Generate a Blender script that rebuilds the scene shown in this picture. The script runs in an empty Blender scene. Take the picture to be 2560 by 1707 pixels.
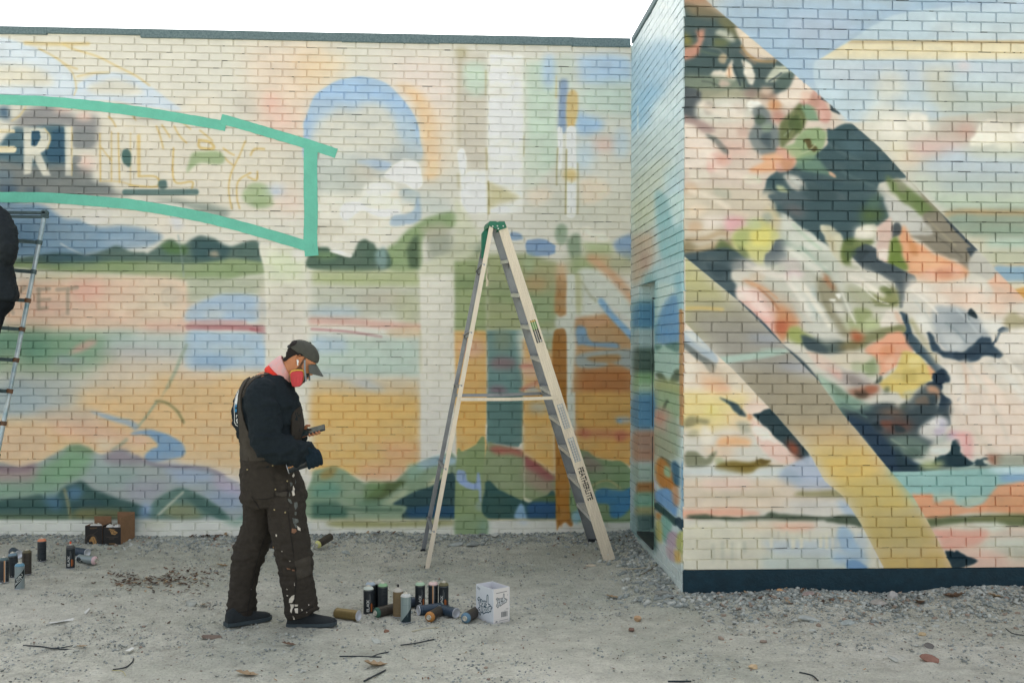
import bpy, bmesh, math, random
import numpy as np
from mathutils import Vector, Matrix, geometry
from mathutils.bvhtree import BVHTree

S = bpy.context.scene
COL = S.collection
random.seed(11)

# ---------------------------------------------------------------- camera, sky, sun, exposure
F_PX, W_PX, H_PX = 2560.0, 2560.0, 1707.0
EYE = Vector((0.0, 0.0, 1.74))
R_CAM = (Matrix.Rotation(math.radians(-2.97), 3, 'Z') @ Matrix.Rotation(math.radians(90.145), 3, 'X')
         @ Matrix.Rotation(math.radians(0.19), 3, 'Z'))
cd = bpy.data.cameras.new('camera'); cam = bpy.data.objects.new('camera', cd); COL.objects.link(cam)
cd.sensor_width = 36.0; cd.lens = 36.0*F_PX/W_PX; cd.clip_end = 2000.0; cd.clip_start = 0.05
cam.matrix_world = Matrix.Translation(EYE) @ R_CAM.to_4x4()
S.camera = cam

SUN_EL, SUN_AZ = 45.0, 1.5          # the sun stands behind the building; the lot is in its shade
w = bpy.data.worlds.new('World'); S.world = w; w.use_nodes = True
nt = w.node_tree; nt.nodes.clear()
sky = nt.nodes.new('ShaderNodeTexSky'); sky.sky_type = 'NISHITA'; sky.sun_disc = False
sky.sun_elevation = math.radians(SUN_EL); sky.sun_rotation = math.radians(SUN_AZ)
sky.air_density = 1.0; sky.dust_density = 4.0; sky.ozone_density = 1.0
hs = nt.nodes.new('ShaderNodeHueSaturation'); hs.inputs['Saturation'].default_value = 0.24
bg = nt.nodes.new('ShaderNodeBackground'); bg.inputs['Strength'].default_value = 0.15
out = nt.nodes.new('ShaderNodeOutputWorld')
nt.links.new(sky.outputs[0], hs.inputs['Color']); nt.links.new(hs.outputs[0], bg.inputs['Color']); nt.links.new(bg.outputs[0], out.inputs['Surface'])
sd = bpy.data.lights.new('sun', 'SUN'); sd.energy = 5.0; sd.angle = math.radians(0.6); sd.color = (1.0, 0.95, 0.87)
sun = bpy.data.objects.new('sun', sd); COL.objects.link(sun)
_d = Vector((math.sin(math.radians(SUN_AZ))*math.cos(math.radians(SUN_EL)), math.cos(math.radians(SUN_AZ))*math.cos(math.radians(SUN_EL)), math.sin(math.radians(SUN_EL))))
sun.rotation_euler = _d.to_track_quat('Z', 'Y').to_euler(); sun.location = _d*30
S.view_settings.view_transform = 'Standard'; S.view_settings.look = 'None'
S.view_settings.exposure = 1.10; S.view_settings.gamma = 1.0; S.view_settings.use_curve_mapping = False

# ---------------------------------------------------------------- surveying: where the photo's points stand
def ray(px, py): return (R_CAM @ Vector(((px-W_PX/2)/F_PX, -(py-H_PX/2)/F_PX, -1.0)))
def on_ground(px, py, z=0.0):
    d = ray(px, py); return EYE+d*((z-EYE.z)/d.z)
def on_y(px, py, y):
    d = ray(px, py); return EYE+d*(y/d.y)
def on_x(px, py, x):
    d = ray(px, py); return EYE+d*(x/d.x)
def at_depth(px, py, dep): return EYE+ray(px, py)*dep

# ---------------------------------------------------------------- tagging and mesh helpers
def tag(o, label=None, cat=None, group=None, kind=None):
    if label: o['label'] = label
    if cat: o['category'] = cat
    if group: o['group'] = group
    if kind: o['kind'] = kind
    return o
def empty(name, loc, rz=0.0):
    o = bpy.data.objects.new(name, None); COL.objects.link(o); o.location = loc; o.rotation_euler = (0, 0, rz); o.empty_display_size = .05
    return o
def link(name, me, parent=None):
    o = bpy.data.objects.new(name, me); COL.objects.link(o)
    if parent is not None: o.parent = parent
    return o
def smooth(me, ang=None):
    me.polygons.foreach_set('use_smooth', np.ones(len(me.polygons), bool))
    if ang is not None:
        try: me.set_sharp_from_angle(angle=math.radians(ang))
        except Exception: pass

class MB:
    """gathers faces of one mesh; slots carry materials"""
    def __init__(s): s.v = []; s.f = []; s.m = []; s.uv = {}
    def add(s, vs, fs, mi=0, uvs=None):
        b = len(s.v); s.v += [tuple(q) for q in vs]
        for k, f in enumerate(fs):
            s.f.append(tuple(b+i for i in f)); s.m.append(mi)
            if uvs is not None: s.uv[len(s.f)-1] = [uvs[i] for i in f]
    def box(s, c, size, rot=None, mi=0, taper=1.0):
        hx, hy, hz = size[0]/2, size[1]/2, size[2]/2; c = Vector(c); R = rot or Matrix.Identity(3)
        vs = []
        for z in (-1, 1):
            t = taper if z > 0 else 1.0
            for x, y in ((-1, -1), (1, -1), (1, 1), (-1, 1)): vs.append(c+R @ Vector((x*hx*t, y*hy*t, z*hz)))
        s.add(vs, [(3, 2, 1, 0), (4, 5, 6, 7), (0, 1, 5, 4), (1, 2, 6, 5), (2, 3, 7, 6), (3, 0, 4, 7)], mi)
    def cbox(s, c, size, ch, rot=None, mi=0):
        """box with chamfered edges (an octagonal-section look on all sides)"""
        c = Vector(c); R = rot or Matrix.Identity(3); h = Vector(size)/2; vs = []; ix = {}
        for sx in (-1, 1):
            for sy in (-1, 1):
                for sz in (-1, 1):
                    for ax in range(3):
                        p = Vector((sx*h.x, sy*h.y, sz*h.z))
                        for a in range(3):
                            if a != ax: p[a] -= ch*(sx, sy, sz)[a]
                        ix[(sx, sy, sz, ax)] = len(vs); vs.append(c+R @ p)
        fs = []
        for ax in range(3):
            for sg in (-1, 1):
                o1, o2 = [a for a in range(3) if a != ax]; q = []
                for a, b in ((-1, -1), (1, -1), (1, 1), (-1, 1)):
                    k = [0, 0, 0]; k[ax] = sg; k[o1] = a; k[o2] = b; q.append(ix[(*k, ax)])
                fs.append(tuple(q))
        for a1 in range(3):
            for a2 in range(a1+1, 3):
                o = 3-a1-a2
                for s1 in (-1, 1):
                    for s2 in (-1, 1):
                        q = []
                        for so, ax in ((-1, a1), (-1, a2), (1, a2), (1, a1)):
                            k = [0, 0, 0]; k[a1] = s1; k[a2] = s2; k[o] = so; q.append(ix[(*k, ax)])
                        fs.append(tuple(q))
        for sx in (-1, 1):
            for sy in (-1, 1):
                for sz in (-1, 1): fs.append(tuple(ix[(sx, sy, sz, ax)] for ax in range(3)))
        s.add(vs, fs, mi)
    def tube(s, pts, r, n=8, mi=0, cap=True):
        pts = [Vector(p) for p in pts]; rs = r if isinstance(r, (list, tuple)) else [r]*len(pts); vs = []; fs = []
        up = None
        for i, p in enumerate(pts):
            d = (pts[min(i+1, len(pts)-1)]-pts[max(i-1, 0)]).normalized()
            if up is None:
                up = d.orthogonal().normalized()
            up = (up-d*up.dot(d)).normalized(); sd_ = d.cross(up)
            for k in range(n):
                a = 2*math.pi*k/n; vs.append(p+up*math.cos(a)*rs[i]+sd_*math.sin(a)*rs[i])
        for i in range(len(pts)-1):
            for k in range(n): fs.append((i*n+k, i*n+(k+1) % n, (i+1)*n+(k+1) % n, (i+1)*n+k))
        if cap:
            fs.append(tuple(range(n-1, -1, -1))); fs.append(tuple((len(pts)-1)*n+k for k in range(n)))
        s.add(vs, fs, mi)
    def lathe(s, prof, n=20, mat=None, mi=0, uv=False, capb=True, capt=True):
        """prof: (r, z) from bottom to top, mapped through a 4x4 matrix"""
        M = mat or Matrix.Identity(4); vs = []; fs = []; uvs = []
        z0, z1 = prof[0][1], prof[-1][1]
        for r, z in prof:
            for k in range(n+1):
                a = 2*math.pi*k/n; vs.append(M @ Vector((r*math.cos(a), r*math.sin(a), z))); uvs.append((k/n, (z-z0)/max(z1-z0, 1e-6)))
        m = n+1
        for i in range(len(prof)-1):
            for k in range(n): fs.append((i*m+k, i*m+k+1, (i+1)*m+k+1, (i+1)*m+k))
        if capb and prof[0][0] > 1e-5: fs.append(tuple(range(n-1, -1, -1)))
        if capt and prof[-1][0] > 1e-5: fs.append(tuple((len(prof)-1)*m+k for k in range(n)))
        s.add(vs, fs, mi, uvs if uv else None)
    def loft(s, rings, mi=0, cap=True):
        n = len(rings[0]); vs = [Vector(p) for r in rings for p in r]; fs = []
        for i in range(len(rings)-1):
            for k in range(n): fs.append((i*n+k, i*n+(k+1) % n, (i+1)*n+(k+1) % n, (i+1)*n+k))
        if cap: fs.append(tuple(range(n-1, -1, -1))); fs.append(tuple((len(rings)-1)*n+k for k in range(n)))
        s.add(vs, fs, mi)
    def prism(s, poly, a, b, mi=0):
        """extrude the outline (list of points) from offset a to offset b (vectors)"""
        n = len(poly); vs = [Vector(p)+Vector(a) for p in poly]+[Vector(p)+Vector(b) for p in poly]
        fs = [tuple(range(n-1, -1, -1)), tuple(range(n, 2*n))]+[(k, (k+1) % n, n+(k+1) % n, n+k) for k in range(n)]
        s.add(vs, fs, mi)
    def build(s, name, mats, parent=None, sm=None):
        me = s.mesh(name, mats, sm); return link(name, me, parent)
    def mesh(s, name, mats, sm=None):
        me = bpy.data.meshes.new(name); me.from_pydata(s.v, [], s.f); me.update()
        for m in (mats if isinstance(mats, (list, tuple)) else [mats]): me.materials.append(m)
        me.polygons.foreach_set('material_index', np.array(s.m, np.int32))
        if s.uv:
            ul = me.uv_layers.new(name='UVMap')
            for p in me.polygons:
                u = s.uv.get(p.index)
                if u:
                    for li, q in zip(p.loop_indices, u): ul.data[li].uv = q
        bm = bmesh.new(); bm.from_mesh(me); bmesh.ops.recalc_face_normals(bm, faces=bm.faces); bm.to_mesh(me); bm.free()
        if sm is not None: smooth(me, sm)
        return me

# ---------------------------------------------------------------- materials
MATS = {}
def lin(h):
    h = h.lstrip('#'); c = [int(h[i:i+2], 16)/255 for i in (0, 2, 4)]
    return tuple((x/12.92 if x <= .04045 else ((x+.055)/1.055)**2.4) for x in c)
def mat(name, hexc, rough=.6, metal=0.0, var=.0, vscale=20.0, bump=0.0, bscale=80.0, hex2=None, spec=.4, thresh=None, detail=6.0, stretch=None):
    """base colour, optional second colour mixed by noise, optional fine relief"""
    if name in MATS: return MATS[name]
    m = bpy.data.materials.new(name); m.use_nodes = True; n = m.node_tree; b = n.nodes['Principled BSDF']
    b.inputs['Roughness'].default_value = rough; b.inputs['Metallic'].default_value = metal; b.inputs['Specular IOR Level'].default_value = spec
    c = lin(hexc); b.inputs['Base Color'].default_value = (*c, 1)
    tc = n.nodes.new('ShaderNodeTexCoord'); vec = tc.outputs['Object']
    if stretch:
        mp = n.nodes.new('ShaderNodeMapping'); mp.inputs['Scale'].default_value = stretch; n.links.new(vec, mp.inputs[0]); vec = mp.outputs[0]
    if var or hex2:
        no = n.nodes.new('ShaderNodeTexNoise'); no.inputs['Scale'].default_value = vscale; no.inputs['Detail'].default_value = detail; no.inputs['Roughness'].default_value = .65
        n.links.new(vec, no.inputs['Vector'])
        rp = n.nodes.new('ShaderNodeValToRGB'); t = thresh or (.3, .7)
        rp.color_ramp.elements[0].position = t[0]; rp.color_ramp.elements[1].position = t[1]
        c2 = lin(hex2) if hex2 else tuple(min(1, x*(1+var)) for x in c); c1 = c if hex2 else tuple(x*(1-var) for x in c)
        rp.color_ramp.elements[0].color = (*c1, 1); rp.color_ramp.elements[1].color = (*c2, 1)
        n.links.new(no.outputs[0], rp.inputs[0]); n.links.new(rp.outputs[0], b.inputs['Base Color'])
    if bump:
        nb = n.nodes.new('ShaderNodeTexNoise'); nb.inputs['Scale'].default_value = bscale; nb.inputs['Detail'].default_value = 4
        n.links.new(vec, nb.inputs['Vector']); bp = n.nodes.new('ShaderNodeBump'); bp.inputs['Strength'].default_value = bump; bp.inputs['Distance'].default_value = .01
        n.links.new(nb.outputs[0], bp.inputs['Height']); n.links.new(bp.outputs[0], b.inputs['Normal'])
    MATS[name] = m; return m

def new_image(name, A):
    """A: rows from top to bottom, sRGB 0..1"""
    h, w_ = A.shape[:2]; im = bpy.data.images.new(name, w_, h, alpha=False)
    px = np.ones((h, w_, 4), np.float32); px[..., :3] = np.clip(A[::-1], 0, 1)
    im.pixels.foreach_set(px.ravel()); im.update(); im.pack(); return im
def print_mat(name, A, rough=.5, metal=0.0, spec=.4):
    """flat print wrapped by UV"""
    m = bpy.data.materials.new(name); m.use_nodes = True; n = m.node_tree; b = n.nodes['Principled BSDF']
    b.inputs['Roughness'].default_value = rough; b.inputs['Metallic'].default_value = metal; b.inputs['Specular IOR Level'].default_value = spec
    t = n.nodes.new('ShaderNodeTexImage'); t.image = new_image(name, A); t.extension = 'EXTEND'
    n.links.new(t.outputs[0], b.inputs['Base Color']); return m

def vn3(P, seed):
    """smooth value noise at points (N,3), range about 0..1"""
    P = np.asarray(P, float); I = np.floor(P).astype(np.int64); Fr = P-I; Fr = Fr*Fr*(3-2*Fr); o = np.zeros(len(P))
    def hsh(i):
        x = (i[:, 0]*374761393+i[:, 1]*668265263+i[:, 2]*2147483647+seed*144269504) & 0xffffffff
        x = ((x ^ (x >> 13))*1274126177) & 0xffffffff; x = ((x ^ (x >> 16))*2246822519) & 0xffffffff
        return ((x ^ (x >> 15)) & 0xffffff)/float(0xffffff)
    for dx in (0, 1):
        for dy in (0, 1):
            for dz in (0, 1):
                wt = (Fr[:, 0] if dx else 1-Fr[:, 0])*(Fr[:, 1] if dy else 1-Fr[:, 1])*(Fr[:, 2] if dz else 1-Fr[:, 2])
                o += wt*hsh(I+np.array([dx, dy, dz]))
    return o
def fbm(P, seed, oc=4):
    P = np.asarray(P, float); a, t, s_ = .5, 0.0, 0.0
    for k in range(oc): t = t+a*vn3(P*2**k, seed+k*17); s_ += a; a *= .5
    return t/s_
# ---------------------------------------------------------------- paint: the mural as flat colour

RNG = np.random.default_rng(7)

def srgb_hex(h):
    h = h.lstrip('#')
    return np.array([int(h[i:i+2], 16) for i in (0, 2, 4)], float) / 255.0

def catmull(pts, closed, n=8):
    P = np.asarray(pts, float); out = []; m = len(P)
    if m < 3: return P
    rng = range(m) if closed else range(m-1)
    for i in rng:
        if closed: p0, p1, p2, p3 = P[i-1], P[i], P[(i+1) % m], P[(i+2) % m]
        else: p0, p1, p2, p3 = P[max(i-1, 0)], P[i], P[i+1], P[min(i+2, m-1)]
        for t in np.arange(n)/n:
            out.append(.5*((2*p1)+(-p0+p2)*t+(2*p0-5*p1+4*p2-p3)*t*t+(-p0+3*p1-3*p2+p3)*t**3))
    if not closed: out.append(P[-1])
    return np.array(out)

def gblur1(a, s, ax):
    r = max(1, int(s*2.6)); k = np.exp(-.5*(np.arange(-r, r+1)/s)**2); k /= k.sum()
    pad = [(0, 0), (0, 0)]; pad[ax] = (r, r); b = np.pad(a, pad, mode='edge')
    n = a.shape[ax]
    c = np.zeros_like(a)
    for i, w in enumerate(k):
        c += w*(b[i:i+n] if ax == 0 else b[:, i:i+n])
    return c

def gblur(a, s):
    if s < .35: return a
    if s > 6 and min(a.shape) > 24:                     # wide blur at half size
        f = 3 if s > 14 else 2
        h, w = a.shape; hh, ww = -(-h//f)*f, -(-w//f)*f
        b = np.pad(a, ((0, hh-h), (0, ww-w)), mode='edge').reshape(hh//f, f, ww//f, f).mean((1, 3))
        b = gblur1(gblur1(b, s/f, 0), s/f, 1)
        yi = np.clip((np.arange(h)+.5)/f-.5, 0, b.shape[0]-1.001); xi = np.clip((np.arange(w)+.5)/f-.5, 0, b.shape[1]-1.001)
        y0 = yi.astype(int); x0 = xi.astype(int); fy = (yi-y0)[:, None]; fx = (xi-x0)[None]
        y1 = np.minimum(y0+1, b.shape[0]-1); x1 = np.minimum(x0+1, b.shape[1]-1)
        return (b[y0][:, x0]*(1-fy)*(1-fx)+b[y1][:, x0]*fy*(1-fx)+b[y0][:, x1]*(1-fy)*fx+b[y1][:, x1]*fy*fx)
    return gblur1(gblur1(a, s, 0), s, 1)

def poly_mask(P, x0, y0, w, h, sub=3):
    """even-odd scanline fill with analytic horizontal coverage"""
    M = np.zeros((h, w)); X = P[:, 0]-x0; Y = P[:, 1]-y0
    X2 = np.roll(X, -1); Y2 = np.roll(Y, -1); xs = np.arange(w)
    for r in range(h*sub):
        y = (r+.5)/sub
        c = (Y <= y) != (Y2 <= y)
        if not c.any(): continue
        xc = np.sort(X[c]+(y-Y[c])*(X2[c]-X[c])/(Y2[c]-Y[c]))
        row = M[r//sub]
        for a, b in zip(xc[::2], xc[1::2]):
            row += np.clip(np.minimum(xs+1, b)-np.maximum(xs, a), 0, 1)/sub
    return M

def line_mask(P, wd, x0, y0, w, h):
    yy, xx = np.mgrid[0:h, 0:w]+.5
    xx = xx+x0; yy = yy+y0; D = np.full((h, w), 1e9)
    for (ax, ay), (bx, by) in zip(P[:-1], P[1:]):
        dx, dy = bx-ax, by-ay; L = dx*dx+dy*dy+1e-9
        t = np.clip(((xx-ax)*dx+(yy-ay)*dy)/L, 0, 1)
        D = np.minimum(D, (xx-ax-t*dx)**2+(yy-ay-t*dy)**2)
    return np.clip(wd/2-np.sqrt(D)+.5, 0, 1)

def vnoise(h, w, sy, sx, seed):
    r = np.random.default_rng(seed); gy, gx = int(h/sy)+3, int(w/sx)+3
    g = r.random((gy, gx)); y = np.arange(h)/sy; x = np.arange(w)/sx
    yi, xi = y.astype(int), x.astype(int); fy = (y-yi)[:, None]; fx = (x-xi)[None]
    fy = fy*fy*(3-2*fy); fx = fx*fx*(3-2*fx)
    return (g[yi][:, xi]*(1-fy)*(1-fx)+g[yi+1][:, xi]*fy*(1-fx)+g[yi][:, xi+1]*(1-fy)*fx+g[yi+1][:, xi+1]*fy*fx)

class Canvas:
    def __init__(s, W, H, col, ox=0, oy=0, sc=1.0, wob=1.0, seed=3, panels=False):
        s.panels = panels; s.soft = 1.0
        s.W, s.H, s.ox, s.oy, s.sc, s.wob = W, H, ox, oy, sc, wob
        s.clip = None
        s.a = np.tile(srgb_hex(col), (H, W, 1)); s.r = np.random.default_rng(seed)
        s.n = .5*vnoise(H, W, 9, 26, seed)+.3*vnoise(H, W, 30, 60, seed+1)+.2*vnoise(H, W, 3, 5, seed+2)
    def put(s, M, x0, y0, col, al):
        h, w = M.shape
        X0, Y0, X1, Y1 = max(x0, 0), max(y0, 0), min(x0+w, s.W), min(y0+h, s.H)
        if X1 <= X0 or Y1 <= Y0: return
        m = M[Y0-y0:Y1-y0, X0-x0:X1-x0]*al
        if s.clip is not None: m = m*s.clip[Y0:Y1, X0:X1]
        n = s.n[Y0:Y1, X0:X1]-.5
        m = np.clip(m*(1+.35*n*(s.wob > 0)), 0, 1)[..., None]
        c = srgb_hex(col)*(1+.10*n[..., None]*(s.wob > 0))
        d = s.a[Y0:Y1, X0:X1]; d += (c-d)*m
    def area(s, P, pad):
        x0, y0 = np.floor(P.min(0)-pad).astype(int); x1, y1 = np.ceil(P.max(0)+pad).astype(int)
        x0, y0 = max(x0, -60), max(y0, -60); x1, y1 = min(x1, s.W+60), min(y1, s.H+60)
        return x0, y0, max(x1-x0, 1), max(y1-y0, 1)
    def grade(s, sat, con, piv=.62):
        L_ = s.a @ np.array([.25, .62, .13]); b = L_[..., None]+(s.a-L_[..., None])*sat; s.a = np.clip(piv+(b-piv)*con, .02, .95)
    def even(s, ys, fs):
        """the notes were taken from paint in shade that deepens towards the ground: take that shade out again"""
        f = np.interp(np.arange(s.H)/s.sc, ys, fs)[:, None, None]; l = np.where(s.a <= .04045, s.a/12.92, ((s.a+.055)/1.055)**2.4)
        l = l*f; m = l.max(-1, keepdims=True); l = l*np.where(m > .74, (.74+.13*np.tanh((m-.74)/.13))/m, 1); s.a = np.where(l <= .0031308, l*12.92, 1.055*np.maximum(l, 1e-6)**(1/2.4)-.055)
    def tr(s, pts, org, k): return (np.asarray(pts, float)/k+org-np.array([s.ox, s.oy]))*s.sc
    def run(s, text, orgs, k=2.936):
        org = np.zeros(2)
        for ln in text.strip().splitlines():
            t = ln.split('#!')[0].split()
            if not t: continue
            if t[0] == 'C': org = np.array(orgs[t[1]], float); continue
            if t[0] == 'K':                               # stencil: later strokes stay inside this outline
                s.clip = None
                if len(t) > 1:
                    P = s.tr([tuple(map(float, q.split(','))) for q in t[1:]], np.zeros(2), 1.0)
                    s.clip = poly_mask(P, 0, 0, s.W, s.H)
                continue
            op, col = t[0], t[1]; f = s.sc/k
            pt = lambda i: [tuple(map(float, q.split(','))) for q in t[i:]]
            if op in 'pq':
                bl, al = float(t[2])*f*s.soft, float(t[3]); P = s.tr(pt(4), org, k)
                if op == 'p':
                    e = np.ptp(P, 0)/f
                    if len(P) <= 6 and e.min() >= 90 and e.max() >= 220 and (s.panels or float(t[2]) >= 16):
                        P = np.concatenate([a+(b-a)*np.linspace(0, 1, 10, endpoint=False)[:, None] for a, b in zip(P, np.roll(P, -1, 0))])
                    else: P = catmull(P, True)
                    P = P+gsm(s.r.normal(0, 1, P.shape))*min(s.wob*1.3, .06*np.ptp(P, 0).max())
                a = s.area(P, bl*3+2); s.put(gblur(poly_mask(P, *a), bl), a[0], a[1], col, al)
            elif op == 'l':
                wd, bl, al = float(t[2])*f, float(t[3])*f, float(t[4]); P = catmull(s.tr(pt(5), org, k), False, 5)
                a = s.area(P, wd+bl*3+2); s.put(gblur(line_mask(P, max(wd, .7), *a), bl), a[0], a[1], col, al)
            elif op == 'e':
                bl, al = float(t[2])*f, float(t[3]); (cx, cy), (rx, ry) = pt(4)
                an = np.linspace(0, 2*np.pi, 33)[:-1]
                P = s.tr(np.c_[cx+rx*np.cos(an), cy+ry*np.sin(an)], org, k)
                P = P+gsm(s.r.normal(0, 1, P.shape))*min(s.wob*1.6, .05*np.ptp(P, 0).max())
                a = s.area(P, bl*3+2); s.put(gblur(poly_mask(P, *a), bl), a[0], a[1], col, al)
def gsm(v):
    return (v+np.roll(v, 1, 0)+np.roll(v, -1, 0)+.6*np.roll(v, 2, 0)+.6*np.roll(v, -2, 0))/2.0

ORG = {'1': (0, 0), '2': (800, 0), '3': (1560, 0), '4': (1960, 0), '5': (0, 500), '6': (800, 500), '7': (1560, 500),
       '8': (1960, 500), '9': (0, 1000), '10': (800, 1000), '11': (1560, 1000), '12': (1960, 1000)}
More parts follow.
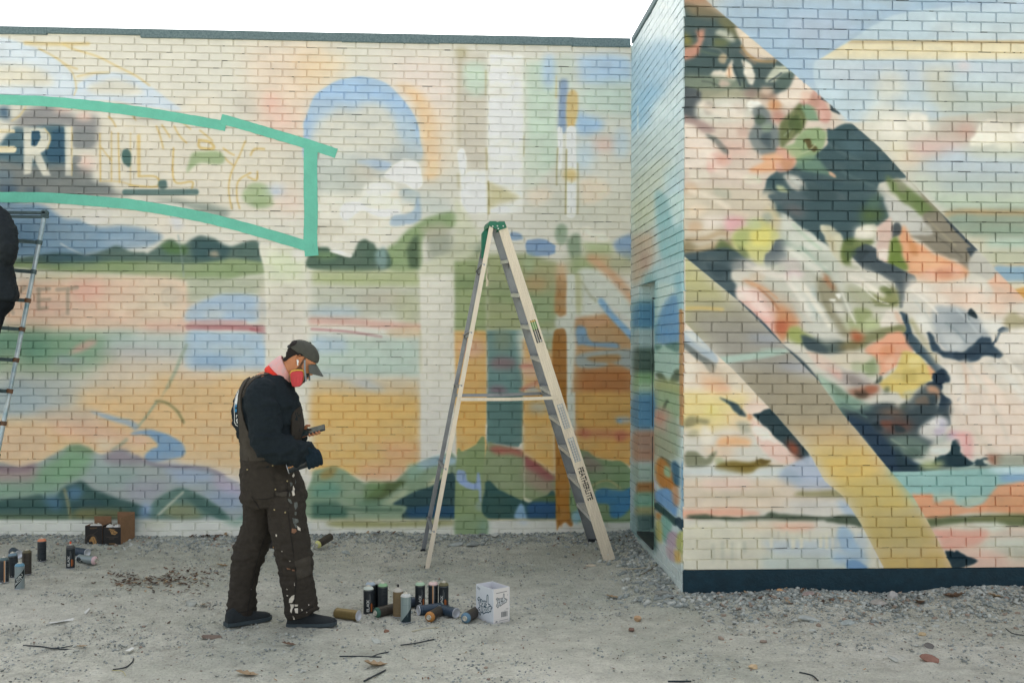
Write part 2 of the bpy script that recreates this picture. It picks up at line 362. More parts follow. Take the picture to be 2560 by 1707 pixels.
# strokes of the long wall: op colour blur(or width blur) alpha points, in drawing units per panel
MURAL_REAR = """
C 1
p #e6d2bf 90 .8 1800,350 2349,300 2349,1100 1900,1000
p #e8cfae 60 .8 2150,420 2349,380 2349,620 2200,640
p #d3dde6 8 .95 -60,300 150,312 340,385 470,470 540,560 562,640 540,700 -60,690
p #dbd6c6 26 .9 -60,480 190,480 320,520 400,600 380,650 -60,640
p #d0dbe6 8 .95 400,740 540,690 560,640 620,585 720,548 840,535 960,555 1090,625 1200,705 1330,810 1100,790 800,740
p #d9d5c8 18 .9 640,650 760,595 900,590 1010,640 1060,690 900,700 700,690
p #d0dbe6 14 .8 -60,650 500,650 480,730 -60,700
l #d7c28c 26 6 .75 190,322 420,328 650,326
l #d7c28c 13 4 .8 470,332 560,370 720,420 880,500 1000,560 1100,632
l #d7c28c 13 4 .8 290,362 400,420 500,485 570,510
l #d7c28c 11 4 .7 460,470 530,530 562,640 545,700
l #d7c28c 13 4 .7 570,565 690,540 800,535
e #c3bcb2 45 .75 1800,790 75,60
e #e6b7ab 40 .8 1990,760 60,70
e #e6c4b8 60 .7 2050,900 130,110
e #e9ddcc 50 .6 1500,780 150,60
p #ddd6c7 20 .7 700,860 1500,960 2200,1100 2220,1568 900,1568 700,1300
p #8d8d8f 22 .9 60,880 150,820 330,770 480,800 560,860 700,850 725,930 690,1090 545,1090 530,960 480,930 190,945
e #e0c6bb 18 .7 460,810 70,30
e #dcc3b8 16 .8 620,860 60,35
e #41607a 22 .9 40,830 60,50
e #d8d6cb 18 .9 110,830 45,60
l #d7c28c 13 4 .7 190,790 150,850 90,890
p #54707c 12 .95 100,950 190,940 480,930 495,1190 520,1300 -60,1310 -60,1160
p #7f8584 20 .95 -60,1190 200,1210 500,1210 660,1240 690,1330 800,1350 840,1400 900,1440 -60,1430
e #50667a 18 .8 60,1390 80,35
e #5a6b78 14 .7 240,1400 60,20
e #6d8290 24 .7 30,1300 70,60
p #8a8f90 10 .8 540,960 680,960 680,1085 545,1085
l #ddd3b6 26 3 .95 -40,962 102,964
l #ddd3b6 50 3 .95 -40,1098 100,1098
q #d9d6c9 5 .88 175,935 330,942 368,985 372,1050 350,1100 300,1125 378,1292 318,1292 245,1160 232,1275 178,1285
q #3c5f74 3 1 235,965 290,962 303,1010 270,1072 232,1070
p #3f6176 6 .95 325,1120 378,1040 385,960 470,935 482,1190 360,1190
q #d9d6c9 5 .85 478,932 528,932 532,1090 690,1092 700,1140 535,1148 530,1292 482,1292
p #7c8486 5 .9 540,1150 595,1150 600,1190 560,1210 640,1260 540,1240
l #d7c28c 10 3 .7 530,935 530,1290
l #d7c28c 10 3 .7 330,945 372,1010 350,1095
e #e6c6ba 30 .8 640,1200 60,60
l #d2b878 13 3 .8 735,985 740,1330
l #d2b878 11 3 .7 820,970 820,1330
l #d2b878 12 3 .8 870,980 880,1340
l #d2b878 11 3 .7 735,1070 780,1130 820,1180
l #d9c188 26 4 .85 1020,1000 1020,1150 1022,1290
l #d2b878 14 3 .8 1020,1295 1150,1300 1150,1370 950,1360
l #d2b878 14 3 .8 1275,1090 1280,1330 1410,1335 1408,1385
l #d2b878 13 3 .7 800,860 830,890 850,930
l #d2b878 12 3 .7 930,830 970,850 1000,885
l #d2b878 13 3 .75 1150,930 1180,1010 1200,1090
l #d2b878 13 3 .75 1190,920 1225,970 1250,1010
l #d2b878 13 3 .75 1280,930 1320,1000 1370,1050
l #d2b878 12 3 .7 1340,900 1370,925 1400,950
l #d2b878 13 3 .7 1470,960 1520,1000 1560,1035
l #d2b878 20 3 .8 1460,1030 1470,1085 1570,1090 1540,1045 1460,1030
l #d2b878 13 3 .75 1640,1090 1680,1120 1720,1140
l #d2b878 13 3 .75 1800,1040 1760,1140 1720,1220 1690,1300 1680,1400 1700,1530
l #d2b878 13 3 .7 1650,1160 1680,1190 1715,1215
l #d2b878 15 3 .8 1840,1140 1870,1095 1940,1095
l #d2b878 13 3 .75 1890,1260 1880,1320 1820,1300
l #d2b878 13 3 .75 1840,1270 1750,1330 1740,1450 1760,1530
l #d2b878 10 3 .6 735,1330 880,1335 1000,1370
l #d2b878 9 3 .6 960,980 960,1360
p #9fb189 9 .9 1390,1180 1430,1120 1600,1115 1645,1150 1620,1208 1460,1200 1375,1268
p #54736f 5 .95 900,1120 940,1095 962,1140 960,1200 948,1230 905,1190
l #5d7a78 42 4 .95 920,1412 1200,1412 1440,1410
p #52706f 5 .9 1168,1330 1220,1325 1228,1370 1195,1395 1165,1370
p #87958e 18 .85 1000,1455 1300,1465 1550,1500 1690,1550 1650,1610 1300,1500
p #dfdcd6 8 .8 1010,1470 1200,1485 1420,1540 1300,1560 1100,1510
e #a9ba93 12 .9 1890,1430 110,88
e #9fb189 10 .8 1930,1490 80,40
e #c3d0de 25 .8 2030,1395 70,40
e #9fb5cf 10 .6 2040,1412 45,14
e #e6cfc4 60 .7 2130,1480 110,90
e #9a9184 22 .6 1060,868 150,18
e #c9c8be 50 .6 2150,1180 90,60
C 2
p #ecdcd4 90 .8 480,420 980,450 980,900 700,800 500,620
p #ecd6b6 60 .9 -60,380 200,440 120,560 -60,640
p #ecca9e 26 .9 560,620 680,740 735,950 745,1290 870,1290 865,950 810,780 690,650
p #eed9c2 60 .6 760,760 960,800 960,1250 830,1290
p #aac6e3 5 .97 -120,960 -100,850 -40,720 60,630 180,580 320,566 450,600 560,680 650,790 710,900 735,1040 738,1180 560,1300 -60,1240
p #b9cbdb 40 .8 -60,760 300,740 600,860 730,1100 700,1300 -60,1300
p #dcd7c8 30 .8 -40,940 80,840 130,790 250,815 300,770 400,760 500,800 560,900 600,1000 720,1080 720,1300 -40,1290
p #bccdd9 24 .8 560,830 700,900 730,1150 650,1170 590,1010
p #b3bdc0 30 .7 520,1100 700,1100 720,1170 560,1190
p #c9d0cf 40 .7 -100,1150 300,1130 300,1380 -100,1420
p #aec5df 10 .85 270,1190 400,1170 520,1200 480,1250 400,1240
p #d8cbba 26 .9 200,1240 330,1210 430,1300 300,1360 200,1320
p #a9bbc4 8 .9 560,1440 620,1390 700,1398 733,1430 735,1600 690,1600 600,1500
p #c3c8c0 60 .75 -60,1180 250,1180 420,1300 300,1568 -60,1568
p #cbcac1 70 .6 720,1350 1010,1300 1010,1568 720,1568
p #d0cfc6 80 .6 1500,1000 1740,1000 1740,1568 1500,1568
e #cbcbbd 80 .6 1900,1530 330,110
p #c9d0cc 26 .7 520,1420 740,1400 740,1600 520,1600
p #f4f3ee 6 .97 470,1290 560,1200 620,1168 700,1190 740,1240 748,1360 690,1388 620,1350 540,1335
p #f2f1eb 9 .95 290,1470 330,1370 420,1340 540,1350 575,1430 545,1600 120,1600 220,1500
p #c8d3d0 30 .5 750,1430 920,1470 960,1568 760,1568
p #e3d6c0 20 .7 560,1400 580,1480 540,1560 500,1480
p #e2ddd0 16 .8 610,1490 690,1500 690,1580 600,1600
p #cfc8bb 18 .9 1010,370 1215,400 1225,900 1215,1240 1100,1250 1015,1100
p #cddccd 24 .9 1060,480 1215,480 1210,680 1080,680
e #b9b293 22 .8 1035,390 40,50
l #bdb397 20 10 .6 1025,420 1015,800 1020,1050
p #f0eee8 8 .95 1232,400 1490,410 1500,900 1490,1568 1235,1568
l #b7ac82 9 4 .7 1216,520 1214,700
l #b7ac82 11 4 .8 1218,1090 1222,1250
p #cbdacb 26 .95 1505,460 1735,440 1745,1200 1640,1280 1510,1250
p #d5dccf 30 .7 1500,1050 1620,1080 1620,1400 1500,1400
e #b9cfe5 24 .9 1678,530 52,130
l #d3c386 10 4 .75 1732,560 1730,720
l #b0a87e 8 4 .6 1495,1000 1494,1150
p #cdd8cd 26 .8 1750,420 1860,420 1860,640 1760,640
l #90a4c0 62 10 .9 1786,610 1780,800 1775,950
p #b5cee5 30 .9 1880,420 2120,400 2290,440 2290,620 2100,640 1900,620
p #cbdacf 40 .9 1900,640 2290,600 2290,850 1900,820
p #a9c6e2 24 .9 1880,820 1960,850 2060,880 2060,960 1890,990
e #a9bfd8 20 .6 2100,490 40,26
e #e0c3b9 32 .85 2085,1065 100,60
e #c5d6e2 30 .8 2210,1060 60,120
p #d6be88 7 .92 1805,740 1840,660 1885,700 1885,850 1850,950 1810,930
e #c3d4e0 40 .8 1940,1150 80,130
e #e2dfd6 60 .8 2130,1300 180,110
l #f1f0eb 36 4 .95 1758,950 1762,1080 1755,1230
l #f1f0eb 70 4 .95 1842,960 1840,1120 1845,1230 1840,1568
e #d5bf88 14 .9 1836,1288 55,50
l #a39a6c 9 3 .8 1742,1090 1735,1250 1735,1360
l #a39a6c 11 3 .8 1806,1100 1802,1350 1800,1568
l #a39a6c 9 4 .7 1888,1200 1892,1400 1888,1568
p #f2f0ec 5 .95 1010,1110 1050,1095 1075,1160 1070,1260 1030,1290 1015,1200
p #f0eee9 8 .95 1020,1290 1100,1250 1215,1250 1232,1568 1030,1568
l #b0a87e 16 8 .6 1012,1280 1018,1380
p #cac39f 14 .9 1232,1335 1340,1380 1470,1450 1400,1480 1300,1500 1240,1530
l #a59b68 12 4 .8 1233,1335 1238,1450 1236,1568
p #ecdcc9 20 .9 1900,1330 2000,1300 2100,1340 2130,1420 2000,1500 1920,1490
p #ecdcc9 26 .8 1530,1400 1640,1370 1700,1430 1620,1500 1530,1480
C 5
p #86a2b8 14 .95 -60,20 200,20 330,42 400,90 480,140 600,150 720,195 900,190 1060,212 1200,262 1110,330 980,350 700,390 -60,400
p #6e8ea8 40 .8 -60,150 250,150 300,330 150,400 -60,400
p #a9bbc9 30 .8 750,290 1000,270 1120,300 1000,350 800,340
p #e6e3dc 8 .9 620,130 680,90 800,100 800,140 740,165
p #ece9e2 6 .9 600,150 700,150 740,170 660,175
e #e7d9c8 60 .6 1250,180 130,60
p #d4d6da 20 .8 1250,110 1340,140 1330,210 1280,220
l #ccd4d6 14 4 .7 450,320 520,360 600,395
p #8ea178 10 .95 60,440 700,430 1300,420 1920,430 1950,530 1800,560 1600,600 1200,575 1000,550 600,535 400,520 150,500 60,490
p #587069 9 .92 60,445 360,395 560,392 640,405 760,368 860,335 960,370 1060,385 1100,380 1160,345 1250,290 1330,330 1400,295 1480,262 1580,290 1680,340 1880,300 1915,400 1930,455 1700,430 1400,465 1180,455 700,450 350,460
p #5c7f4c 16 .8 1180,340 1250,300 1310,330 1360,330 1380,390 1250,390
p #415e62 16 .8 1390,300 1480,270 1590,300 1700,360 1650,430 1420,440
p #3f6178 30 .7 350,400 700,400 700,440 380,450
p #b0a48f 12 .8 1530,390 1590,370 1610,410 1560,415
l #8ea0a0 12 5 .6 1310,260 1335,420 1350,560
p #c9c4a0 24 .7 300,535 700,545 1000,560 1000,600 300,590
p #e0c4ae 24 .95 280,590 700,580 1360,590 1360,955 900,955 500,960 60,960 120,620
p #e6b8a8 40 .8 520,590 760,580 760,720 560,760
p #e4ad9f 24 .7 1080,900 1360,890 1360,960 1100,955
e #d9c3ae 50 .7 330,850 160,60
e #e2bbab 40 .7 350,790 150,60
p #e4d2bc 20 .7 820,760 1100,740 1200,780 980,830 840,820
p #c9a68e 14 .6 900,830 1080,770 1150,770 1000,830
l #a79a8a 28 5 .7 90,740 130,690 185,640
l #a79a8a 26 6 .6 80,770 100,830
l #a79a8a 26 5 .7 288,650 286,790
l #a79a8a 24 5 .7 280,655 368,650
l #a79a8a 22 5 .7 285,730 368,727
l #a79a8a 24 6 .7 285,795 350,790
l #a79a8a 28 5 .7 422,655 490,650 570,640
l #a79a8a 26 5 .7 500,655 500,830
e #bdb0a4 14 .6 1245,705 60,75
e #d3bfb0 16 .6 1290,700 50,45
l #b3a093 12 5 .6 1260,640 1195,680 1195,740 1230,775
p #b3b8a3 16 .95 1370,560 1700,575 1945,560 1945,700 1600,700 1380,760
p #a9bdcf 14 .92 1380,800 1500,730 1640,690 1800,690 1940,730 1945,880 1700,890 1380,890
p #c5cbc9 24 .8 1500,830 1620,800 1640,860 1540,880
p #d1c7b6 24 .9 1935,560 1960,1400 1900,1400 1900,850
l #b27c7f 44 8 .9 1385,930 1550,930 1700,930 1930,940
l #c68b88 20 10 .7 1400,895 1600,890 1800,895
l #b0636b 16 6 .8 1840,945 1945,970
p #abc3d6 14 .92 1370,975 1600,970 1900,980 1940,1000 1940,1240 1700,1250 1380,1240
p #b6bfbe 30 .8 1420,1080 1700,1060 1900,1130 1700,1140
p #93aec6 24 .85 1400,1140 1600,1130 1720,1180 1650,1240 1420,1230
p #cfccc6 30 .9 1650,1250 1850,1230 1960,1250 1960,1310 1700,1300
p #86a58c 34 .95 -60,970 500,965 800,975 1000,1000 800,1200 500,1250 -60,1260
p #6c9480 50 .9 -60,990 350,980 350,1180 -60,1240
p #b3c1bc 40 .95 760,975 1360,970 1370,1150 1000,1170 800,1090
p #c9a79c 14 .85 500,1130 560,1070 640,1030 720,1018 700,1060 600,1110
p #95a0a9 26 .8 380,1190 460,1140 520,1160 640,1180 520,1230 400,1220
p #bdb7b8 40 .8 740,1090 1300,1090 1340,1130 900,1170
p #c7b8a4 50 .9 750,1170 1360,1170 1360,1300 700,1300
p #9aab8e 40 .8 250,1200 600,1210 700,1290 400,1310 200,1300
p #93a9b5 50 .9 -60,1300 450,1310 700,1400 500,1520 300,1600 -60,1600
p #7b9ab0 36 .8 60,1330 200,1330 220,1440 60,1450
p #d0bda2 60 .95 700,1290 1250,1290 1100,1600 700,1600 500,1480
p #d8ba8c 40 .95 1150,1280 1960,1270 1960,1640 1050,1640
p #d9c0a8 40 .7 1300,1260 1600,1250 1600,1330 1300,1340
p #d6a78f 20 .6 1060,1500 1150,1480 1130,1600 1050,1590
l #8fa08c 22 7 .7 1370,1060 1330,1150 1290,1250 1230,1370
l #8a9a86 18 6 .7 1230,1370 1170,1470 1100,1568
l #83845f 18 6 .75 1150,1470 1220,1480 1290,1530 1340,1600
p #d4cbb0 60 .6 100,1100 200,1240 60,1290 -60,1200
p #e2dfd2 6 .97 1945,560 1900,340 1960,330 2100,340 2235,340 2235,1640 1950,1640 1955,1000
p #cfd7b8 40 .8 1960,380 2230,380 2230,600 1960,600
p #e4ddd6 30 .7 1960,800 2230,800 2230,1050 1960,1050
e #e9e6df 16 .9 2190,400 50,50
p #cfc9b4 70 .5 1000,560 1360,560 1360,960 1000,900
p #b9b8ac 60 .5 -60,1240 600,1240 900,1340 300,1500 -60,1500
p #c9c4b6 60 .6 1960,600 2230,600 2230,1000 1960,1000
C 9
p #d6b88c 60 .95 500,-40 1960,-40 1960,480 1500,500 700,400 400,450 -60,480 -60,150 300,100
p #a3b3ba 50 .9 -60,-40 550,-40 600,40 350,90 150,100 -60,110
p #b9b1a6 40 .8 300,60 700,60 800,150 500,170 200,150
p #d0ae9c 40 .7 350,150 700,150 1100,300 800,320 400,250
p #cdb59a 40 .8 -60,180 350,170 400,400 -60,460
p #94a9ba 9 .85 660,75 820,110 960,140 1020,180 1000,218 955,190 800,140
p #dcd0b8 24 .8 700,290 780,280 850,320 760,360
p #d9b8a4 20 .7 960,260 1060,250 1100,300 1000,330
l #8fa08c 16 5 .75 1150,10 1080,110 1020,185
l #7f7f5a 17 6 .8 1150,5 1220,15 1300,75 1350,160
p #7b9cba 8 .93 960,245 1050,215 1150,222 1300,280 1360,350 1350,400 1250,430 1110,455 1062,420 1100,360 1160,330 1110,272 1050,250
p #98a3b0 24 .6 1080,420 1300,430 1300,480 1080,470
l #8f9d8c 24 8 .7 830,360 890,320 930,285
p #98a19f 9 .96 -60,475 150,488 280,450 420,380 500,337 570,320 640,345 740,390 840,372 900,355 960,380 1060,440 1180,470 1400,482 1520,497 1620,535 1720,590 1800,650 1900,880 -60,880
p #7e9f80 26 .9 270,520 400,430 500,350 560,340 680,400 640,520 500,600 250,640
p #6f8a60 12 .7 480,360 570,325 660,350 700,385 600,370
p #a28e8b 30 .85 -60,480 150,490 280,460 250,590 100,620 -60,610
p #826f78 14 .8 -60,478 150,490 270,460 200,520 -60,515
p #8d838b 22 .85 770,400 850,365 910,358 980,400 1060,450 950,480 800,470
p #9aaac2 30 .8 1180,480 1400,490 1540,510 1600,600 1300,600
l #857f8c 26 10 .8 1000,410 1080,450 1180,475 1400,488 1540,505 1640,550
p #b3a7ba 30 .85 1580,540 1700,590 1790,650 1770,720 1600,660
p #8fa59e 40 .8 640,470 1000,480 1000,620 700,630
p #8a9cb2 34 .8 1450,660 1760,680 1790,800 1600,790
p #7f9f88 40 .85 -60,600 440,590 460,700 200,720 -60,740
p #9a9aa5 34 .7 900,600 1250,590 1150,720 960,730
p #3f5d59 11 .95 -60,745 200,702 300,690 390,715 460,640 560,600 600,588 680,640 830,700 1020,762 1062,790 1030,865 -60,865
p #5b7d94 16 .9 490,660 560,620 610,660 580,720 500,720
p #557890 24 .85 320,710 420,700 470,760 400,800
l #a39a73 20 8 .75 475,650 500,740 520,860
p #36525a 20 .8 540,760 700,740 800,780 560,800
p #7d7b56 20 .85 560,800 760,790 960,820 900,868 560,868
p #7c8462 20 .8 -60,840 500,840 500,870 -60,870
p #5d7a71 10 .92 1108,772 1180,700 1270,652 1340,640 1450,682 1600,770 1690,860 1740,920 1690,915 1560,850 1400,870 1120,870
p #90926f 22 .85 1180,830 1270,760 1400,760 1500,850 1350,880
p #4c6a64 10 .8 1350,700 1450,690 1600,780 1680,880 1580,850 1450,780
l #c3c3b2 16 6 .8 1160,840 1250,755 1345,670
p #6f8f86 12 .9 1700,910 1750,860 1830,820 1900,860 1900,910
p #8da7c8 24 .8 1040,770 1110,760 1090,860 1030,870
p #ced0c7 7 .95 -60,872 2349,872 2349,1060 -60,1060
p #a3ada8 22 .8 900,860 1060,870 1010,950 960,990 900,940
p #7e9a8c 18 .8 1640,880 1800,880 1740,920
p #b9bba6 20 .7 1050,880 1250,880 1200,930 1080,920
C 6
p #eae6da 30 .95 -60,-40 600,-40 620,220 350,330 -60,330
p #d8d4c6 24 .8 240,110 400,100 430,170 300,170
p #d4cfbf 26 .7 -60,160 150,170 200,250 -60,300
p #f6f4ef 9 .95 150,60 260,20 380,60 560,80 600,110 420,120 300,80 180,150
p #a9bccc 8 .9 515,185 540,115 640,100 690,70 722,-30 733,140 620,182
p #91a57c 12 .95 490,365 560,312 640,220 690,190 800,122 960,92 1020,130 980,200 800,235 745,330 725,512 500,512
p #a3a898 24 .9 780,240 900,220 980,280 980,440 800,450
p #b8b59f 20 .7 740,200 900,180 960,230 800,280
p #597061 8 .95 -60,375 50,342 90,382 225,405 280,312 340,290 392,322 420,360 490,375 480,512 -60,505
p #79936f 14 .8 -60,390 60,380 130,410 20,440
p #8aa3a0 12 .85 410,380 480,350 485,500 430,505 405,440
p #efede6 4 .95 80,380 150,400 215,422 232,405 180,380 110,360
p #586c55 12 .92 635,365 680,280 722,250 726,505 655,500 645,430
p #a4ad88 30 .8 970,350 1200,330 1220,470 1000,500
p #7e8d7d 12 .7 1080,340 1190,290 1200,370 1120,380
p #b3bb92 18 .95 -60,515 730,515 730,640 300,640 -60,620
p #c0c2b3 24 .95 -60,630 730,640 730,860 -60,860
p #b5c5cf 26 .8 -60,790 200,780 300,830 150,860 -60,850
p #bcb4a3 30 .7 300,700 600,680 600,760 350,760
p #bdbf9f 30 .7 520,700 730,680 730,960 600,940
l #d3a99c 54 14 .8 -60,885 200,890 420,910 730,935
l #ba8387 16 5 .85 -60,945 100,955 260,970 450,1002
p #dcc6a8 14 .85 480,960 620,930 732,930 732,1000 560,1010
p #bccbc0 26 .95 -60,1000 730,1010 730,1290 -60,1290
p #b7c9d6 24 .85 -60,990 180,1010 200,1110 -60,1120
p #a6b8ae 20 .7 50,1210 350,1230 650,1240 400,1260 100,1240
p #b3c3c9 20 .7 -60,1250 200,1270 250,1310 -60,1310
p #cdb892 30 .95 -60,1310 730,1320 730,1640 -60,1640
p #b9c5cf 24 .8 150,1310 350,1310 470,1380 480,1420 350,1390
p #d8b98b 30 .8 -60,1450 500,1450 500,1640 -60,1640
e #cabca3 30 .6 560,1360 90,50
p #e2dfd3 6 .97 735,540 985,540 990,1640 740,1640
p #cfd0b8 18 .8 990,-30 1200,300 990,540 735,560 735,480 980,360
l #b9b48f 14 8 .5 735,960 738,1250
p #9ba97c 10 .95 988,450 1220,440 1222,965 990,965
p #85986e 18 .8 1000,560 1220,560 1220,640 1000,660
p #d9b172 8 .95 988,955 1222,960 1222,1640 990,1640
e #d9b296 24 .9 1110,1085 100,70
e #c98b76 14 .6 1075,1100 30,24
p #a3aa80 16 .95 1222,400 1500,390 1740,460 1735,960 1225,960
p #93a27a 24 .8 1240,620 1500,600 1600,700 1480,760 1240,740
p #b0ab85 30 .8 1480,480 1740,470 1730,640 1500,640
p #9aab86 24 .8 1450,700 1700,690 1720,900 1500,900
p #c8a276 26 .6 1500,580 1640,570 1640,660 1520,660
p #73928f 7 .96 1224,955 1482,955 1488,1640 1226,1640
p #8b9a86 24 .9 1280,960 1390,960 1390,1090 1290,1090
e #8d797c 20 .9 1340,1195 100,45
e #8b7a82 18 .85 1305,1395 70,40
p #c9cdc0 20 .9 1440,1000 1500,950 1500,1200 1470,1180
p #d8b27e 14 .95 1488,1010 1720,1000 1720,1640 1490,1640
p #a7b59a 20 .8 1560,990 1720,960 1700,1100 1600,1120
p #ddb9a0 20 .85 1490,1180 1680,1200 1690,1290 1500,1290
l #c58579 24 10 .8 1470,1220 1540,1215 1590,1230
l #cc8f78 34 10 .8 1480,1390 1540,1360 1620,1325
p #a3b4c0 14 .8 1500,1400 1560,1370 1620,1400 1600,1440 1520,1440
p #8fa7c0 5 .9 1385,250 1430,235 1475,260 1480,290 1390,292
p #88a2c2 4 .93 1508,320 1540,290 1640,292 1715,325 1725,365 1715,395 1650,405 1530,402
p #a9b894 20 .8 1500,410 1560,410 1560,520 1500,520
e #97a992 10 .9 1770,250 46,76
p #8b9e86 12 .9 1810,290 1860,250 1910,250 1915,400 1890,500 1830,420
p #b5c197 22 .9 1930,310 2130,310 2160,400 1950,420
p #ede7da 10 .9 1910,220 1960,190 2010,240 2090,240 2120,300 2020,310 1930,290
p #8fa9c5 14 .9 2150,320 2220,270 2295,260 2295,440 2200,410
p #b3b595 30 .85 1780,420 2295,400 2295,530 1800,540
p #c9b48c 20 .8 1960,400 2120,410 2100,480 1980,470
p #a3b285 20 .8 1850,440 2000,440 2000,560 1860,560
p #d6d9cf 12 .95 1890,530 2080,520 2200,600 2290,720 2290,860 2100,780 1880,880
l #d2aa88 62 16 .85 1990,430 2130,540 2240,660 2300,740
l #a8a888 16 8 .6 1920,600 1980,700 2030,740
p #b5b47f 14 .7 1870,560 1910,560 1910,820 1880,820
p #b18a5c 9 .92 1730,560 1790,540 1812,600 1802,840 1755,862 1720,820
p #ccab85 20 .8 1735,480 1800,480 1800,600 1735,600
p #d5d8cc 10 .95 1735,870 1880,860 1880,1000 1760,960
p #d3b9a0 14 .8 1830,870 1900,860 1900,930 1840,920
p #a9763d 5 .95 1716,980 1760,942 1800,960 1812,1100 1806,1640 1702,1640 1700,1180
q #d5d8cd 5 .95 1812,545 1868,545 1874,1640 1808,1640
p #bb9264 12 .85 1880,880 2000,850 2150,842 2250,960 2295,1060 2295,1640 1880,1640 1878,1060
p #d0a582 16 .8 1900,870 2050,855 2140,880 2050,930 1920,925
p #b07446 30 .8 1900,1230 2280,1220 2280,1450 1900,1440
p #c59d62 30 .8 1890,1460 2290,1460 2290,1640 1890,1640
e #b07a68 18 .7 2190,1440 50,40
p #82a6c4 8 .95 1880,930 1945,935 1990,1035 2170,1048 2180,1082 1940,1062 1890,1052
p #a3b2b5 10 .9 1872,1165 1890,1130 2000,1110 2250,1090 2292,1110 2292,1240 2200,1210 2100,1180 2100,1220 1900,1225
p #b3854f 10 .8 1960,1150 2180,1130 2180,1180 2000,1180
l #8db3d2 46 7 .9 2060,740 2130,835 2220,930 2285,1000
C 10
p #dab776 26 .95 -60,-60 730,-40 730,480 400,560 -60,540
p #ddb088 36 .8 420,300 720,310 720,440 500,460
p #dcb28c 34 .9 280,470 640,460 620,580 420,600 300,560
p #e3e0d6 6 .95 738,-60 988,-60 992,440 740,460
p #dbb36c 6 .9 990,-60 1222,-60 1215,300 1000,400
p #85997f 9 .95 -60,560 -20,510 90,485 170,508 270,570 340,600 520,605 600,540 700,470 850,410 1000,420 1004,868 -60,868
p #9a8a58 12 .85 0,540 60,495 130,490 90,560 20,580
p #6f9784 22 .9 -60,620 90,590 170,640 120,710 -60,710
p #55643f 11 .92 430,620 530,592 600,586 625,600 560,652 450,722 380,752 320,742
p #708a5e 14 .7 350,600 480,605 430,700 330,720
p #4d6f60 14 .92 -60,745 120,740 200,782 200,868 -60,868
p #6d8a74 14 .8 250,740 420,720 520,760 350,800
l #4f6a58 20 8 .85 180,790 330,800 600,800
p #b3b899 14 .8 440,760 540,700 640,640 620,690 540,750
p #9fb6bf 10 .92 715,462 800,420 900,405 1000,420 975,470 880,470 800,490 720,510
p #8fa8b4 14 .7 800,440 900,420 900,450 820,470
p #c6c1a0 12 .85 780,620 850,560 920,520 930,550 860,610
p #8fae9c 16 .7 640,480 720,470 760,520 660,580
p #3a5457 6 .96 540,752 680,672 820,625 900,560 950,532 985,542 1005,620 1006,866 620,866 640,780
p #33566f 12 .92 625,790 800,768 1003,770 1005,860 650,862
p #88996f 4 .97 1003,400 1040,370 1130,330 1205,280 1212,700 1212,1010 1000,1010
q #d9b77a 4 .9 1208,280 1226,290 1226,590 1210,640
p #93a8ca 5 .93 1000,520 1030,500 1072,530 1080,590 1140,605 1150,540 1170,530 1188,640 1215,650 1215,742 1172,742 1168,662 1120,652 1060,632 1008,590
p #92a4a0 14 .7 1150,740 1215,745 1215,800 1150,800
p #64837f 4 .97 1224,-60 1488,-60 1486,300 1452,342 1330,345 1225,312
l #d5d3bd 14 6 .8 1230,310 1300,325 1480,345 1495,290
p #8b9875 5 .97 1222,345 1300,330 1420,350 1492,382 1500,405 1570,432 1690,530 1728,560 1728,868 1222,868
p #ab6c60 13 .92 1235,342 1330,332 1480,365 1490,410 1400,392 1290,385
p #9a5c5c 12 .93 1500,402 1570,432 1680,520 1726,570 1650,592 1550,520 1500,480
p #9d8a7a 22 .8 1500,480 1700,600 1720,680 1560,640 1500,580
l #c9c9b0 8 4 .7 1497,350 1497,740
p #3a5b58 5 .96 1210,640 1240,588 1300,640 1400,692 1510,735 1640,702 1700,660 1728,700 1730,866 1230,866
p #66784f 8 .8 1560,725 1650,700 1720,690 1725,740 1600,750
p #385c7e 10 .94 1510,765 1620,735 1730,750 1730,864 1515,864
p #cbc8b0 5 .85 1490,705 1540,725 1560,730 1525,745 1505,735
p #8bacc6 7 .93 1428,864 1440,790 1480,752 1502,800 1512,864
p #d8b06a 14 .9 1490,-60 1705,-60 1720,300 1728,540 1600,450 1490,390
e #a9b3b4 26 .7 1600,50 80,40
p #a9783a 4 .96 1700,-60 1806,-60 1830,600 1852,750 1852,915 1800,890 1760,912 1728,900 1722,300
q #d5d8cd 5 .95 1808,-60 1872,-60 1874,320 1850,380 1820,300
p #d2a865 14 .95 1876,-60 2292,-60 2292,480 2120,440 1880,400
p #c48a66 18 .85 1900,210 2290,225 2290,280 1900,260
e #bd7a62 14 .8 1940,240 40,30
e #bd7a62 14 .8 2200,260 40,40
e #a9b3b8 14 .85 2225,140 60,26
e #8db3cc 8 .8 2195,148 22,16
p #7f9671 5 .97 1870,410 1950,370 2020,412 2120,442 2200,442 2262,492 2292,545 2292,890 1860,890
p #92877c 20 .85 1930,380 2010,420 2080,500 1950,520
l #bdb284 12 5 .8 1990,625 2070,587 2130,590 2200,640
p #a9b48a 14 .7 2000,640 2180,640 2180,680 2020,690
p #4d83a9 7 .95 2020,662 2100,642 2205,660 2292,640 2292,750 2210,848 2130,850 2120,765 2032,742
p #7aa9c4 10 .7 1880,800 1960,790 1960,870 1880,870
p #ccccc1 6 .96 -60,872 1000,870 1000,1080 -60,1080
p #cdcdc3 6 .96 1225,870 1728,868 1728,1080 1225,1080
p #cdcdc3 6 .96 1855,890 2320,890 2320,1080 1855,1080
p #90905f 12 .85 90,880 500,880 940,878 950,915 500,925 90,920
p #b9b48c 12 .7 -60,862 1000,862 1000,876 -60,876
p #889b77 10 .92 1000,850 1212,850 1205,1010 1010,1060
p #7f9a88 22 .7 1160,900 1230,880 1230,1000 1190,1010
p #a0703c 8 .8 1735,880 1765,930 1770,880
p #a0703c 8 .8 1800,880 1840,925 1850,880
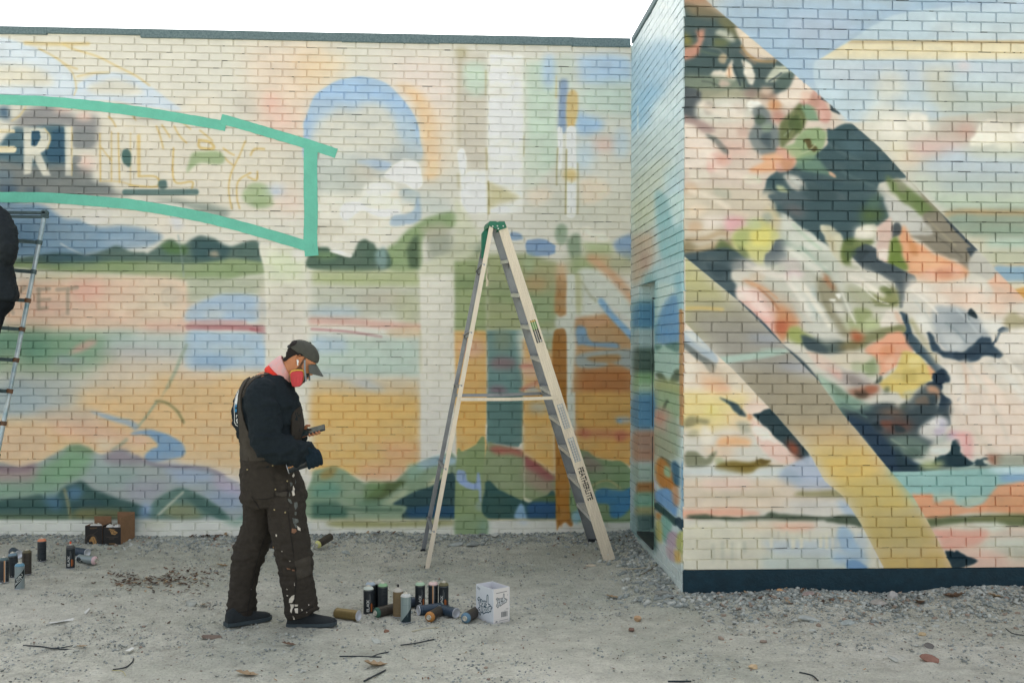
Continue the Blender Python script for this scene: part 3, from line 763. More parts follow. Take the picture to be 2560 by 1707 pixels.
p #bdc6cc 14 .7 1440,870 1520,870 1500,910
l #b9a777 10 5 .7 1230,868 1728,868
p #8fb0bb 10 .8 1850,820 1900,820 1890,900 1850,890
"""
MURAL_FRONT = """
#! sky and clouds
K 1690,-40 2700,-40 2700,1500 1690,1500
C 4
p #a6bdd2 60 1 -500,-60 1762,-60 1900,300 600,700 -500,700
p #93b3cc 40 .8 900,-60 1900,-60 1900,40 1000,30
p #b0bed0 40 .8 0,120 500,120 480,300 100,320
p #9dbad2 40 .8 -500,300 -100,350 100,520 -500,520
p #bdcfda 5 .95 205,505 340,400 500,290 690,165 860,100 1050,68 1400,40 1900,28 1900,700 600,900 300,760
p #b9c9dd 24 .8 1100,30 1500,10 1900,10 1900,60 1300,60
e #c3bfb8 50 .7 1180,215 110,30
p #c3c8c6 50 .7 1300,230 1900,200 1900,300 1300,300
q #dfd5b7 3 1 495,300 1900,302 1900,440 260,440 400,350
q #bba988 5 .85 495,300 1900,304 1900,326 455,322
p #c0ccd6 24 .95 200,450 900,460 1900,455 1900,620 1000,640 400,640
p #b3c2cf 30 .7 560,480 900,470 1000,520 900,590 640,560
e #cfc2c4 24 .8 1310,490 40,40
p #c6c6ba 30 .9 1000,500 1250,480 1250,820 1080,820
p #bccdd8 30 .9 1240,560 1600,560 1600,640 1240,640
p #bac2b8 60 .9 1100,660 1900,660 1900,860 1100,860
p #b7c7d2 24 .9 760,700 860,690 950,780 1100,760 1100,900 900,830 760,820
p #d5d4c8 30 .8 690,560 760,530 860,560 890,680 820,720 720,740 660,700
p #d8d6ca 34 .85 600,840 690,760 800,760 860,820 1000,800 1050,850 1000,1010 760,1120 560,960
p #eae6dc 7 .95 890,870 960,825 1030,840 1060,910 1050,970 980,960 920,930
p #e4e0d6 26 .9 760,850 880,850 900,960 830,1020 700,980
p #b9aaa0 36 .9 1180,900 1400,880 1400,1030 1250,1060 1100,1000
p #d3b5b0 30 .9 880,1070 1050,1020 1250,1050 1350,1090 1200,1140 950,1140
e #c6a79c 26 .8 1330,960 70,60
p #dad3bd 26 .9 760,1060 900,1080 980,1180 900,1220 820,1180
e #dcc3b4 30 .7 930,1170 80,36
p #b5c3cf 30 .9 1200,1100 1900,1120 1900,1300 1240,1300 950,1250
p #a9b9b9 40 .9 1000,1280 1900,1300 1900,1460 1200,1460
p #e7e3d8 7 .95 1355,1050 1400,960 1460,895 1530,880 1590,900 1600,1000 1500,1060 1420,1080
p #e3dfd2 16 .9 1560,920 1700,930 1700,1080 1560,1090
p #e9e6de 12 .9 1690,970 1720,910 1790,900 1900,920 1900,1060 1740,1060
p #c3c8b6 30 .8 1350,1080 1900,1080 1900,1180 1350,1150
p #b3a79c 40 .6 1450,840 1900,840 1900,900 1500,890
p #bcc8ba 30 .9 900,1260 1100,1330 1250,1560 1000,1400
p #bdc6b8 30 .9 1150,1430 1900,1400 1900,1568 1250,1568
l #d2cdb4 12 6 .7 1400,1490 1600,1470 1900,1480
C 8
p #b3c0b0 16 .95 1060,-30 1900,-20 1900,70 1180,70
p #8f9c8b 14 .95 1180,90 1400,70 1900,80 1900,260 1350,270
l #b59d77 40 12 .85 1185,105 1300,85 1500,90 1900,95
e #8fa196 30 .8 1300,150 90,36
l #8fa392 50 14 .8 1380,235 1600,220 1900,235
p #bfbca6 20 .9 1320,280 1500,280 1490,350 1400,350
p #a7bcae 18 .95 1470,285 1900,270 1900,360 1480,350
p #b4b79f 24 .9 1420,370 1900,360 1900,480 1520,480
l #c6aa82 16 6 .8 1530,485 1650,478 1900,470
p #88a5b9 9 .95 1525,495 1620,485 1900,500 1900,600 1600,595
p #d3cab2 14 .9 1600,600 1900,605 1900,660 1660,650
p #cc9c58 6 .95 1670,652 1900,652 1900,900 1740,730
#! lower right field
C 12
p #8cb1ac 26 1 700,470 1900,470 1900,760 900,760
p #d6c0ab 26 1 1000,900 1900,900 1900,1300 1000,1300
#! the wide diagonal band
K 1700,-20 1761,0 1870,92 1990,192 2062,252 2130,311 2200,372 2262,440 2330,512 2440,623 2481,667 2600,790 2600,1174 2290,1178 2226,1177 2106,1034 2045,950 1960,866 1846,752 1713,643 1700,630
C 3
p #cdbfb3 40 1 300,-60 1600,-60 1600,1700 300,1700
p #4d6061 9 .97 400,50 560,60 720,110 810,170 830,250 870,290 880,380 950,440 1100,440 1190,480 1255,530 1250,580 1200,650 1140,690 850,662 820,640 560,735 540,690 400,650
p #ad8a70 18 .95 400,-60 600,-60 650,40 500,50 430,40
p #8a7c62 18 .9 430,60 640,40 760,130 640,130 500,120
p #7c7a58 14 .8 680,150 760,130 840,210 830,290 760,240
p #c7c8b8 9 .92 662,250 690,222 760,228 800,275 812,312 760,298 690,262
p #6f7653 14 .85 650,280 740,290 760,340 660,345
p #c08f7d 9 .92 528,235 582,218 592,295 560,345 528,415 420,450 410,360 500,340 540,300
p #8d8447 16 .9 420,240 480,270 500,330 440,340
p #57686b 9 .8 590,220 650,240 650,340 600,330
p #ddcfbc 7 .95 815,205 900,232 1005,318 1135,432 1020,424 905,384 860,330
l #b3946a 22 6 .85 860,345 900,400 980,450 1100,455
p #e1d7ca 6 .95 640,545 690,520 745,520 770,470 790,445 798,520 812,600 710,592 640,572
p #dfb998 8 .7 750,510 790,480 790,570 750,570
p #e4ddd0 5 .95 868,440 930,480 957,570 932,627 888,580 870,500
p #c9ccba 6 .95 1030,600 1110,495 1180,488 1245,530 1180,560 1100,612
p #5d6f69 7 .9 1110,600 1170,540 1250,525 1230,600 1200,640 1140,660
p #7f8b7b 14 .92 440,560 640,562 860,600 860,660 560,692 430,640
p #9f9e88 12 .92 550,660 850,668 1005,680 1000,722 560,742
e #94807b 16 .8 930,690 60,34
e #8d7264 14 .7 1050,700 60,40
p #575f64 7 .95 400,655 540,662 572,740 552,885 400,885
p #cac9be 14 .95 560,752 905,740 905,880 560,892
e #d9c9be 20 .7 830,800 60,50
p #ebe9e2 5 .95 900,760 950,740 1000,760 990,790 930,815 905,795
p #ddd1c6 12 .95 400,920 500,900 560,980 700,1040 640,1200 400,1220
p #d9b6ac 8 .9 625,1140 770,1128 775,1205 620,1265
p #d7b6aa 26 .85 680,1030 900,1040 920,1160 700,1150
p #a58f8b 9 .9 400,845 540,880 665,958 570,975 500,912 400,900
p #7c807c 6 .9 600,980 700,1030 762,1118 735,1128 665,1052
p #d8c7bb 20 .7 700,960 900,900 920,1040 760,1010
p #748082 8 .92 940,820 1000,775 1060,830 1090,900 1142,980 1130,1090 1080,1152 1000,1130 930,1050 910,980 960,905
p #536268 9 .9 1000,1000 1060,955 1080,1080 1030,1075
p #8d9492 10 .8 940,1030 1000,1050 1010,1110 950,1100
e #c9946c 16 .9 1100,780 50,44
e #ba8678 18 .85 1130,860 50,50
p #66714a 8 .93 1138,930 1250,790 1300,758 1352,830 1300,960 1200,1052 1148,1092
l #8a8d63 14 5 .7 1240,830 1245,950 1200,1030
p #7f9c80 8 .9 1340,780 1420,790 1435,870 1370,875 1335,840
p #8ea27c 8 .92 1150,1090 1260,1050 1310,980 1420,940 1465,1050 1390,1182 1290,1202 1262,1110
l #5c5130 12 3 .85 1320,985 1330,1000
l #5c5130 14 3 .85 1330,1020 1370,1030 1340,1070 1400,1080 1390,1110
p #c89d92 7 .93 1285,742 1380,660 1500,770 1500,900 1400,872 1330,785
p #dfd2c6 8 .93 1130,690 1210,650 1262,550 1382,660 1290,742 1200,790 1140,740
p #dcab86 9 .93 1030,1130 1250,1120 1250,1230 1160,1262 920,1262 1010,1190
C 4
p #435b61 5 .97 -100,1285 -30,1235 120,1190 220,1130 310,1060 312,960 365,950 500,908 700,1080 900,1280 760,1320 690,1380 760,1600 -20,1600 -90,1540 -165,1450 -150,1370
p #8fa47d 7 .9 0,1090 60,1050 110,980 200,945 280,950 310,1000 270,1080 200,1180 90,1200 50,1130
p #5c5130 3 .85 140,1030 190,1025 200,1060 240,1100 200,1115 160,1070
p #7d9a7f 6 .9 130,775 230,790 260,870 180,880 150,850
p #d5a694 6 .9 -60,1080 60,1120 90,1200 40,1250 -60,1260
p #72907c 8 .8 90,1190 220,1140 330,1260 380,1302 300,1280 100,1240
p #d6ab90 4 .95 315,1252 350,1268 385,1305 335,1290
p #ccc7be 7 .9 -10,1290 80,1290 140,1340 185,1450 100,1410 40,1370
p #b0b896 7 .9 -60,1370 -20,1360 40,1420 80,1490 20,1440
p #6f8152 10 .92 740,1295 880,1360 1010,1450 1090,1500 1170,1580 900,1580 850,1480 780,1400
p #8d8975 6 .92 890,1285 1130,1520 1200,1600 1080,1560 980,1410
p #adb1ab 8 .92 680,1380 760,1440 880,1600 740,1600
p #3a4a52 3 .9 270,715 310,725 320,755
p #3a4a52 3 .9 330,770 380,805 400,835 350,810
p #55707a 20 .6 500,1000 640,1100 500,1150 400,1050
C 7
p #c9bfad 20 .95 380,-60 1040,-60 1100,80 1150,200 1100,320 800,340 700,420 380,420
p #e0d6ce 18 .9 560,120 800,110 800,180 600,210
p #daa7ad 16 .9 740,130 880,130 860,200 760,240
l #b39c7c 36 12 .8 470,290 600,280 700,240 760,250
p #8d8164 14 .92 440,285 560,330 780,290 795,350 700,405 440,410
l #c3b094 26 10 .8 520,370 640,330 700,300
p #63744b 10 .92 700,300 790,340 880,400 905,432 700,435
p #c5c380 12 .95 800,250 880,200 1030,130 1140,250 1120,300 1050,400 1012,492 950,470 880,390 800,342
p #a3ae74 14 .85 800,250 900,210 900,320 820,330
p #c9b98b 20 .7 1040,60 1130,90 1150,220 1060,160
p #475a61 7 .96 400,405 690,350 800,362 890,430 922,440 972,490 820,502 780,560 832,640 820,700 862,765 560,560 400,430
p #8d908f 16 .9 800,440 900,430 945,490 800,505
p #54616a 5 .96 1028,400 1080,360 1120,293 1226,313 1200,400 1205,460 1120,470 1040,502
p #bcc2b7 40 .9 1150,100 1600,200 1600,900 1200,560
p #a2b6a5 26 .85 1150,200 1230,240 1350,380 1468,470 1468,520 1300,420 1180,300
p #cdcfc6 12 .9 1150,70 1260,170 1400,260 1600,380 1400,380 1200,300
p #54656a 6 .95 1075,-40 1600,-40 1600,360 1390,250 1260,160 1150,62
p #d9d5c2 6 .9 1425,190 1468,180 1500,280 1460,250
p #c7b4b9 20 .85 1150,440 1300,440 1280,500 1160,500
p #a5b39f 20 .8 1000,500 1150,500 1150,560 1020,560
p #d3ccc2 20 .8 820,520 1000,540 1000,600 850,580
p #c08b66 12 .92 870,590 1000,602 1180,680 1250,780 1262,900 1200,1000 1150,1045 1100,960 1130,860 1090,760 1000,680
p #dcb5ab 10 .93 825,650 900,640 1000,660 1090,760 1130,830 1110,960 1140,1040 1000,890 900,800 832,722
p #ddd3ca 10 .85 820,640 900,645 905,730 830,720
p #b56b4b 18 .85 1120,900 1200,900 1210,960 1150,980
p #c3c6bf 30 .85 1280,600 1600,600 1600,950 1300,900
p #9fb5bd 24 .6 1400,700 1600,700 1600,850 1450,850
p #9aa563 12 .9 1205,940 1300,960 1400,1020 1300,1052 1200,1012
p #4d5e5c 9 .93 1300,1045 1400,1000 1600,1030 1600,1120 1390,1102
p #d5c4b5 8 .92 1300,1060 1400,1110 1600,1200 1500,1220 1380,1160
p #d9c0b2 10 .85 1370,1130 1468,1170 1520,1260 1430,1230
C 8
p #435b61 6 .96 -60,60 40,20 200,10 500,0 730,-20 765,100 700,182 600,190 540,210 512,310 470,332 430,300 400,232 340,190 258,190 300,290 320,332 200,240 100,180 20,110
p #7b7374 24 .8 -20,40 100,40 150,110 60,110
p #586d3f 24 .85 560,70 680,50 740,120 640,170 580,180
p #c7c4ad 6 .95 258,190 340,198 402,240 432,310 430,475 370,420 322,330 288,250
p #b9b093 10 .6 300,230 360,280 380,400 330,320
p #bfbfba 8 .94 735,-20 880,20 1010,130 1070,150 1082,250 960,272 900,200 780,142
p #6f8253 8 .93 890,-30 1000,-10 1115,90 1040,92 960,50
p #857f71 7 .95 1005,120 1112,90 1200,130 1232,190 1402,370 1350,505 1250,430 1130,400 1000,300 905,255 1082,252
l #445059 26 4 .92 1150,80 1232,190 1320,280 1405,365
p #445059 4 .92 1340,350 1405,350 1400,400 1375,420
p #dca27b 10 .95 850,198 890,198 920,270 1012,330 1060,380 1150,410 1330,500 1300,585 960,592 890,500 850,380 828,280
p #dfb29c 16 .85 1020,500 1300,480 1310,560 1000,580
p #e2b793 14 .7 950,400 1120,420 1150,480 980,480
p #4a5357 5 .95 780,200 830,163 852,190 842,260 778,272
p #d0b6ab 7 .94 630,200 700,180 780,138 782,330 760,450 700,430 660,360 680,270
p #dfd5cb 6 .9 680,370 760,360 762,440 700,430
p #bfbeab 6 .94 530,215 620,178 672,190 672,270 630,292 518,302
p #63743e 8 .94 430,300 620,288 640,322 500,400 490,480 562,502 430,472
p #6d823e 8 .94 780,290 830,288 862,400 905,515 780,480 758,420
p #45535b 4 .97 488,400 540,348 610,318 660,350 682,430 760,460 880,510 942,560 975,600 890,660 880,740 842,792 820,700 800,620 740,570 640,530 560,490
p #cecbc0 16 .94 425,480 560,502 720,560 795,600 820,700 600,690 430,600
p #a2a58a 20 .85 430,610 640,650 820,690 830,780 600,780 430,740
p #868a5d 10 .9 640,705 800,640 832,770 700,775
l #5e6a48 8 4 .7 660,770 760,770 830,740
l #dcd9cf 10 5 .7 500,600 600,650 680,660
l #dcd9cf 10 5 .7 540,560 640,640 690,700
p #bdbdb2 40 .9 -300,450 260,470 430,620 430,960 200,960 -60,800
p #a9bfc3 20 .6 190,640 250,660 230,760 190,740
p #948f78 14 .92 240,540 330,560 400,690 430,770 500,960 430,1005 330,850 240,710
p #ad7c5c 10 .9 275,545 330,570 372,650 330,642
p #ecebe6 4 .9 325,725 370,725 375,738 335,738
p #ecebe6 4 .9 375,685 410,690 400,725 385,715
p #d3d2c8 10 .8 340,750 420,760 470,900 500,980 430,900
p #c98e67 20 .85 -60,760 40,800 120,920 40,930 -60,900
p #b5664a 14 .85 -60,890 20,890 30,950 -60,960
p #9ea765 9 .9 40,930 110,930 150,1000 100,1040 40,990
p #c6c6bd 16 .85 120,880 300,900 410,1030 300,1050 200,970
p #45555a 7 .94 110,985 180,1000 290,1070 322,1112 210,1112 150,1060
p #a4ac82 24 .92 440,860 700,850 700,960 560,1000 460,960
p #7d8059 12 .92 430,1060 640,960 820,898 895,930 882,985 780,985 640,1050 560,1092
p #ac5b3a 16 .92 490,960 560,980 570,1040 500,1030
p #7f7250 16 .85 400,1050 540,1060 520,1110 420,1110
p #ddd6cb 7 .94 700,890 760,800 820,800 905,900 860,912 720,922
p #d0aa90 8 .6 800,820 860,850 895,905 830,890
p #38505f 4 .97 838,820 900,850 932,960 1002,1050 1092,1150 1172,1240 1100,1262 1040,1190 960,1110 900,1062 870,990 892,920
l #98976f 44 12 .85 935,880 1000,990 1060,1080 1120,1170
p #dca285 8 .95 585,1095 700,1020 780,970 870,978 902,1050 942,1110 860,1122 830,1200 780,1242 700,1292 680,1190 640,1142
p #cfbb73 7 .95 830,1200 862,1110 960,1120 1042,1200 1102,1270 1040,1342 930,1402 880,1452 830,1402 730,1392 700,1332 790,1262
p #dd9f7e 8 .8 1050,1210 1100,1260 1090,1310 1060,1270
p #8b9b72 14 .9 540,1190 650,1150 680,1260 600,1280
p #d6cec2 30 .95 900,600 1100,600 1900,800 1900,1700 1230,1640 1180,1300 1000,1000
p #e2dcd2 30 .8 1150,640 1480,590 1500,760 1300,760
p #dfc4b2 30 .85 1050,620 1380,650 1480,720 1300,820 1200,740
p #cbc8bf 16 .9 890,640 1040,620 1060,800 1000,920 900,800 850,780
p #d6d6d0 14 .8 950,850 1050,840 1110,960 1050,1000
p #a5acb0 12 .92 1100,780 1300,798 1440,880 1512,1000 1400,1052 1330,1112 1180,1102 1090,960
p #949da3 20 .85 1160,830 1280,800 1350,880 1400,950 1230,960
p #c3c6c5 14 .7 1150,960 1300,1000 1290,1100 1200,1090
p #d7d6d0 12 .85 1440,890 1600,890 1560,1000 1500,990
p #33495a 5 .97 1050,980 1085,985 1110,1040 1180,1112 1300,1112 1400,1030 1450,995 1460,1010 1495,1000 1512,1012 1542,1070 1597,1130 1580,1152 1510,1142 1450,1152 1380,1182 1290,1182 1180,1142 1080,1100
p #44546b 12 .6 1180,1120 1290,1130 1300,1170 1200,1140
l #33495a 18 2 .95 1530,1050 1555,1020 1580,970 1640,945
p #33495a 3 .95 1560,960 1610,925 1650,955 1620,970
p #2a3b43 3 .96 1342,812 1380,802 1412,866 1362,850
l #6d7f85 10 6 .7 1345,830 1350,880
p #a8a182 10 .92 1610,862 1680,820 1750,860 1800,920 1640,942
p #ded9d0 14 .9 1590,960 1900,950 1900,1150 1610,1130
p #dfb79e 10 .9 1495,590 1562,528 1700,660 1760,740 1580,720
p #bab8b0 6 .94 1345,505 1410,370 1535,490 1500,582
e #dfc0ac 30 .7 1560,760 90,80
l #bdbab2 50 16 .7 1500,1190 1680,1200 1900,1330
l #c6c2bb 40 16 .6 1300,1160 1450,1280 1560,1300
l #dcbfab 26 12 .7 1310,1190 1340,1360 1310,1568
l #dcc8b8 40 14 .7 1450,1280 1600,1450 1680,1640
l #c3beb2 22 10 .6 1560,1330 1680,1480 1760,1620
p #1f3648 4 .97 1085,1270 1160,1238 1207,1290 1190,1332 1150,1362 1162,1420 1222,1470 1226,1500 1190,1542 1215,1640 1110,1640 1138,1450 1120,1402 1040,1352 1090,1320
p #27405a 3 .9 1262,1462 1280,1440 1290,1450 1272,1475
p #576264 14 .94 400,1640 390,1480 500,1500 620,1520 760,1500 820,1540 900,1480 960,1410 1040,1352 1140,1402 1100,1500 1110,1640
p #33454d 12 .8 600,1530 760,1500 820,1540 900,1490 850,1600 600,1600
p #bd9174 10 .9 1040,1370 1120,1370 1140,1440 1080,1440
p #c6bd88 8 .7 900,1400 960,1380 900,1460
p #915f4b 16 .92 440,1385 600,1362 705,1352 680,1412 560,1452 470,1422
p #a59b97 14 .92 290,1205 430,1240 560,1290 640,1332 520,1352 420,1340
p #bcb7b3 8 .7 550,1270 600,1300 590,1340 560,1310
p #d4c1b4 9 .92 190,1120 330,1190 430,1265 350,1255 260,1212
p #dcb3a6 10 .7 310,1220 400,1260 420,1310 350,1280
p #7b9987 14 .92 220,1280 300,1310 450,1420 570,1482 430,1600 330,1420
p #d1c8b4 10 .92 330,1150 500,1108 642,1150 580,1202 500,1242 400,1202
p #aab093 10 .8 480,1200 560,1190 570,1230 510,1260
p #4a554d 6 .92 685,1300 705,1285 700,1330 660,1342
p #45574d 10 .8 735,1370 760,1360 760,1400 730,1410
l #42525a 34 5 .95 -120,990 0,1090 130,1195 250,1340
C 7
l #43555f 20 3 .95 840,745 1000,885 1140,1045
l #8fa3b8 6 2 .8 870,790 1000,900 1120,1030
C 12
p #3c4c53 12 .95 400,40 520,70 620,40 760,20 860,70 950,50 1040,-20 1110,-60 1135,60 1225,40 1215,130 1160,142 1050,160 1010,190 1000,240 1100,290 930,440 1030,512 780,522 620,322 460,122
p #7d9789 16 .85 400,-20 560,10 640,60 500,60 430,60
p #2b4154 10 .95 455,115 640,180 830,380 935,440 1030,512 780,525 620,322
p #6f4c42 24 .9 690,150 830,120 950,170 880,240 720,230
p #8a6a55 20 .7 700,60 850,60 880,110 720,110
p #6c7f76 18 .9 750,270 930,250 1052,300 1050,400 860,402
p #54606a 10 .7 640,150 780,120 760,200 680,220
p #cfccc7 12 .93 985,245 1040,150 1150,108 1205,190 1110,285
p #c3bfd3 14 .7 1100,160 1170,130 1190,190 1130,210
p #9aa6a0 14 .7 1100,280 1230,240 1180,300 1120,320
p #dacabc 30 .95 1235,-60 1900,-60 1900,420 1380,420 1290,240 1230,200
l #c6beb2 24 12 .6 1440,-40 1560,100 1640,300
l #cfc0b0 30 12 .6 1600,-40 1700,120 1780,300
l #bfb7a6 40 16 .5 1380,200 1450,300 1560,400
p #e3d3c6 20 .7 1300,20 1450,100 1480,220 1380,180
p #d7a5a2 14 .92 1185,235 1290,228 1372,262 1372,425 1300,402 1280,282
p #c2a5bd 16 .7 1200,230 1270,240 1240,290 1190,280
p #1d3a44 4 .97 1228,292 1255,278 1285,290 1285,375 1298,390 1352,430 1372,472 1160,492 1080,470 1100,420 1180,390 1215,350
p #c9cfc9 8 .85 1060,350 1200,340 1190,380 1110,390
p #29404a 10 .92 830,330 880,420 1000,480 1060,490 1100,450 1180,420 1150,495 850,510
p #254048 4 .96 1388,450 1430,418 1500,420 1452,440 1492,472 1410,470
p #935f4a 12 .9 1490,405 1590,405 1590,460 1500,455
p #94998a 14 .9 1580,400 1900,390 1900,475 1580,475
p #9da57a 16 .9 1000,450 1150,440 1150,500 1010,500
p #828d83 8 .9 1140,480 1300,490 1500,475 1500,500 1270,515 1150,505
C 3
l #5d6f62 16 5 .8 560,380 640,400 720,410
l #7a8480 14 5 .7 620,350 700,370 740,420
p #b9a98e 6 .85 690,420 740,400 760,430 735,470 700,460
l #39494e 12 4 .85 800,480 830,560 850,630
l #a5876f 14 6 .7 850,380 900,430 960,470
p #c9b3a6 8 .8 700,590 760,600 770,630 700,640
l #59635c 12 4 .8 570,600 640,610 700,640
p #d8c0ae 10 .8 1010,640 1090,650 1060,700 1000,690
l #49575c 12 3 .85 1060,600 1110,570 1150,540
p #e2d6c9 6 .85 1150,700 1230,680 1280,700 1220,760
p #b98f80 10 .8 1310,690 1390,700 1440,760 1400,800
p #d3aaa0 8 .8 1400,790 1460,830 1460,880 1420,860
l #8f9a80 12 4 .8 1170,1000 1240,930 1290,860
p #52623f 6 .85 1200,900 1250,850 1270,900 1230,960
l #b9c0a0 10 4 .7 1290,1130 1350,1110 1400,1060
p #9a8f86 10 .75 580,760 640,750 660,820 600,840
p #e0dbd2 8 .8 690,780 780,770 830,830 740,850
p #c3a79b 9 .75 820,950 890,940 900,1000 840,1010
l #9a8a84 10 4 .7 690,1060 760,1090 850,1090
p #e6d5c8 9 .8 460,1030 560,1040 590,1100 480,1110
p #d6a898 10 .8 680,1150 740,1145 750,1195 690,1200
p #e3b593 8 .8 1040,1150 1150,1140 1160,1190 1060,1200
p #c4916f 8 .8 1150,1180 1240,1170 1230,1230 1170,1240
p #58695a 6 .85 960,860 1010,840 1040,890 990,930
p #8fa08d 8 .8 1010,930 1060,910 1080,950 1030,970
p #d8d2c4 9 .75 480,1250 600,1260 620,1320 500,1330
p #c7ab90 12 .75 450,1350 530,1360 540,1420 450,1420
p #b3b4a4 10 .75 650,1380 760,1400 780,1460 680,1450
p #ccd0bb 7 .85 880,1300 980,1290 1000,1340 900,1350
C 4
l #37515c 30 10 .6 120,1300 260,1340 420,1350
l #5f7478 20 8 .6 330,1060 450,1140 600,1200
l #4a6470 26 10 .6 520,960 620,1080 720,1180
p #3b5257 10 .7 120,1360 260,1380 400,1440 300,1500 150,1440
l #6a7f80 16 8 .55 420,1260 540,1320 660,1370
p #567061 12 .7 600,1480 680,1420 720,1470 660,1560
p #8b8d76 8 .8 800,1300 870,1340 900,1400 840,1400
p #c5c9c3 6 .85 40,1300 90,1310 120,1350 70,1350
p #a5b28a 6 .8 20,1100 90,1090 130,1130 60,1160
l #6f7f4e 10 4 .8 100,830 130,900 110,980
p #55663f 6 .85 60,880 100,850 120,920 80,980
p #e0c6b6 8 .8 120,690 180,680 190,730 130,740
C 7
p #d9c9b4 12 .8 470,60 560,40 600,90 500,120
p #c9a98a 12 .7 480,160 560,170 560,230 480,220
l #d8c5b2 20 8 .7 700,30 800,80 900,110
p #b8c296 10 .8 900,150 980,130 1000,200 920,210
p #d6cd79 10 .85 930,230 1060,220 1050,330 950,330
p #6e7b55 8 .8 830,330 880,360 920,420 860,400
p #3f5259 6 .85 600,460 720,470 780,520 680,560
p #98a39a 12 .75 1010,100 1070,90 1090,150 1030,160
p #d9c2c6 14 .75 1180,520 1290,510 1300,570 1190,570
l #b2c3b0 24 8 .75 1240,180 1340,280 1440,360
l #dcdcd2 20 8 .75 1300,380 1400,450 1480,500
p #c9b9a4 10 .8 920,540 1010,530 1030,580 940,590
l #a9714f 14 6 .8 980,640 1070,720 1130,800
l #d0a07c 16 6 .75 930,610 1030,650 1120,720
p #e5c9c0 10 .8 880,680 960,690 1000,760 920,750
p #e0a79c 14 .7 960,800 1040,830 1080,900 1000,870
l #cfc5b9 18 8 .75 1230,720 1300,800 1380,900
p #8aa0a2 16 .65 1340,760 1440,780 1440,860 1360,850
C 8
l #cdd1c8 26 10 .75 60,380 160,480 280,560
l #9fb3a6 18 8 .75 120,340 220,440 330,540
l #8f8c74 16 6 .8 260,640 300,760 350,860
l #dad8cd 14 5 .8 420,680 470,800 520,900
l #b0ad96 14 6 .75 480,640 560,760 600,860
l #d9d6c9 12 4 .8 560,620 660,720 760,760
p #8f9a6a 9 .8 500,800 600,790 640,860 540,900
p #b4bd92 10 .8 580,880 660,870 690,930 600,950
p #6f7a4f 8 .8 700,640 770,630 800,680 730,700
l #ded9cf 14 5 .8 600,560 690,590 770,640
p #c48a5a 8 .75 900,300 960,340 980,400 920,390
p #e4b08a 10 .8 920,430 1010,440 1040,500 950,510
p #c98d70 10 .75 1100,520 1200,500 1230,560 1120,570
l #9b957f 14 5 .8 1050,140 1150,240 1250,330
l #6f6b60 14 5 .75 1100,260 1200,330 1300,420
p #a9a69c 8 .8 1010,200 1070,190 1060,240 1000,240
p #3a484e 5 .85 520,400 580,360 620,380 560,440
p #586a4a 8 .8 440,380 500,350 520,400 460,440
l #e6e1d8 16 6 .8 930,660 1040,740 1120,830
l #bfc2bd 18 8 .75 960,740 1050,860 1100,950
l #8a979d 14 6 .75 1180,900 1260,960 1330,1040
l #b9c0c2 14 6 .7 1260,800 1340,880 1420,980
p #2c4152 5 .85 1240,1120 1330,1110 1400,1060 1440,1080 1380,1150 1280,1170
p #e7d3c4 12 .75 1330,660 1430,650 1460,740 1360,760
p #cfb7a6 12 .7 1560,640 1660,680 1700,760 1600,760
l #e5dfd5 22 8 .75 1620,1160 1700,1250 1762,1330
l #e1d0c3 20 8 .7 1340,1230 1430,1380 1500,1520
l #cabfb2 18 8 .7 1250,1250 1290,1400 1330,1540
p #d7956f 8 .75 700,1080 790,1060 800,1120 720,1140
p #e0b59a 8 .8 740,1180 800,1160 800,1220 740,1230
p #b8a662 8 .75 860,1250 950,1240 960,1320 880,1340
p #d7c98c 8 .8 900,1160 980,1150 1010,1210 920,1220
p #6f8370 9 .75 330,1340 420,1390 480,1440 400,1440
p #a5bba8 8 .7 250,1300 320,1340 360,1400 300,1390
p #4c4438 8 .75 520,1390 600,1400 600,1440 530,1440
p #a8674e 9 .8 600,1370 680,1360 670,1400 610,1410
p #8d8580 9 .75 470,1290 560,1310 580,1350 490,1340
p #4f5c52 8 .8 780,1480 840,1510 900,1470 870,1530
p #b7b394 8 .75 860,1410 930,1400 900,1460
p #7b6a5c 8 .75 960,1450 1040,1430 1060,1490 980,1500
C 12
l #5f7a74 14 6 .75 420,20 520,70 600,120
p #22323a 8 .8 640,150 700,170 720,220 650,200
p #7d4a38 9 .75 700,150 770,140 790,180 720,190
p #253840 6 .85 800,180 860,190 880,220 820,230
l #8c9a8a 12 5 .7 780,280 860,330 950,390
p #53685e 9 .75 880,350 980,360 1020,420 920,410
p #dfdcd8 8 .8 1060,160 1120,150 1140,190 1080,200
p #b8a9c0 9 .7 1090,210 1160,200 1170,240 1110,250
p #e3b8b4 9 .75 1250,250 1330,260 1340,330 1280,320
p #e9dccf 14 .7 1420,60 1500,50 1520,150 1440,160
C 7
l #e3d9d0 46 16 .75 900,470 1020,520 1150,560
l #ddd9d0 50 14 .75 1240,560 1340,680 1440,820
l #e6dcd3 36 12 .75 1180,560 1280,700 1360,840
p #e9d6cf 14 .75 850,660 930,660 1020,760 1060,860 960,800
C 8
l #e3e0d7 44 14 .75 20,360 140,430 260,520
l #d9d9cf 50 16 .7 60,600 150,740 230,880
l #e1dccf 34 10 .75 150,640 240,780 330,920
l #e6dfd4 36 12 .75 480,560 600,620 720,700
l #e4d9cd 60 20 .7 940,640 1060,680 1180,740
l #e7e0d6 60 20 .7 1220,1230 1280,1380 1320,1540
l #ead9cb 50 18 .7 1400,1220 1520,1380 1620,1560
l #dcdad3 50 18 .7 1560,1200 1680,1340 1760,1460
p #e8e2d8 16 .75 520,220 600,190 660,210 640,280 540,290
C 3
l #e3d7ca 50 16 .75 560,770 700,830 860,860
l #e6d9cd 46 16 .75 460,960 560,1060 640,1180
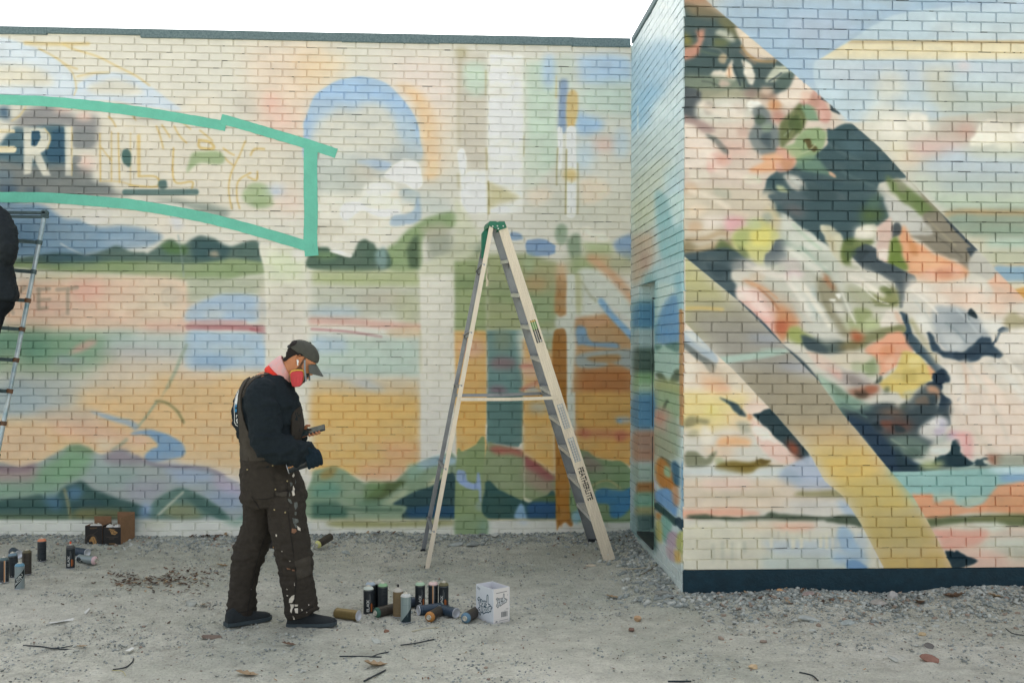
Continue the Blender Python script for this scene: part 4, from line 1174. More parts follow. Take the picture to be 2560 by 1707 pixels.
l #dfd0c4 50 16 .7 680,1240 820,1290 960,1340
l #e6dccd 36 12 .75 480,1400 620,1440 760,1520
#! lower right
K 2226,1176 2290,1176 2600,1162 2600,1440 2390,1440 2317,1300 2280,1238
C 12
p #8cb1ac 20 1 700,505 1900,470 1900,760 900,780
p #b9cdd2 16 .9 1500,480 1900,475 1900,545 1600,540
p #9fc0bb 20 .7 840,520 1100,510 1200,540 880,560
p #7c9cba 14 .93 1590,550 1900,540 1900,605 1620,602
p #b3b8a4 16 .8 1080,690 1250,690 1250,740 1100,740
p #d39a76 8 .96 925,700 1000,680 1085,690 1110,740 1230,715 1262,762 1390,770 1480,720 1540,640 1600,612 1900,600 1900,830 1500,815 1300,835 1040,865
p #a9b6a4 10 .8 1250,740 1300,720 1400,700 1470,700 1430,750 1330,772
p #c2916c 24 .8 1500,700 1900,680 1900,800 1500,800
p #5b6745 9 .96 1030,872 1200,850 1500,842 1900,840 1900,915 1600,920 1450,892 1250,902 1075,925
p #7d7a4f 14 .7 1400,840 1900,830 1900,870 1400,870
p #c8c8b6 12 .93 1070,925 1300,902 1560,900 1660,940 1600,962 1100,952
p #caccbf 10 .9 1380,900 1500,892 1580,905 1620,930 1450,930
p #c3b4a6 24 .9 1600,940 1900,920 1900,1010 1500,1010
p #dfa996 12 .93 1085,940 1300,945 1490,945 1480,1000 1380,1062 1180,1085 1120,1000
p #bcc2b4 24 .9 1480,1010 1900,1000 1900,1090 1400,1090
p #a8ab9a 24 .85 1560,1080 1900,1080 1900,1150 1560,1150
p #d6b5a3 24 .9 1230,1090 1500,1090 1650,1150 1640,1220 1400,1230
p #1e3640 4 .97 1170,1098 1225,1100 1240,1108 1275,1102 1390,1150 1412,1172 1300,1222 1225,1236 1195,1150
#! lower left field
K 1690,806 1713,806 1785,880 1832,922 1938,1034 2025,1136 2060,1200 2106,1238 2150,1306 2214,1440 1690,1440
C 7
p #ddd0bf 40 1 300,800 1200,1100 1200,1700 300,1700
p #a9b6bf 7 .95 440,955 540,980 662,1110 672,1200 560,1125 440,1040
p #cfd2cd 8 .85 440,960 500,965 640,1100 560,1080 480,1010
p #6b7473 5 .94 440,1035 560,1130 672,1202 652,1262 560,1182 440,1085
p #c3b7a4 16 .8 560,1190 670,1200 800,1260 900,1400 700,1340
p #e6ddcd 14 .9 440,1180 520,1210 540,1300 440,1320
p #d9b28f 24 .9 540,1270 740,1300 760,1420 600,1420
e #dcab8f 18 .8 720,1390 60,30
p #d4c9b5 16 .8 720,1220 800,1240 1090,1568 960,1540 800,1400
p #ddc8b0 20 .8 760,1400 960,1450 1020,1560 800,1560
p #dccf95 26 .92 440,1420 700,1440 760,1640 440,1640
C 11
p #dccb92 26 .92 400,-60 900,-40 900,120 700,200 560,240 400,160
e #e0d58d 24 .85 640,80 60,50
p #e0c9a4 20 .8 760,80 900,110 960,200 800,200
p #3a5158 5 .95 700,-20 800,5 862,60 895,112 850,114 790,50
p #e2cdbf 12 .9 880,30 1000,10 1060,60 980,100 920,110
p #30454b 4 .97 948,115 1000,80 1072,58 1112,90 1162,150 1222,210 1342,350 1352,462 1290,430 1200,360 1130,290 1030,190
p #92503a 16 .92 1190,290 1260,320 1285,400 1230,400
p #6d4a40 12 .7 1230,420 1290,400 1320,440 1250,450
p #dfc2b5 8 .93 925,145 1020,190 1100,280 1200,362 1262,440 1200,475 1000,350
p #ece5da 6 .93 928,205 985,180 1035,195 1112,300 1060,300 1000,282
p #a5a797 12 .8 820,160 900,160 930,230 860,230
e #c48c64 8 .8 920,120 20,24
p #8d8865 9 .92 450,130 530,118 622,140 600,172 550,170 450,195
p #a4a07f 10 .7 470,220 540,220 520,260 460,260
p #dfb083 12 .92 690,290 780,255 900,270 940,300 880,330 700,330
p #ddb692 26 .8 560,350 780,350 780,400 680,400
p #eae2d2 12 .8 560,190 620,200 640,300 580,320
p #7d8068 7 .94 450,372 550,380 600,422 672,362 645,450 560,492 450,472
p #a0a67f 10 .8 660,420 720,430 760,490 780,560 700,520
p #7b6a33 8 .95 740,440 900,450 1005,452 1120,470 1212,490 1000,492 930,530 800,540 670,500
p #6a5a2f 4 .95 968,440 1012,424 1077,440 1012,462
p #dcc0aa 10 .8 1080,450 1210,440 1230,480 1100,470
p #c2c9c7 16 .95 440,495 700,500 900,540 1050,490 1400,470 1320,565 440,565
p #aab4c4 9 .95 1150,540 1200,480 1350,400 1440,440 1600,700 1160,650
p #98a9b8 16 .7 1150,500 1250,520 1320,580 1280,620 1150,610
p #cebfab 20 .95 400,565 1150,565 1300,650 1700,650 1700,800 400,810
p #d6bdb0 20 .8 600,580 900,570 900,640 600,640
p #b7ad95 14 .85 580,680 1000,675 1200,680 1000,705 600,705
p #8f8a62 10 .92 1240,690 1350,665 1700,650 1700,700 1400,710
p #bfc0bc 24 .92 1150,730 1700,720 1700,810 1200,790
p #a2b3c2 14 .85 1560,730 1720,800 1760,860 1640,850
p #e0ab91 10 .92 440,800 700,790 900,800 1000,820 900,850 440,850
p #4a5847 7 .96 450,848 600,838 780,850 950,848 1100,815 1250,838 1480,850 1640,840 1760,862 1780,890 1740,925 1660,910 1500,885 1400,880 950,872 600,872
p #cbc7b3 20 .95 400,890 1150,890 1400,960 2000,960 2000,1300 400,1300
p #dfbaa2 14 .9 1080,890 1380,895 1360,945 1140,945
p #d6c4ac 20 .7 900,890 1120,890 1100,945 900,945
p #b3bcbe 16 .92 1000,1030 1400,1020 1760,960 1800,1100 1500,1160 1100,1130
l #cfccb8 26 5 .9 985,1000 988,1075
l #cfccb8 26 5 .9 1075,1000 1078,1065
l #cfccb8 30 5 .9 1235,990 1238,1070
l #cfccb8 24 5 .9 1295,990 1298,1070
l #cfccb8 26 5 .9 1440,990 1440,1065
l #cfccb8 26 5 .9 1480,980 1484,1075
l #c6c6ba 24 5 .9 1525,960 1528,1080
l #c6c6ba 24 5 .9 1570,960 1572,1050
l #c6c6ba 22 5 .9 1640,960 1642,1040
l #c6c6ba 22 5 .9 1690,950 1692,1030
l #bcb8a8 16 4 .8 1130,960 1130,1010
l #bcb8a8 16 4 .8 1190,960 1190,1020
l #bcb8a8 16 4 .8 1360,960 1360,1020
l #b6b7a6 26 8 .8 720,1040 720,1180
l #b6b7a6 20 8 .8 790,1040 790,1190
l #b0b2a2 30 8 .8 880,1040 880,1100
l #b6b7a6 26 8 .7 650,1050 650,1180
l #d6d3c0 24 6 .8 840,1040 840,1160
p #98b0c2 10 .92 1560,940 1640,930 1700,1030 1760,1130 1600,1100
p #b5beb5 24 .92 1000,1140 1760,1120 1800,1260 1000,1260
p #9db4c6 16 .85 1540,1120 1740,1120 1780,1180 1560,1180
p #6f93b5 6 .95 1640,1175 1720,1175 1790,1250 1650,1250
p #c9c6b4 30 .7 400,1160 1000,1160 1000,1260 400,1260
#! the ochre band
K 1713,643 1846,752 1960,866 2045,950 2106,1034 2226,1177 2280,1238 2317,1300 2392,1440 2220,1440 2150,1306 2106,1238 2060,1200 2025,1136 1938,1034 1832,922 1785,880 1713,806
C 7
p #b3b082 30 1 380,380 700,640 800,800 1000,1000 380,1000
p #bcb98c 24 .8 440,430 540,490 620,580 440,580
p #a09c8b 50 .95 440,740 850,740 1100,1000 440,1000
l #d0b66f 24 8 .85 400,795 560,790 720,800
p #98958c 40 .95 480,880 1000,850 1300,1150 1200,1700 760,1200
p #9aa0aa 20 .8 900,990 1080,980 1140,1050 960,1040
p #9ea2b0 24 .8 1140,1200 1320,1200 1380,1270 1180,1250
p #a5b9ae 6 .92 670,1150 900,1120 1140,1088 1200,1100 1140,1132 920,1170 740,1192
l #b0c3b8 10 5 .7 1000,1090 1140,1088 1210,1120
p #9a927f 30 .9 800,1240 1468,1280 1700,1700 1100,1700
C 12
p #9e9580 30 .95 -60,-60 380,-60 480,120 400,200 0,180 -60,100
p #bba279 40 .92 0,180 520,170 640,330 560,420 160,330
p #ccb16c 36 .95 140,330 620,330 760,560 420,700
p #c9aa72 30 .7 560,380 700,420 800,560 700,540
p #bfab6a 36 .95 360,600 800,540 1000,800 600,900
p #b5a163 36 .95 520,840 1000,800 1180,1100 640,1100
p #bda363 30 .9 640,1090 1180,1090 1260,1300 700,1300
"""
MURAL_SIDE = """
C 3
p #c2d6dd 40 1 -60,-200 470,-200 470,1700 -60,1700
p #e3eef0 50 .95 40,-60 440,-60 440,330 120,330
p #a9cade 40 .9 50,440 250,300 420,320 430,500 200,760 60,700
p #98c3de 30 .8 50,760 200,600 330,640 180,900 60,1000
p #cfe0e2 30 .8 200,800 430,560 440,760 250,980
p #c4d5d3 40 .9 60,1050 440,850 440,1150 60,1400
p #c3ccba 40 .8 60,1300 300,1150 420,1250 200,1568 60,1568
p #b5d3d8 26 .7 300,1250 440,1200 440,1568 330,1568
l #dcebea 10 3 .8 110,780 110,980
C 7
p #c2cbb5 30 .95 60,0 260,-20 240,200 60,300
p #8fbabd 14 .93 240,-60 340,0 380,200 440,160 440,560 300,460 260,250
p #bdd6d2 16 .85 340,-20 440,-40 440,130 390,170
p #bfae97 24 .92 60,260 220,220 240,420 120,620 60,620
e #b99e90 20 .7 160,440 40,80
p #a7c8cc 14 .93 225,490 440,440 440,650 370,640 300,780 230,780
p #c3d6cf 14 .8 240,630 360,620 380,700 280,900 240,900
p #5f90b8 14 .93 285,800 350,700 410,700 420,830 420,1040 235,1040 235,930
p #86b5c2 12 .8 380,560 440,560 440,810 410,800
p #7aa0a8 24 .92 60,740 160,720 160,1050 60,1050
p #4f83a8 16 .85 80,790 155,760 155,930 80,920
p #70a0a4 26 .92 155,600 235,580 235,1080 160,1080
p #9fb4b4 14 .9 85,960 160,950 160,1090 85,1090
p #3c5449 16 .8 75,1100 160,1100 165,1270 85,1270
p #4a665e 12 .75 165,1160 235,1170 230,1250 180,1300
p #7ba6b5 10 .85 180,1090 235,1030 235,1180 190,1180
p #9cbbae 8 .95 236,1080 290,1060 415,1120 415,1280 236,1260
p #4f786f 8 .85 236,1060 290,1070 260,1095 236,1090
p #4f786f 8 .85 310,1060 415,1040 415,1110 350,1090
p #a8c3b8 5 .95 290,1260 390,1260 335,1330
p #4a5c48 7 .92 240,1265 290,1270 330,1330 270,1310
p #4a5c48 7 .92 345,1330 390,1240 420,1250 410,1330
p #9aa36c 20 .93 236,1310 420,1340 420,1440 236,1400
p #8da682 18 .93 236,1400 415,1420 415,1600 300,1600 236,1520
p #86ab7e 16 .9 80,1280 160,1280 160,1420 80,1420
p #9da58c 18 .9 165,1290 235,1300 235,1460 165,1460
p #5d8cab 16 .9 75,1470 235,1470 235,1640 75,1640
p #c1d2c0 10 .7 110,1350 150,1350 150,1420 110,1420
l #4a5c48 22 5 .85 325,1470 300,1530 285,1560
l #b08558 26 3 .95 428,810 430,1100 430,1640
l #8a6a78 6 2 .9 444,900 446,1640
C 11
p #5f90ad 20 .92 75,-60 235,-60 200,220 75,220
p #b09a88 20 .93 240,60 330,70 420,260 240,230
p #b88d7c 14 .8 240,70 320,110 300,160 240,150
p #93a68e 20 .93 330,120 410,140 420,420 300,420
p #949a83 20 .93 236,220 340,260 380,430 240,400
p #9a9176 20 .93 160,230 236,200 240,560 165,520
p #ad8d78 16 .93 75,240 160,240 160,430 75,430
p #9fb3a8 14 .9 80,480 160,480 160,610 80,610
p #a37340 10 .9 105,600 160,610 160,680 105,690
p #7fae98 10 .9 90,680 160,680 160,780 90,780
p #a9a777 10 .9 95,780 160,780 160,840 95,840
p #9aa69a 18 .9 160,520 240,560 240,880 165,780
p #b9b4bd 10 .85 200,530 245,590 240,700 205,650
p #6a5f45 14 .8 185,690 240,660 230,880 205,880
p #4a5a4c 7 .9 280,410 355,450 350,490 290,460
p #ad763a 10 .95 255,430 320,440 400,600 380,640 330,680 250,580
p #8fb293 7 .9 305,480 345,490 350,560 310,540
p #346078 8 .93 362,450 415,470 415,620 370,580
p #6b96c0 8 .95 242,670 330,640 400,720 395,840 330,800 245,740
p #b58560 10 .85 360,640 410,640 410,760 380,760
p #5385ab 6 .9 434,480 450,480 450,820 436,820
l #22403f 50 4 .95 250,770 320,830 390,890
l #1f3a48 55 4 .95 410,880 450,930
p #a9793f 8 .9 245,820 285,830 280,880 245,860
p #74a698 8 .93 285,850 360,890 355,960 330,1040 285,1000
p #b0a862 10 .93 240,880 285,900 285,1050 245,1020
p #ac98a4 8 .93 340,960 405,980 400,1080 320,1040
p #a6ab68 8 .93 405,980 450,960 450,1130 400,1080
p #b39fa4 8 .93 315,1060 390,1090 390,1190 320,1140
p #c3a45c 8 .9 385,1090 430,1120 430,1200 385,1180
p #b4bfbc 14 .95 236,1050 320,1090 330,1160 400,1190 460,1200 460,1500 236,1500
p #35544e 14 .92 105,850 165,845 235,920 240,1110 150,1010 110,1010
p #8ba5a4 14 .9 60,850 105,850 110,1060 60,1010
p #a8b5b0 10 .9 60,1020 150,1050 236,1120 236,1500 60,1500
"""
# ---------------------------------------------------------------- the place: where the walls stand
Y_REAR, Y_FRONT = 9.15, 7.0
X_CORNER = on_y(1710, 860, Y_FRONT).x
Z_TOP = 4.42
X_LEFT, X_RIGHT = -5.6, 5.2

def gz(x, y):
    """height of the dirt"""
    x = np.atleast_1d(np.asarray(x, float)); y = np.atleast_1d(np.asarray(y, float))
    P = np.c_[x, y, np.zeros_like(x)]
    h = (fbm(P*.9, 3, 3)-.5)*.035+(fbm(P*4.2, 9, 3)-.5)*.016
    left = x < X_CORNER
    dr = np.where(left, Y_REAR-y, 9.0); df = np.where(left, 9.0, Y_FRONT-y)
    bn = fbm(np.c_[x*1.7, y*.6, x*0], 21, 3)
    h += np.exp(-(np.maximum(dr, 0)/.33)**2)*(.01+.07*bn)
    h += np.exp(-(np.maximum(df, 0)/.42)**2)*(.015+.10*np.clip(bn-.22, 0, 1))
    h += np.where(left, np.exp(-((X_CORNER-x)/.25)**2)*np.clip((y-6.6)/.5, 0, 1)*(.02+.05*bn), 0)
    h += .05*np.exp(-((x+3.95)/.55)**2-((y-8.75)/.3)**2)
    return h
def g1(x, y): return float(gz(x, y)[0])
def gp(px, py):
    p = on_ground(px, py); p.z = g1(p.x, p.y); return p

# ---------------------------------------------------------------- mural paint spread on the wall planes
def wall_paint(canvas, kind, u0, u1, z0, z1, step):
    nu, nz = int((u1-u0)/step), int((z1-z0)/step)
    uu = u0+(np.arange(nu)+.5)*step; zz = z1-(np.arange(nz)+.5)*step
    U, Z = np.meshgrid(uu, zz)
    if kind == 'y_rear': P = np.stack([U, np.full_like(U, Y_REAR), Z], -1)
    elif kind == 'y_front': P = np.stack([U, np.full_like(U, Y_FRONT), Z], -1)
    else: P = np.stack([np.full_like(U, X_CORNER), U, Z], -1)
    Q = (P-np.array(EYE)) @ np.array(R_CAM)              # survey frame
    px = Q[..., 0]/-Q[..., 2]*F_PX+W_PX/2; py = -Q[..., 1]/-Q[..., 2]*F_PX+H_PX/2
    x = np.clip(px*canvas.sc-.5, 0, canvas.W-1.001); y = np.clip(py*canvas.sc-.5, 0, canvas.H-1.001)
    xi, yi = x.astype(int), y.astype(int); fx, fy = (x-xi)[..., None], (y-yi)[..., None]; a = canvas.a
    return a[yi, xi]*(1-fx)*(1-fy)+a[yi, xi+1]*fx*(1-fy)+a[yi+1, xi]*(1-fx)*fy+a[yi+1, xi+1]*fx*fy

def mural_mat(name, A, axis, u0, u1, z0, z1, gain=1.0):
    m = bpy.data.materials.new(name); m.use_nodes = True; n = m.node_tree; b = n.nodes['Principled BSDF']; L = n.links.new
    b.inputs['Roughness'].default_value = .62; b.inputs['Specular IOR Level'].default_value = .28
    ge = n.nodes.new('ShaderNodeNewGeometry'); sx = n.nodes.new('ShaderNodeSeparateXYZ'); L(ge.outputs['Position'], sx.inputs[0])
    mu = n.nodes.new('ShaderNodeMapRange'); mv = n.nodes.new('ShaderNodeMapRange')
    for q, a, b_ in ((mu, u0, u1), (mv, z0, z1)):
        q.clamp = False; q.inputs[1].default_value = a; q.inputs[2].default_value = b_; q.inputs[3].default_value = 0; q.inputs[4].default_value = 1
    L(sx.outputs[axis], mu.inputs[0]); L(sx.outputs['Z'], mv.inputs[0])
    cb = n.nodes.new('ShaderNodeCombineXYZ'); L(mu.outputs[0], cb.inputs[0]); L(mv.outputs[0], cb.inputs[1])
    t = n.nodes.new('ShaderNodeTexImage'); t.image = new_image(name, A); t.extension = 'EXTEND'; L(cb.outputs[0], t.inputs[0])
    # worn paint: fine mottling that stays with the wall
    no = n.nodes.new('ShaderNodeTexNoise'); no.inputs['Scale'].default_value = 9; no.inputs['Detail'].default_value = 8; L(ge.outputs['Position'], no.inputs['Vector'])
    mr = n.nodes.new('ShaderNodeMapRange'); mr.inputs[1].default_value = .25; mr.inputs[2].default_value = .75; mr.inputs[3].default_value = .93*gain; mr.inputs[4].default_value = 1.05*gain
    L(no.outputs[0], mr.inputs[0])
    mx = n.nodes.new('ShaderNodeVectorMath'); mx.operation = 'SCALE'; L(t.outputs[0], mx.inputs[0]); L(mr.outputs[0], mx.inputs['Scale'])
    L(mx.outputs[0], b.inputs['Base Color'])
    nb = n.nodes.new('ShaderNodeTexNoise'); nb.inputs['Scale'].default_value = 130; nb.inputs['Detail'].default_value = 3; L(ge.outputs['Position'], nb.inputs['Vector'])
    n2 = n.nodes.new('ShaderNodeTexNoise'); n2.inputs['Scale'].default_value = 22; n2.inputs['Detail'].default_value = 3; L(ge.outputs['Position'], n2.inputs['Vector'])
    ad = n.nodes.new('ShaderNodeMath'); ad.operation = 'ADD'; L(nb.outputs[0], ad.inputs[0]); L(n2.outputs[0], ad.inputs[1])
    bp = n.nodes.new('ShaderNodeBump'); bp.inputs['Strength'].default_value = .35; bp.inputs['Distance'].default_value = .004
    L(ad.outputs[0], bp.inputs['Height']); L(bp.outputs[0], b.inputs['Normal'])
    return m

WOB = .55
cv_r = Canvas(1280, 854, '#dddacf', 0, 0, .5, wob=.28, panels=True); cv_r.run(MURAL_REAR, ORG)
cv_f = Canvas(1280, 854, '#c9c6bb', 0, 0, .5, wob=WOB, seed=5); cv_f.soft = 1.25; cv_f.run(MURAL_FRONT, ORG)
cv_s = Canvas(1280, 854, '#b9c9c9', 0, 0, .5, wob=.2, seed=9); cv_s.run(MURAL_SIDE, ORG)
cv_r.grade(.95, 1.12); cv_f.grade(.92, 1.12); cv_s.grade(.95, 1.04)
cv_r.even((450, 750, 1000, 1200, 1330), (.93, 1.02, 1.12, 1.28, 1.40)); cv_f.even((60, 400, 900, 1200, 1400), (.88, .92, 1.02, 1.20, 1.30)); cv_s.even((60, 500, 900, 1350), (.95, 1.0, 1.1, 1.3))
xl, xr = -4.95, X_CORNER+.1
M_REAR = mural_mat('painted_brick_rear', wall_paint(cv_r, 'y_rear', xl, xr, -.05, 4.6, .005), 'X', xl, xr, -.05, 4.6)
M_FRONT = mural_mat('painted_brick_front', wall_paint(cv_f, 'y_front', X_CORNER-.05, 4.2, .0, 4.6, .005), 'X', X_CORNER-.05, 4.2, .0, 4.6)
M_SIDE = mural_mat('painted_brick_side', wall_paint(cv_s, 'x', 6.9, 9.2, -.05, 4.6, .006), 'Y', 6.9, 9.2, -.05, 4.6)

# ---------------------------------------------------------------- bricks
PROUD = .011           # how far brick faces stand before the joints
def brick_mesh(name, w_, h, m, seed):
    """worn painted brick: sharp drip edge below, mortar struck sloping up from its top edge"""
    r = random.Random(seed); j = lambda a: r.uniform(-a, a); c = .0022; J = JOINT
    bl, br, tr_, tl = (-w_/2+j(.0022), -h/2+j(.0012)), (w_/2+j(.0022), -h/2+j(.0012)), (w_/2+j(.0018), h/2), (-w_/2+j(.0018), h/2)
    if r.random() < .22:                                             # a knocked-off corner
        k = r.choice((0, 1)); a = r.uniform(.003, .009)
        if k: br = (br[0]-a*.6, br[1]+a*.35)
        else: bl = (bl[0]+a*.6, bl[1]+a*.35)
    mid = (bl[0]*.45+br[0]*.55, (bl[1]+br[1])/2+j(.0016)); o = [bl, mid, br, tr_, tl]; n = 5; tx, tz = j(.0013), j(.0012)
    y = lambda p: -PROUD+tx*p[0]/w_*2+tz*p[1]/h*2
    vs = [(x, .02, z) for x, z in o]+[(x, y((x, z))+c, z) for x, z in o]
    vs += [(x*(1-2*c/w_), y((x, z)), z+(c*.5 if q < 3 else -c*.5)) for q, (x, z) in enumerate(o)]
    fs = [(10, 11, 12, 13, 14)]
    for k in range(n):
        q = (k+1) % n; fs += [(k, q, n+q, n+k), (n+k, n+q, 2*n+q, 2*n+k)]
    b = len(vs); e = J*.78+j(.001); f1, f2 = .0035+j(.001), .0010
    vs += [(tl[0]-J*.5, -PROUD+f1, h/2-.0015), (tr_[0]+J*.5, -PROUD+f1+j(.001), h/2-.0015), (tr_[0]+J*.5, -f2, h/2+e), (tl[0]-J*.5, -f2, h/2+e+j(.001)), (tl[0]-J*.5, .02, h/2+e), (tr_[0]+J*.5, .02, h/2+e)]
    fs += [(b, b+1, b+2, b+3), (b+3, b+2, b+5, b+4)]
    me = bpy.data.meshes.new(name); me.from_pydata(vs, [], fs); me.materials.append(m); me.update()
    return me, vs, fs

def lay_bricks(wall, bricks, m, frame, limit, keyf, name='brick'):
    """bricks: (u, z, width, height); frame: function (u, depth, z) -> world; the ones that show largest become parts"""
    order = sorted(range(len(bricks)), key=lambda i: -keyf(bricks[i])); single = set(order[:limit])
    lib = {}; V = []; Fq = []
    for i, (u, z, w_, h) in enumerate(bricks):
        key = (round(w_, 2), round(h, 3), i % 11)
        if key not in lib: lib[key] = brick_mesh('brick', key[0], key[1], m, hash(key) & 0xffff)
        me, vs, fs = lib[key]; jz = random.uniform(-.0008, .0008); jd = random.uniform(-.0015, .0012)
        if i in single:
            o = bpy.data.objects.new(name, me); COL.objects.link(o); o.parent = wall
            p = frame(u, jd, z+jz); a = frame(u+1, jd, z+jz)-p; b = frame(u, jd+1, z+jz)-p
            o.matrix_basis = Matrix(((a.x, b.x, 0, p.x), (a.y, b.y, 0, p.y), (0, 0, 1, p.z), (0, 0, 0, 1)))
        else:
            b0 = len(V)
            for x, y, zz in vs: V.append(frame(u+x, jd+y, z+jz+zz))
            Fq += [tuple(b0+k for k in f) for f in fs]
    if V:
        me = bpy.data.meshes.new('brickwork'); me.from_pydata([tuple(v) for v in V], [], Fq); me.materials.append(m)
        me.update(); o = link('brickwork', me, wall); o['kind'] = 'stuff'

def courses(z0, z1, p_bot, p_top):
    zs = [z0]
    while zs[-1] < z1-.02:
        t = (zs[-1]-z0)/(z1-z0); zs.append(zs[-1]+p_bot+(p_top-p_bot)*t)
    k = (z1-z0)/(zs[-1]-z0); return [z0+(z-z0)*k for z in zs]
def bond(u0, u1, row, pitch, phase, joint):
    out_ = []; a = phase+(row % 2)*pitch/2; k = math.floor((u0-a)/pitch)-1; s_ = a+k*pitch
    while s_ < u1:
        x0, x1 = max(s_+joint/2, u0), min(s_+pitch-joint/2, u1)
        if x1-x0 > .03: out_.append(((x0+x1)/2, x1-x0))
        s_ += pitch
    return out_

dist = lambda p: (p-EYE).length
JOINT = .0095
def mortar_gaps(wall, frame, rows_, u0, u1, n, seed, pitch):
    """open places where the mortar has fallen out"""
    r = random.Random(seed); q = MB()
    for _ in range(n):
        z = r.choice(rows_[1:-1]); u = r.uniform(u0, u1); L = r.choice((.01, .015, .02, .03, .05, .09))
        a, b = u-L/2, u+L/2; hh = r.uniform(.0012, .003); z = z+JOINT*.36
        vs = [frame(a, -.0045, z-hh), frame(b, -.0045, z-hh*r.uniform(.4, 1)), frame(b, -.0045, z+.001), frame(a, -.0045, z+.0015)]
        vs += [frame(a, .01, z-hh), frame(b, .01, z-hh), frame(b, .01, z+.001), frame(a, .01, z+.001)]
        q.add(vs, [(0, 1, 2, 3), (0, 4, 5, 1), (1, 5, 6, 2), (2, 6, 7, 3), (3, 7, 4, 0)])
    o = q.build('mortar_gap', mat('open_joint', '#2b2f2d', .95), wall); o['kind'] = 'stuff'
# --- the long rear wall
rear = tag(empty('brick_wall', (0, 0, 0)), 'long pale brick wall with hills, sky, letters and ochre bands, behind the step ladder', 'wall', kind='thing')
mb = MB(); mb.box(((X_LEFT+X_CORNER+.3)/2, Y_REAR+.15, Z_TOP/2-.15), (X_CORNER+.3-X_LEFT, .3, Z_TOP+.3)); mb.build('masonry', M_REAR, rear)
rows = courses(-.05, Z_TOP, .0712, .0655); bl = []
ph = on_y(830, 125, Y_REAR).x
for r, (a, b) in enumerate(zip(rows[:-1], rows[1:])):
    R_ = len(rows)-2-r
    for u, w_ in bond(X_LEFT, X_CORNER-.004, R_, .2143, ph+random.uniform(-.006, .006), JOINT):
        bl.append((u, (a+b)/2, w_, b-a-JOINT*.92))
fr_rear = lambda u, d, z: Vector((u, Y_REAR+d, z))
def key_rear(b):
    q = np.array(Vector((b[0], Y_REAR, b[1]))-EYE) @ np.array(R_CAM); px = q[0]/-q[2]*F_PX+1280; py = -q[1]/-q[2]*F_PX+853
    if px < 25 or px > 1570 or py > 1330: return -9
    if 560 < px < 800 and py > 850: return -8                      # behind the painter
    return b[2]*b[3]/dist(Vector((b[0], Y_REAR, b[1])))**2
lay_bricks(rear, bl, M_REAR, fr_rear, 300, key_rear); mortar_gaps(rear, fr_rear, rows, -4.4, X_CORNER, 420, 3, .2143)

# --- the taller-looking front wall on the right, with its dark painted foot
front = tag(empty('brick_wall', (0, 0, 0)), 'near brick wall right of the corner, painted with a dark floral diagonal and ochre band', 'wall', kind='thing')
Z_PL = 1.74+(860-1428)/(F_PX/Y_FRONT)
mb = MB(); mb.box(((X_CORNER+X_RIGHT)/2+.01, Y_FRONT+.15, (Z_TOP+Z_PL)/2), (X_RIGHT-X_CORNER-.02, .3, Z_TOP-Z_PL)); mb.build('masonry', M_FRONT, front)
rows = courses(Z_PL, Z_TOP, .0722, .0700); bl = []
phf = on_y(1782, 40, Y_FRONT).x
for r, (a, b) in enumerate(zip(rows[:-1], rows[1:])):
    pf = phf+random.uniform(-.006, .006); R_ = len(rows)-2-r
    for u, w_ in bond(X_CORNER, X_RIGHT, R_, .2115, pf, JOINT):
        bl.append((u, (a+b)/2, w_, b-a-JOINT*.92))
fr_front = lambda u, d, z: Vector((u, Y_FRONT+d, z))
def key_front(b):
    q = np.array(Vector((b[0], Y_FRONT, b[1]))-EYE) @ np.array(R_CAM); px = q[0]/-q[2]*F_PX+1280; py = -q[1]/-q[2]*F_PX+853
    if px > 2555 or py < 5: return -9
    return b[2]*b[3]/dist(Vector((b[0], Y_FRONT, b[1])))**2
lay_bricks(front, bl, M_FRONT, fr_front, 300, key_front); mortar_gaps(front, fr_front, rows, X_CORNER, 4.0, 330, 4, .2115)
M_PL = mat('plinth_paint', '#15333f', .55, var=.25, vscale=14, bump=.35, bscale=60, spec=.3)
mb = MB(); mb.cbox(((X_CORNER+X_RIGHT)/2, Y_FRONT+.138, (Z_PL-.25)/2), (X_RIGHT-X_CORNER+.004, .30, Z_PL+.25-.002), .006); mb.build('plinth', M_PL, front)

# --- the return wall between them, with the recessed door
side = tag(empty('brick_wall', (0, 0, 0)), 'narrow return brick wall in blues and patches, with a recessed door, between the two murals', 'wall', kind='thing')
YA, YB = on_x(1639, 1000, X_CORNER).y, on_x(1600, 1000, X_CORNER).y
Z_DT = on_x(1620, 701, X_CORNER).z; Z_DB = .12; DR = .105
y0s, y1s = Y_FRONT+.012, Y_REAR
mb = MB()
T = .3
for a, b, c, d in ((y0s+.3, YA, -.3, Z_TOP), (YB, y1s, -.3, Z_TOP), (YA, YB, Z_DT, Z_TOP), (YA, YB, -.3, Z_DB)):
    mb.box((X_CORNER+T/2, (a+b)/2, (c+d)/2), (T, b-a, d-c))
mb.box((X_CORNER+.011, (Y_FRONT+.012+y0s+.3)/2, (Z_TOP-.3)/2), (.022, .3, Z_TOP+.3))
mb.build('masonry', M_SIDE, side)
rows = courses(.02, Z_TOP, .0722, .0692); bl = []
for r, (a, b) in enumerate(zip(rows[:-1], rows[1:])):
    zc = (a+b)/2; segs = [(y0s-.005, y1s)]
    if Z_DB-.02 < zc < Z_DT: segs = [(y0s-.005, YA), (YB, y1s)]
    for s0, s1 in segs:
        for u, w_ in bond(s0, s1, r, .2115, Y_FRONT, JOINT): bl.append((u, zc, w_, b-a-JOINT*.92))
fr_side = lambda u, d, z: Vector((X_CORNER+d, u, z))
fr_jamb = lambda u, d, z: Vector((X_CORNER+u, YB+d, z))
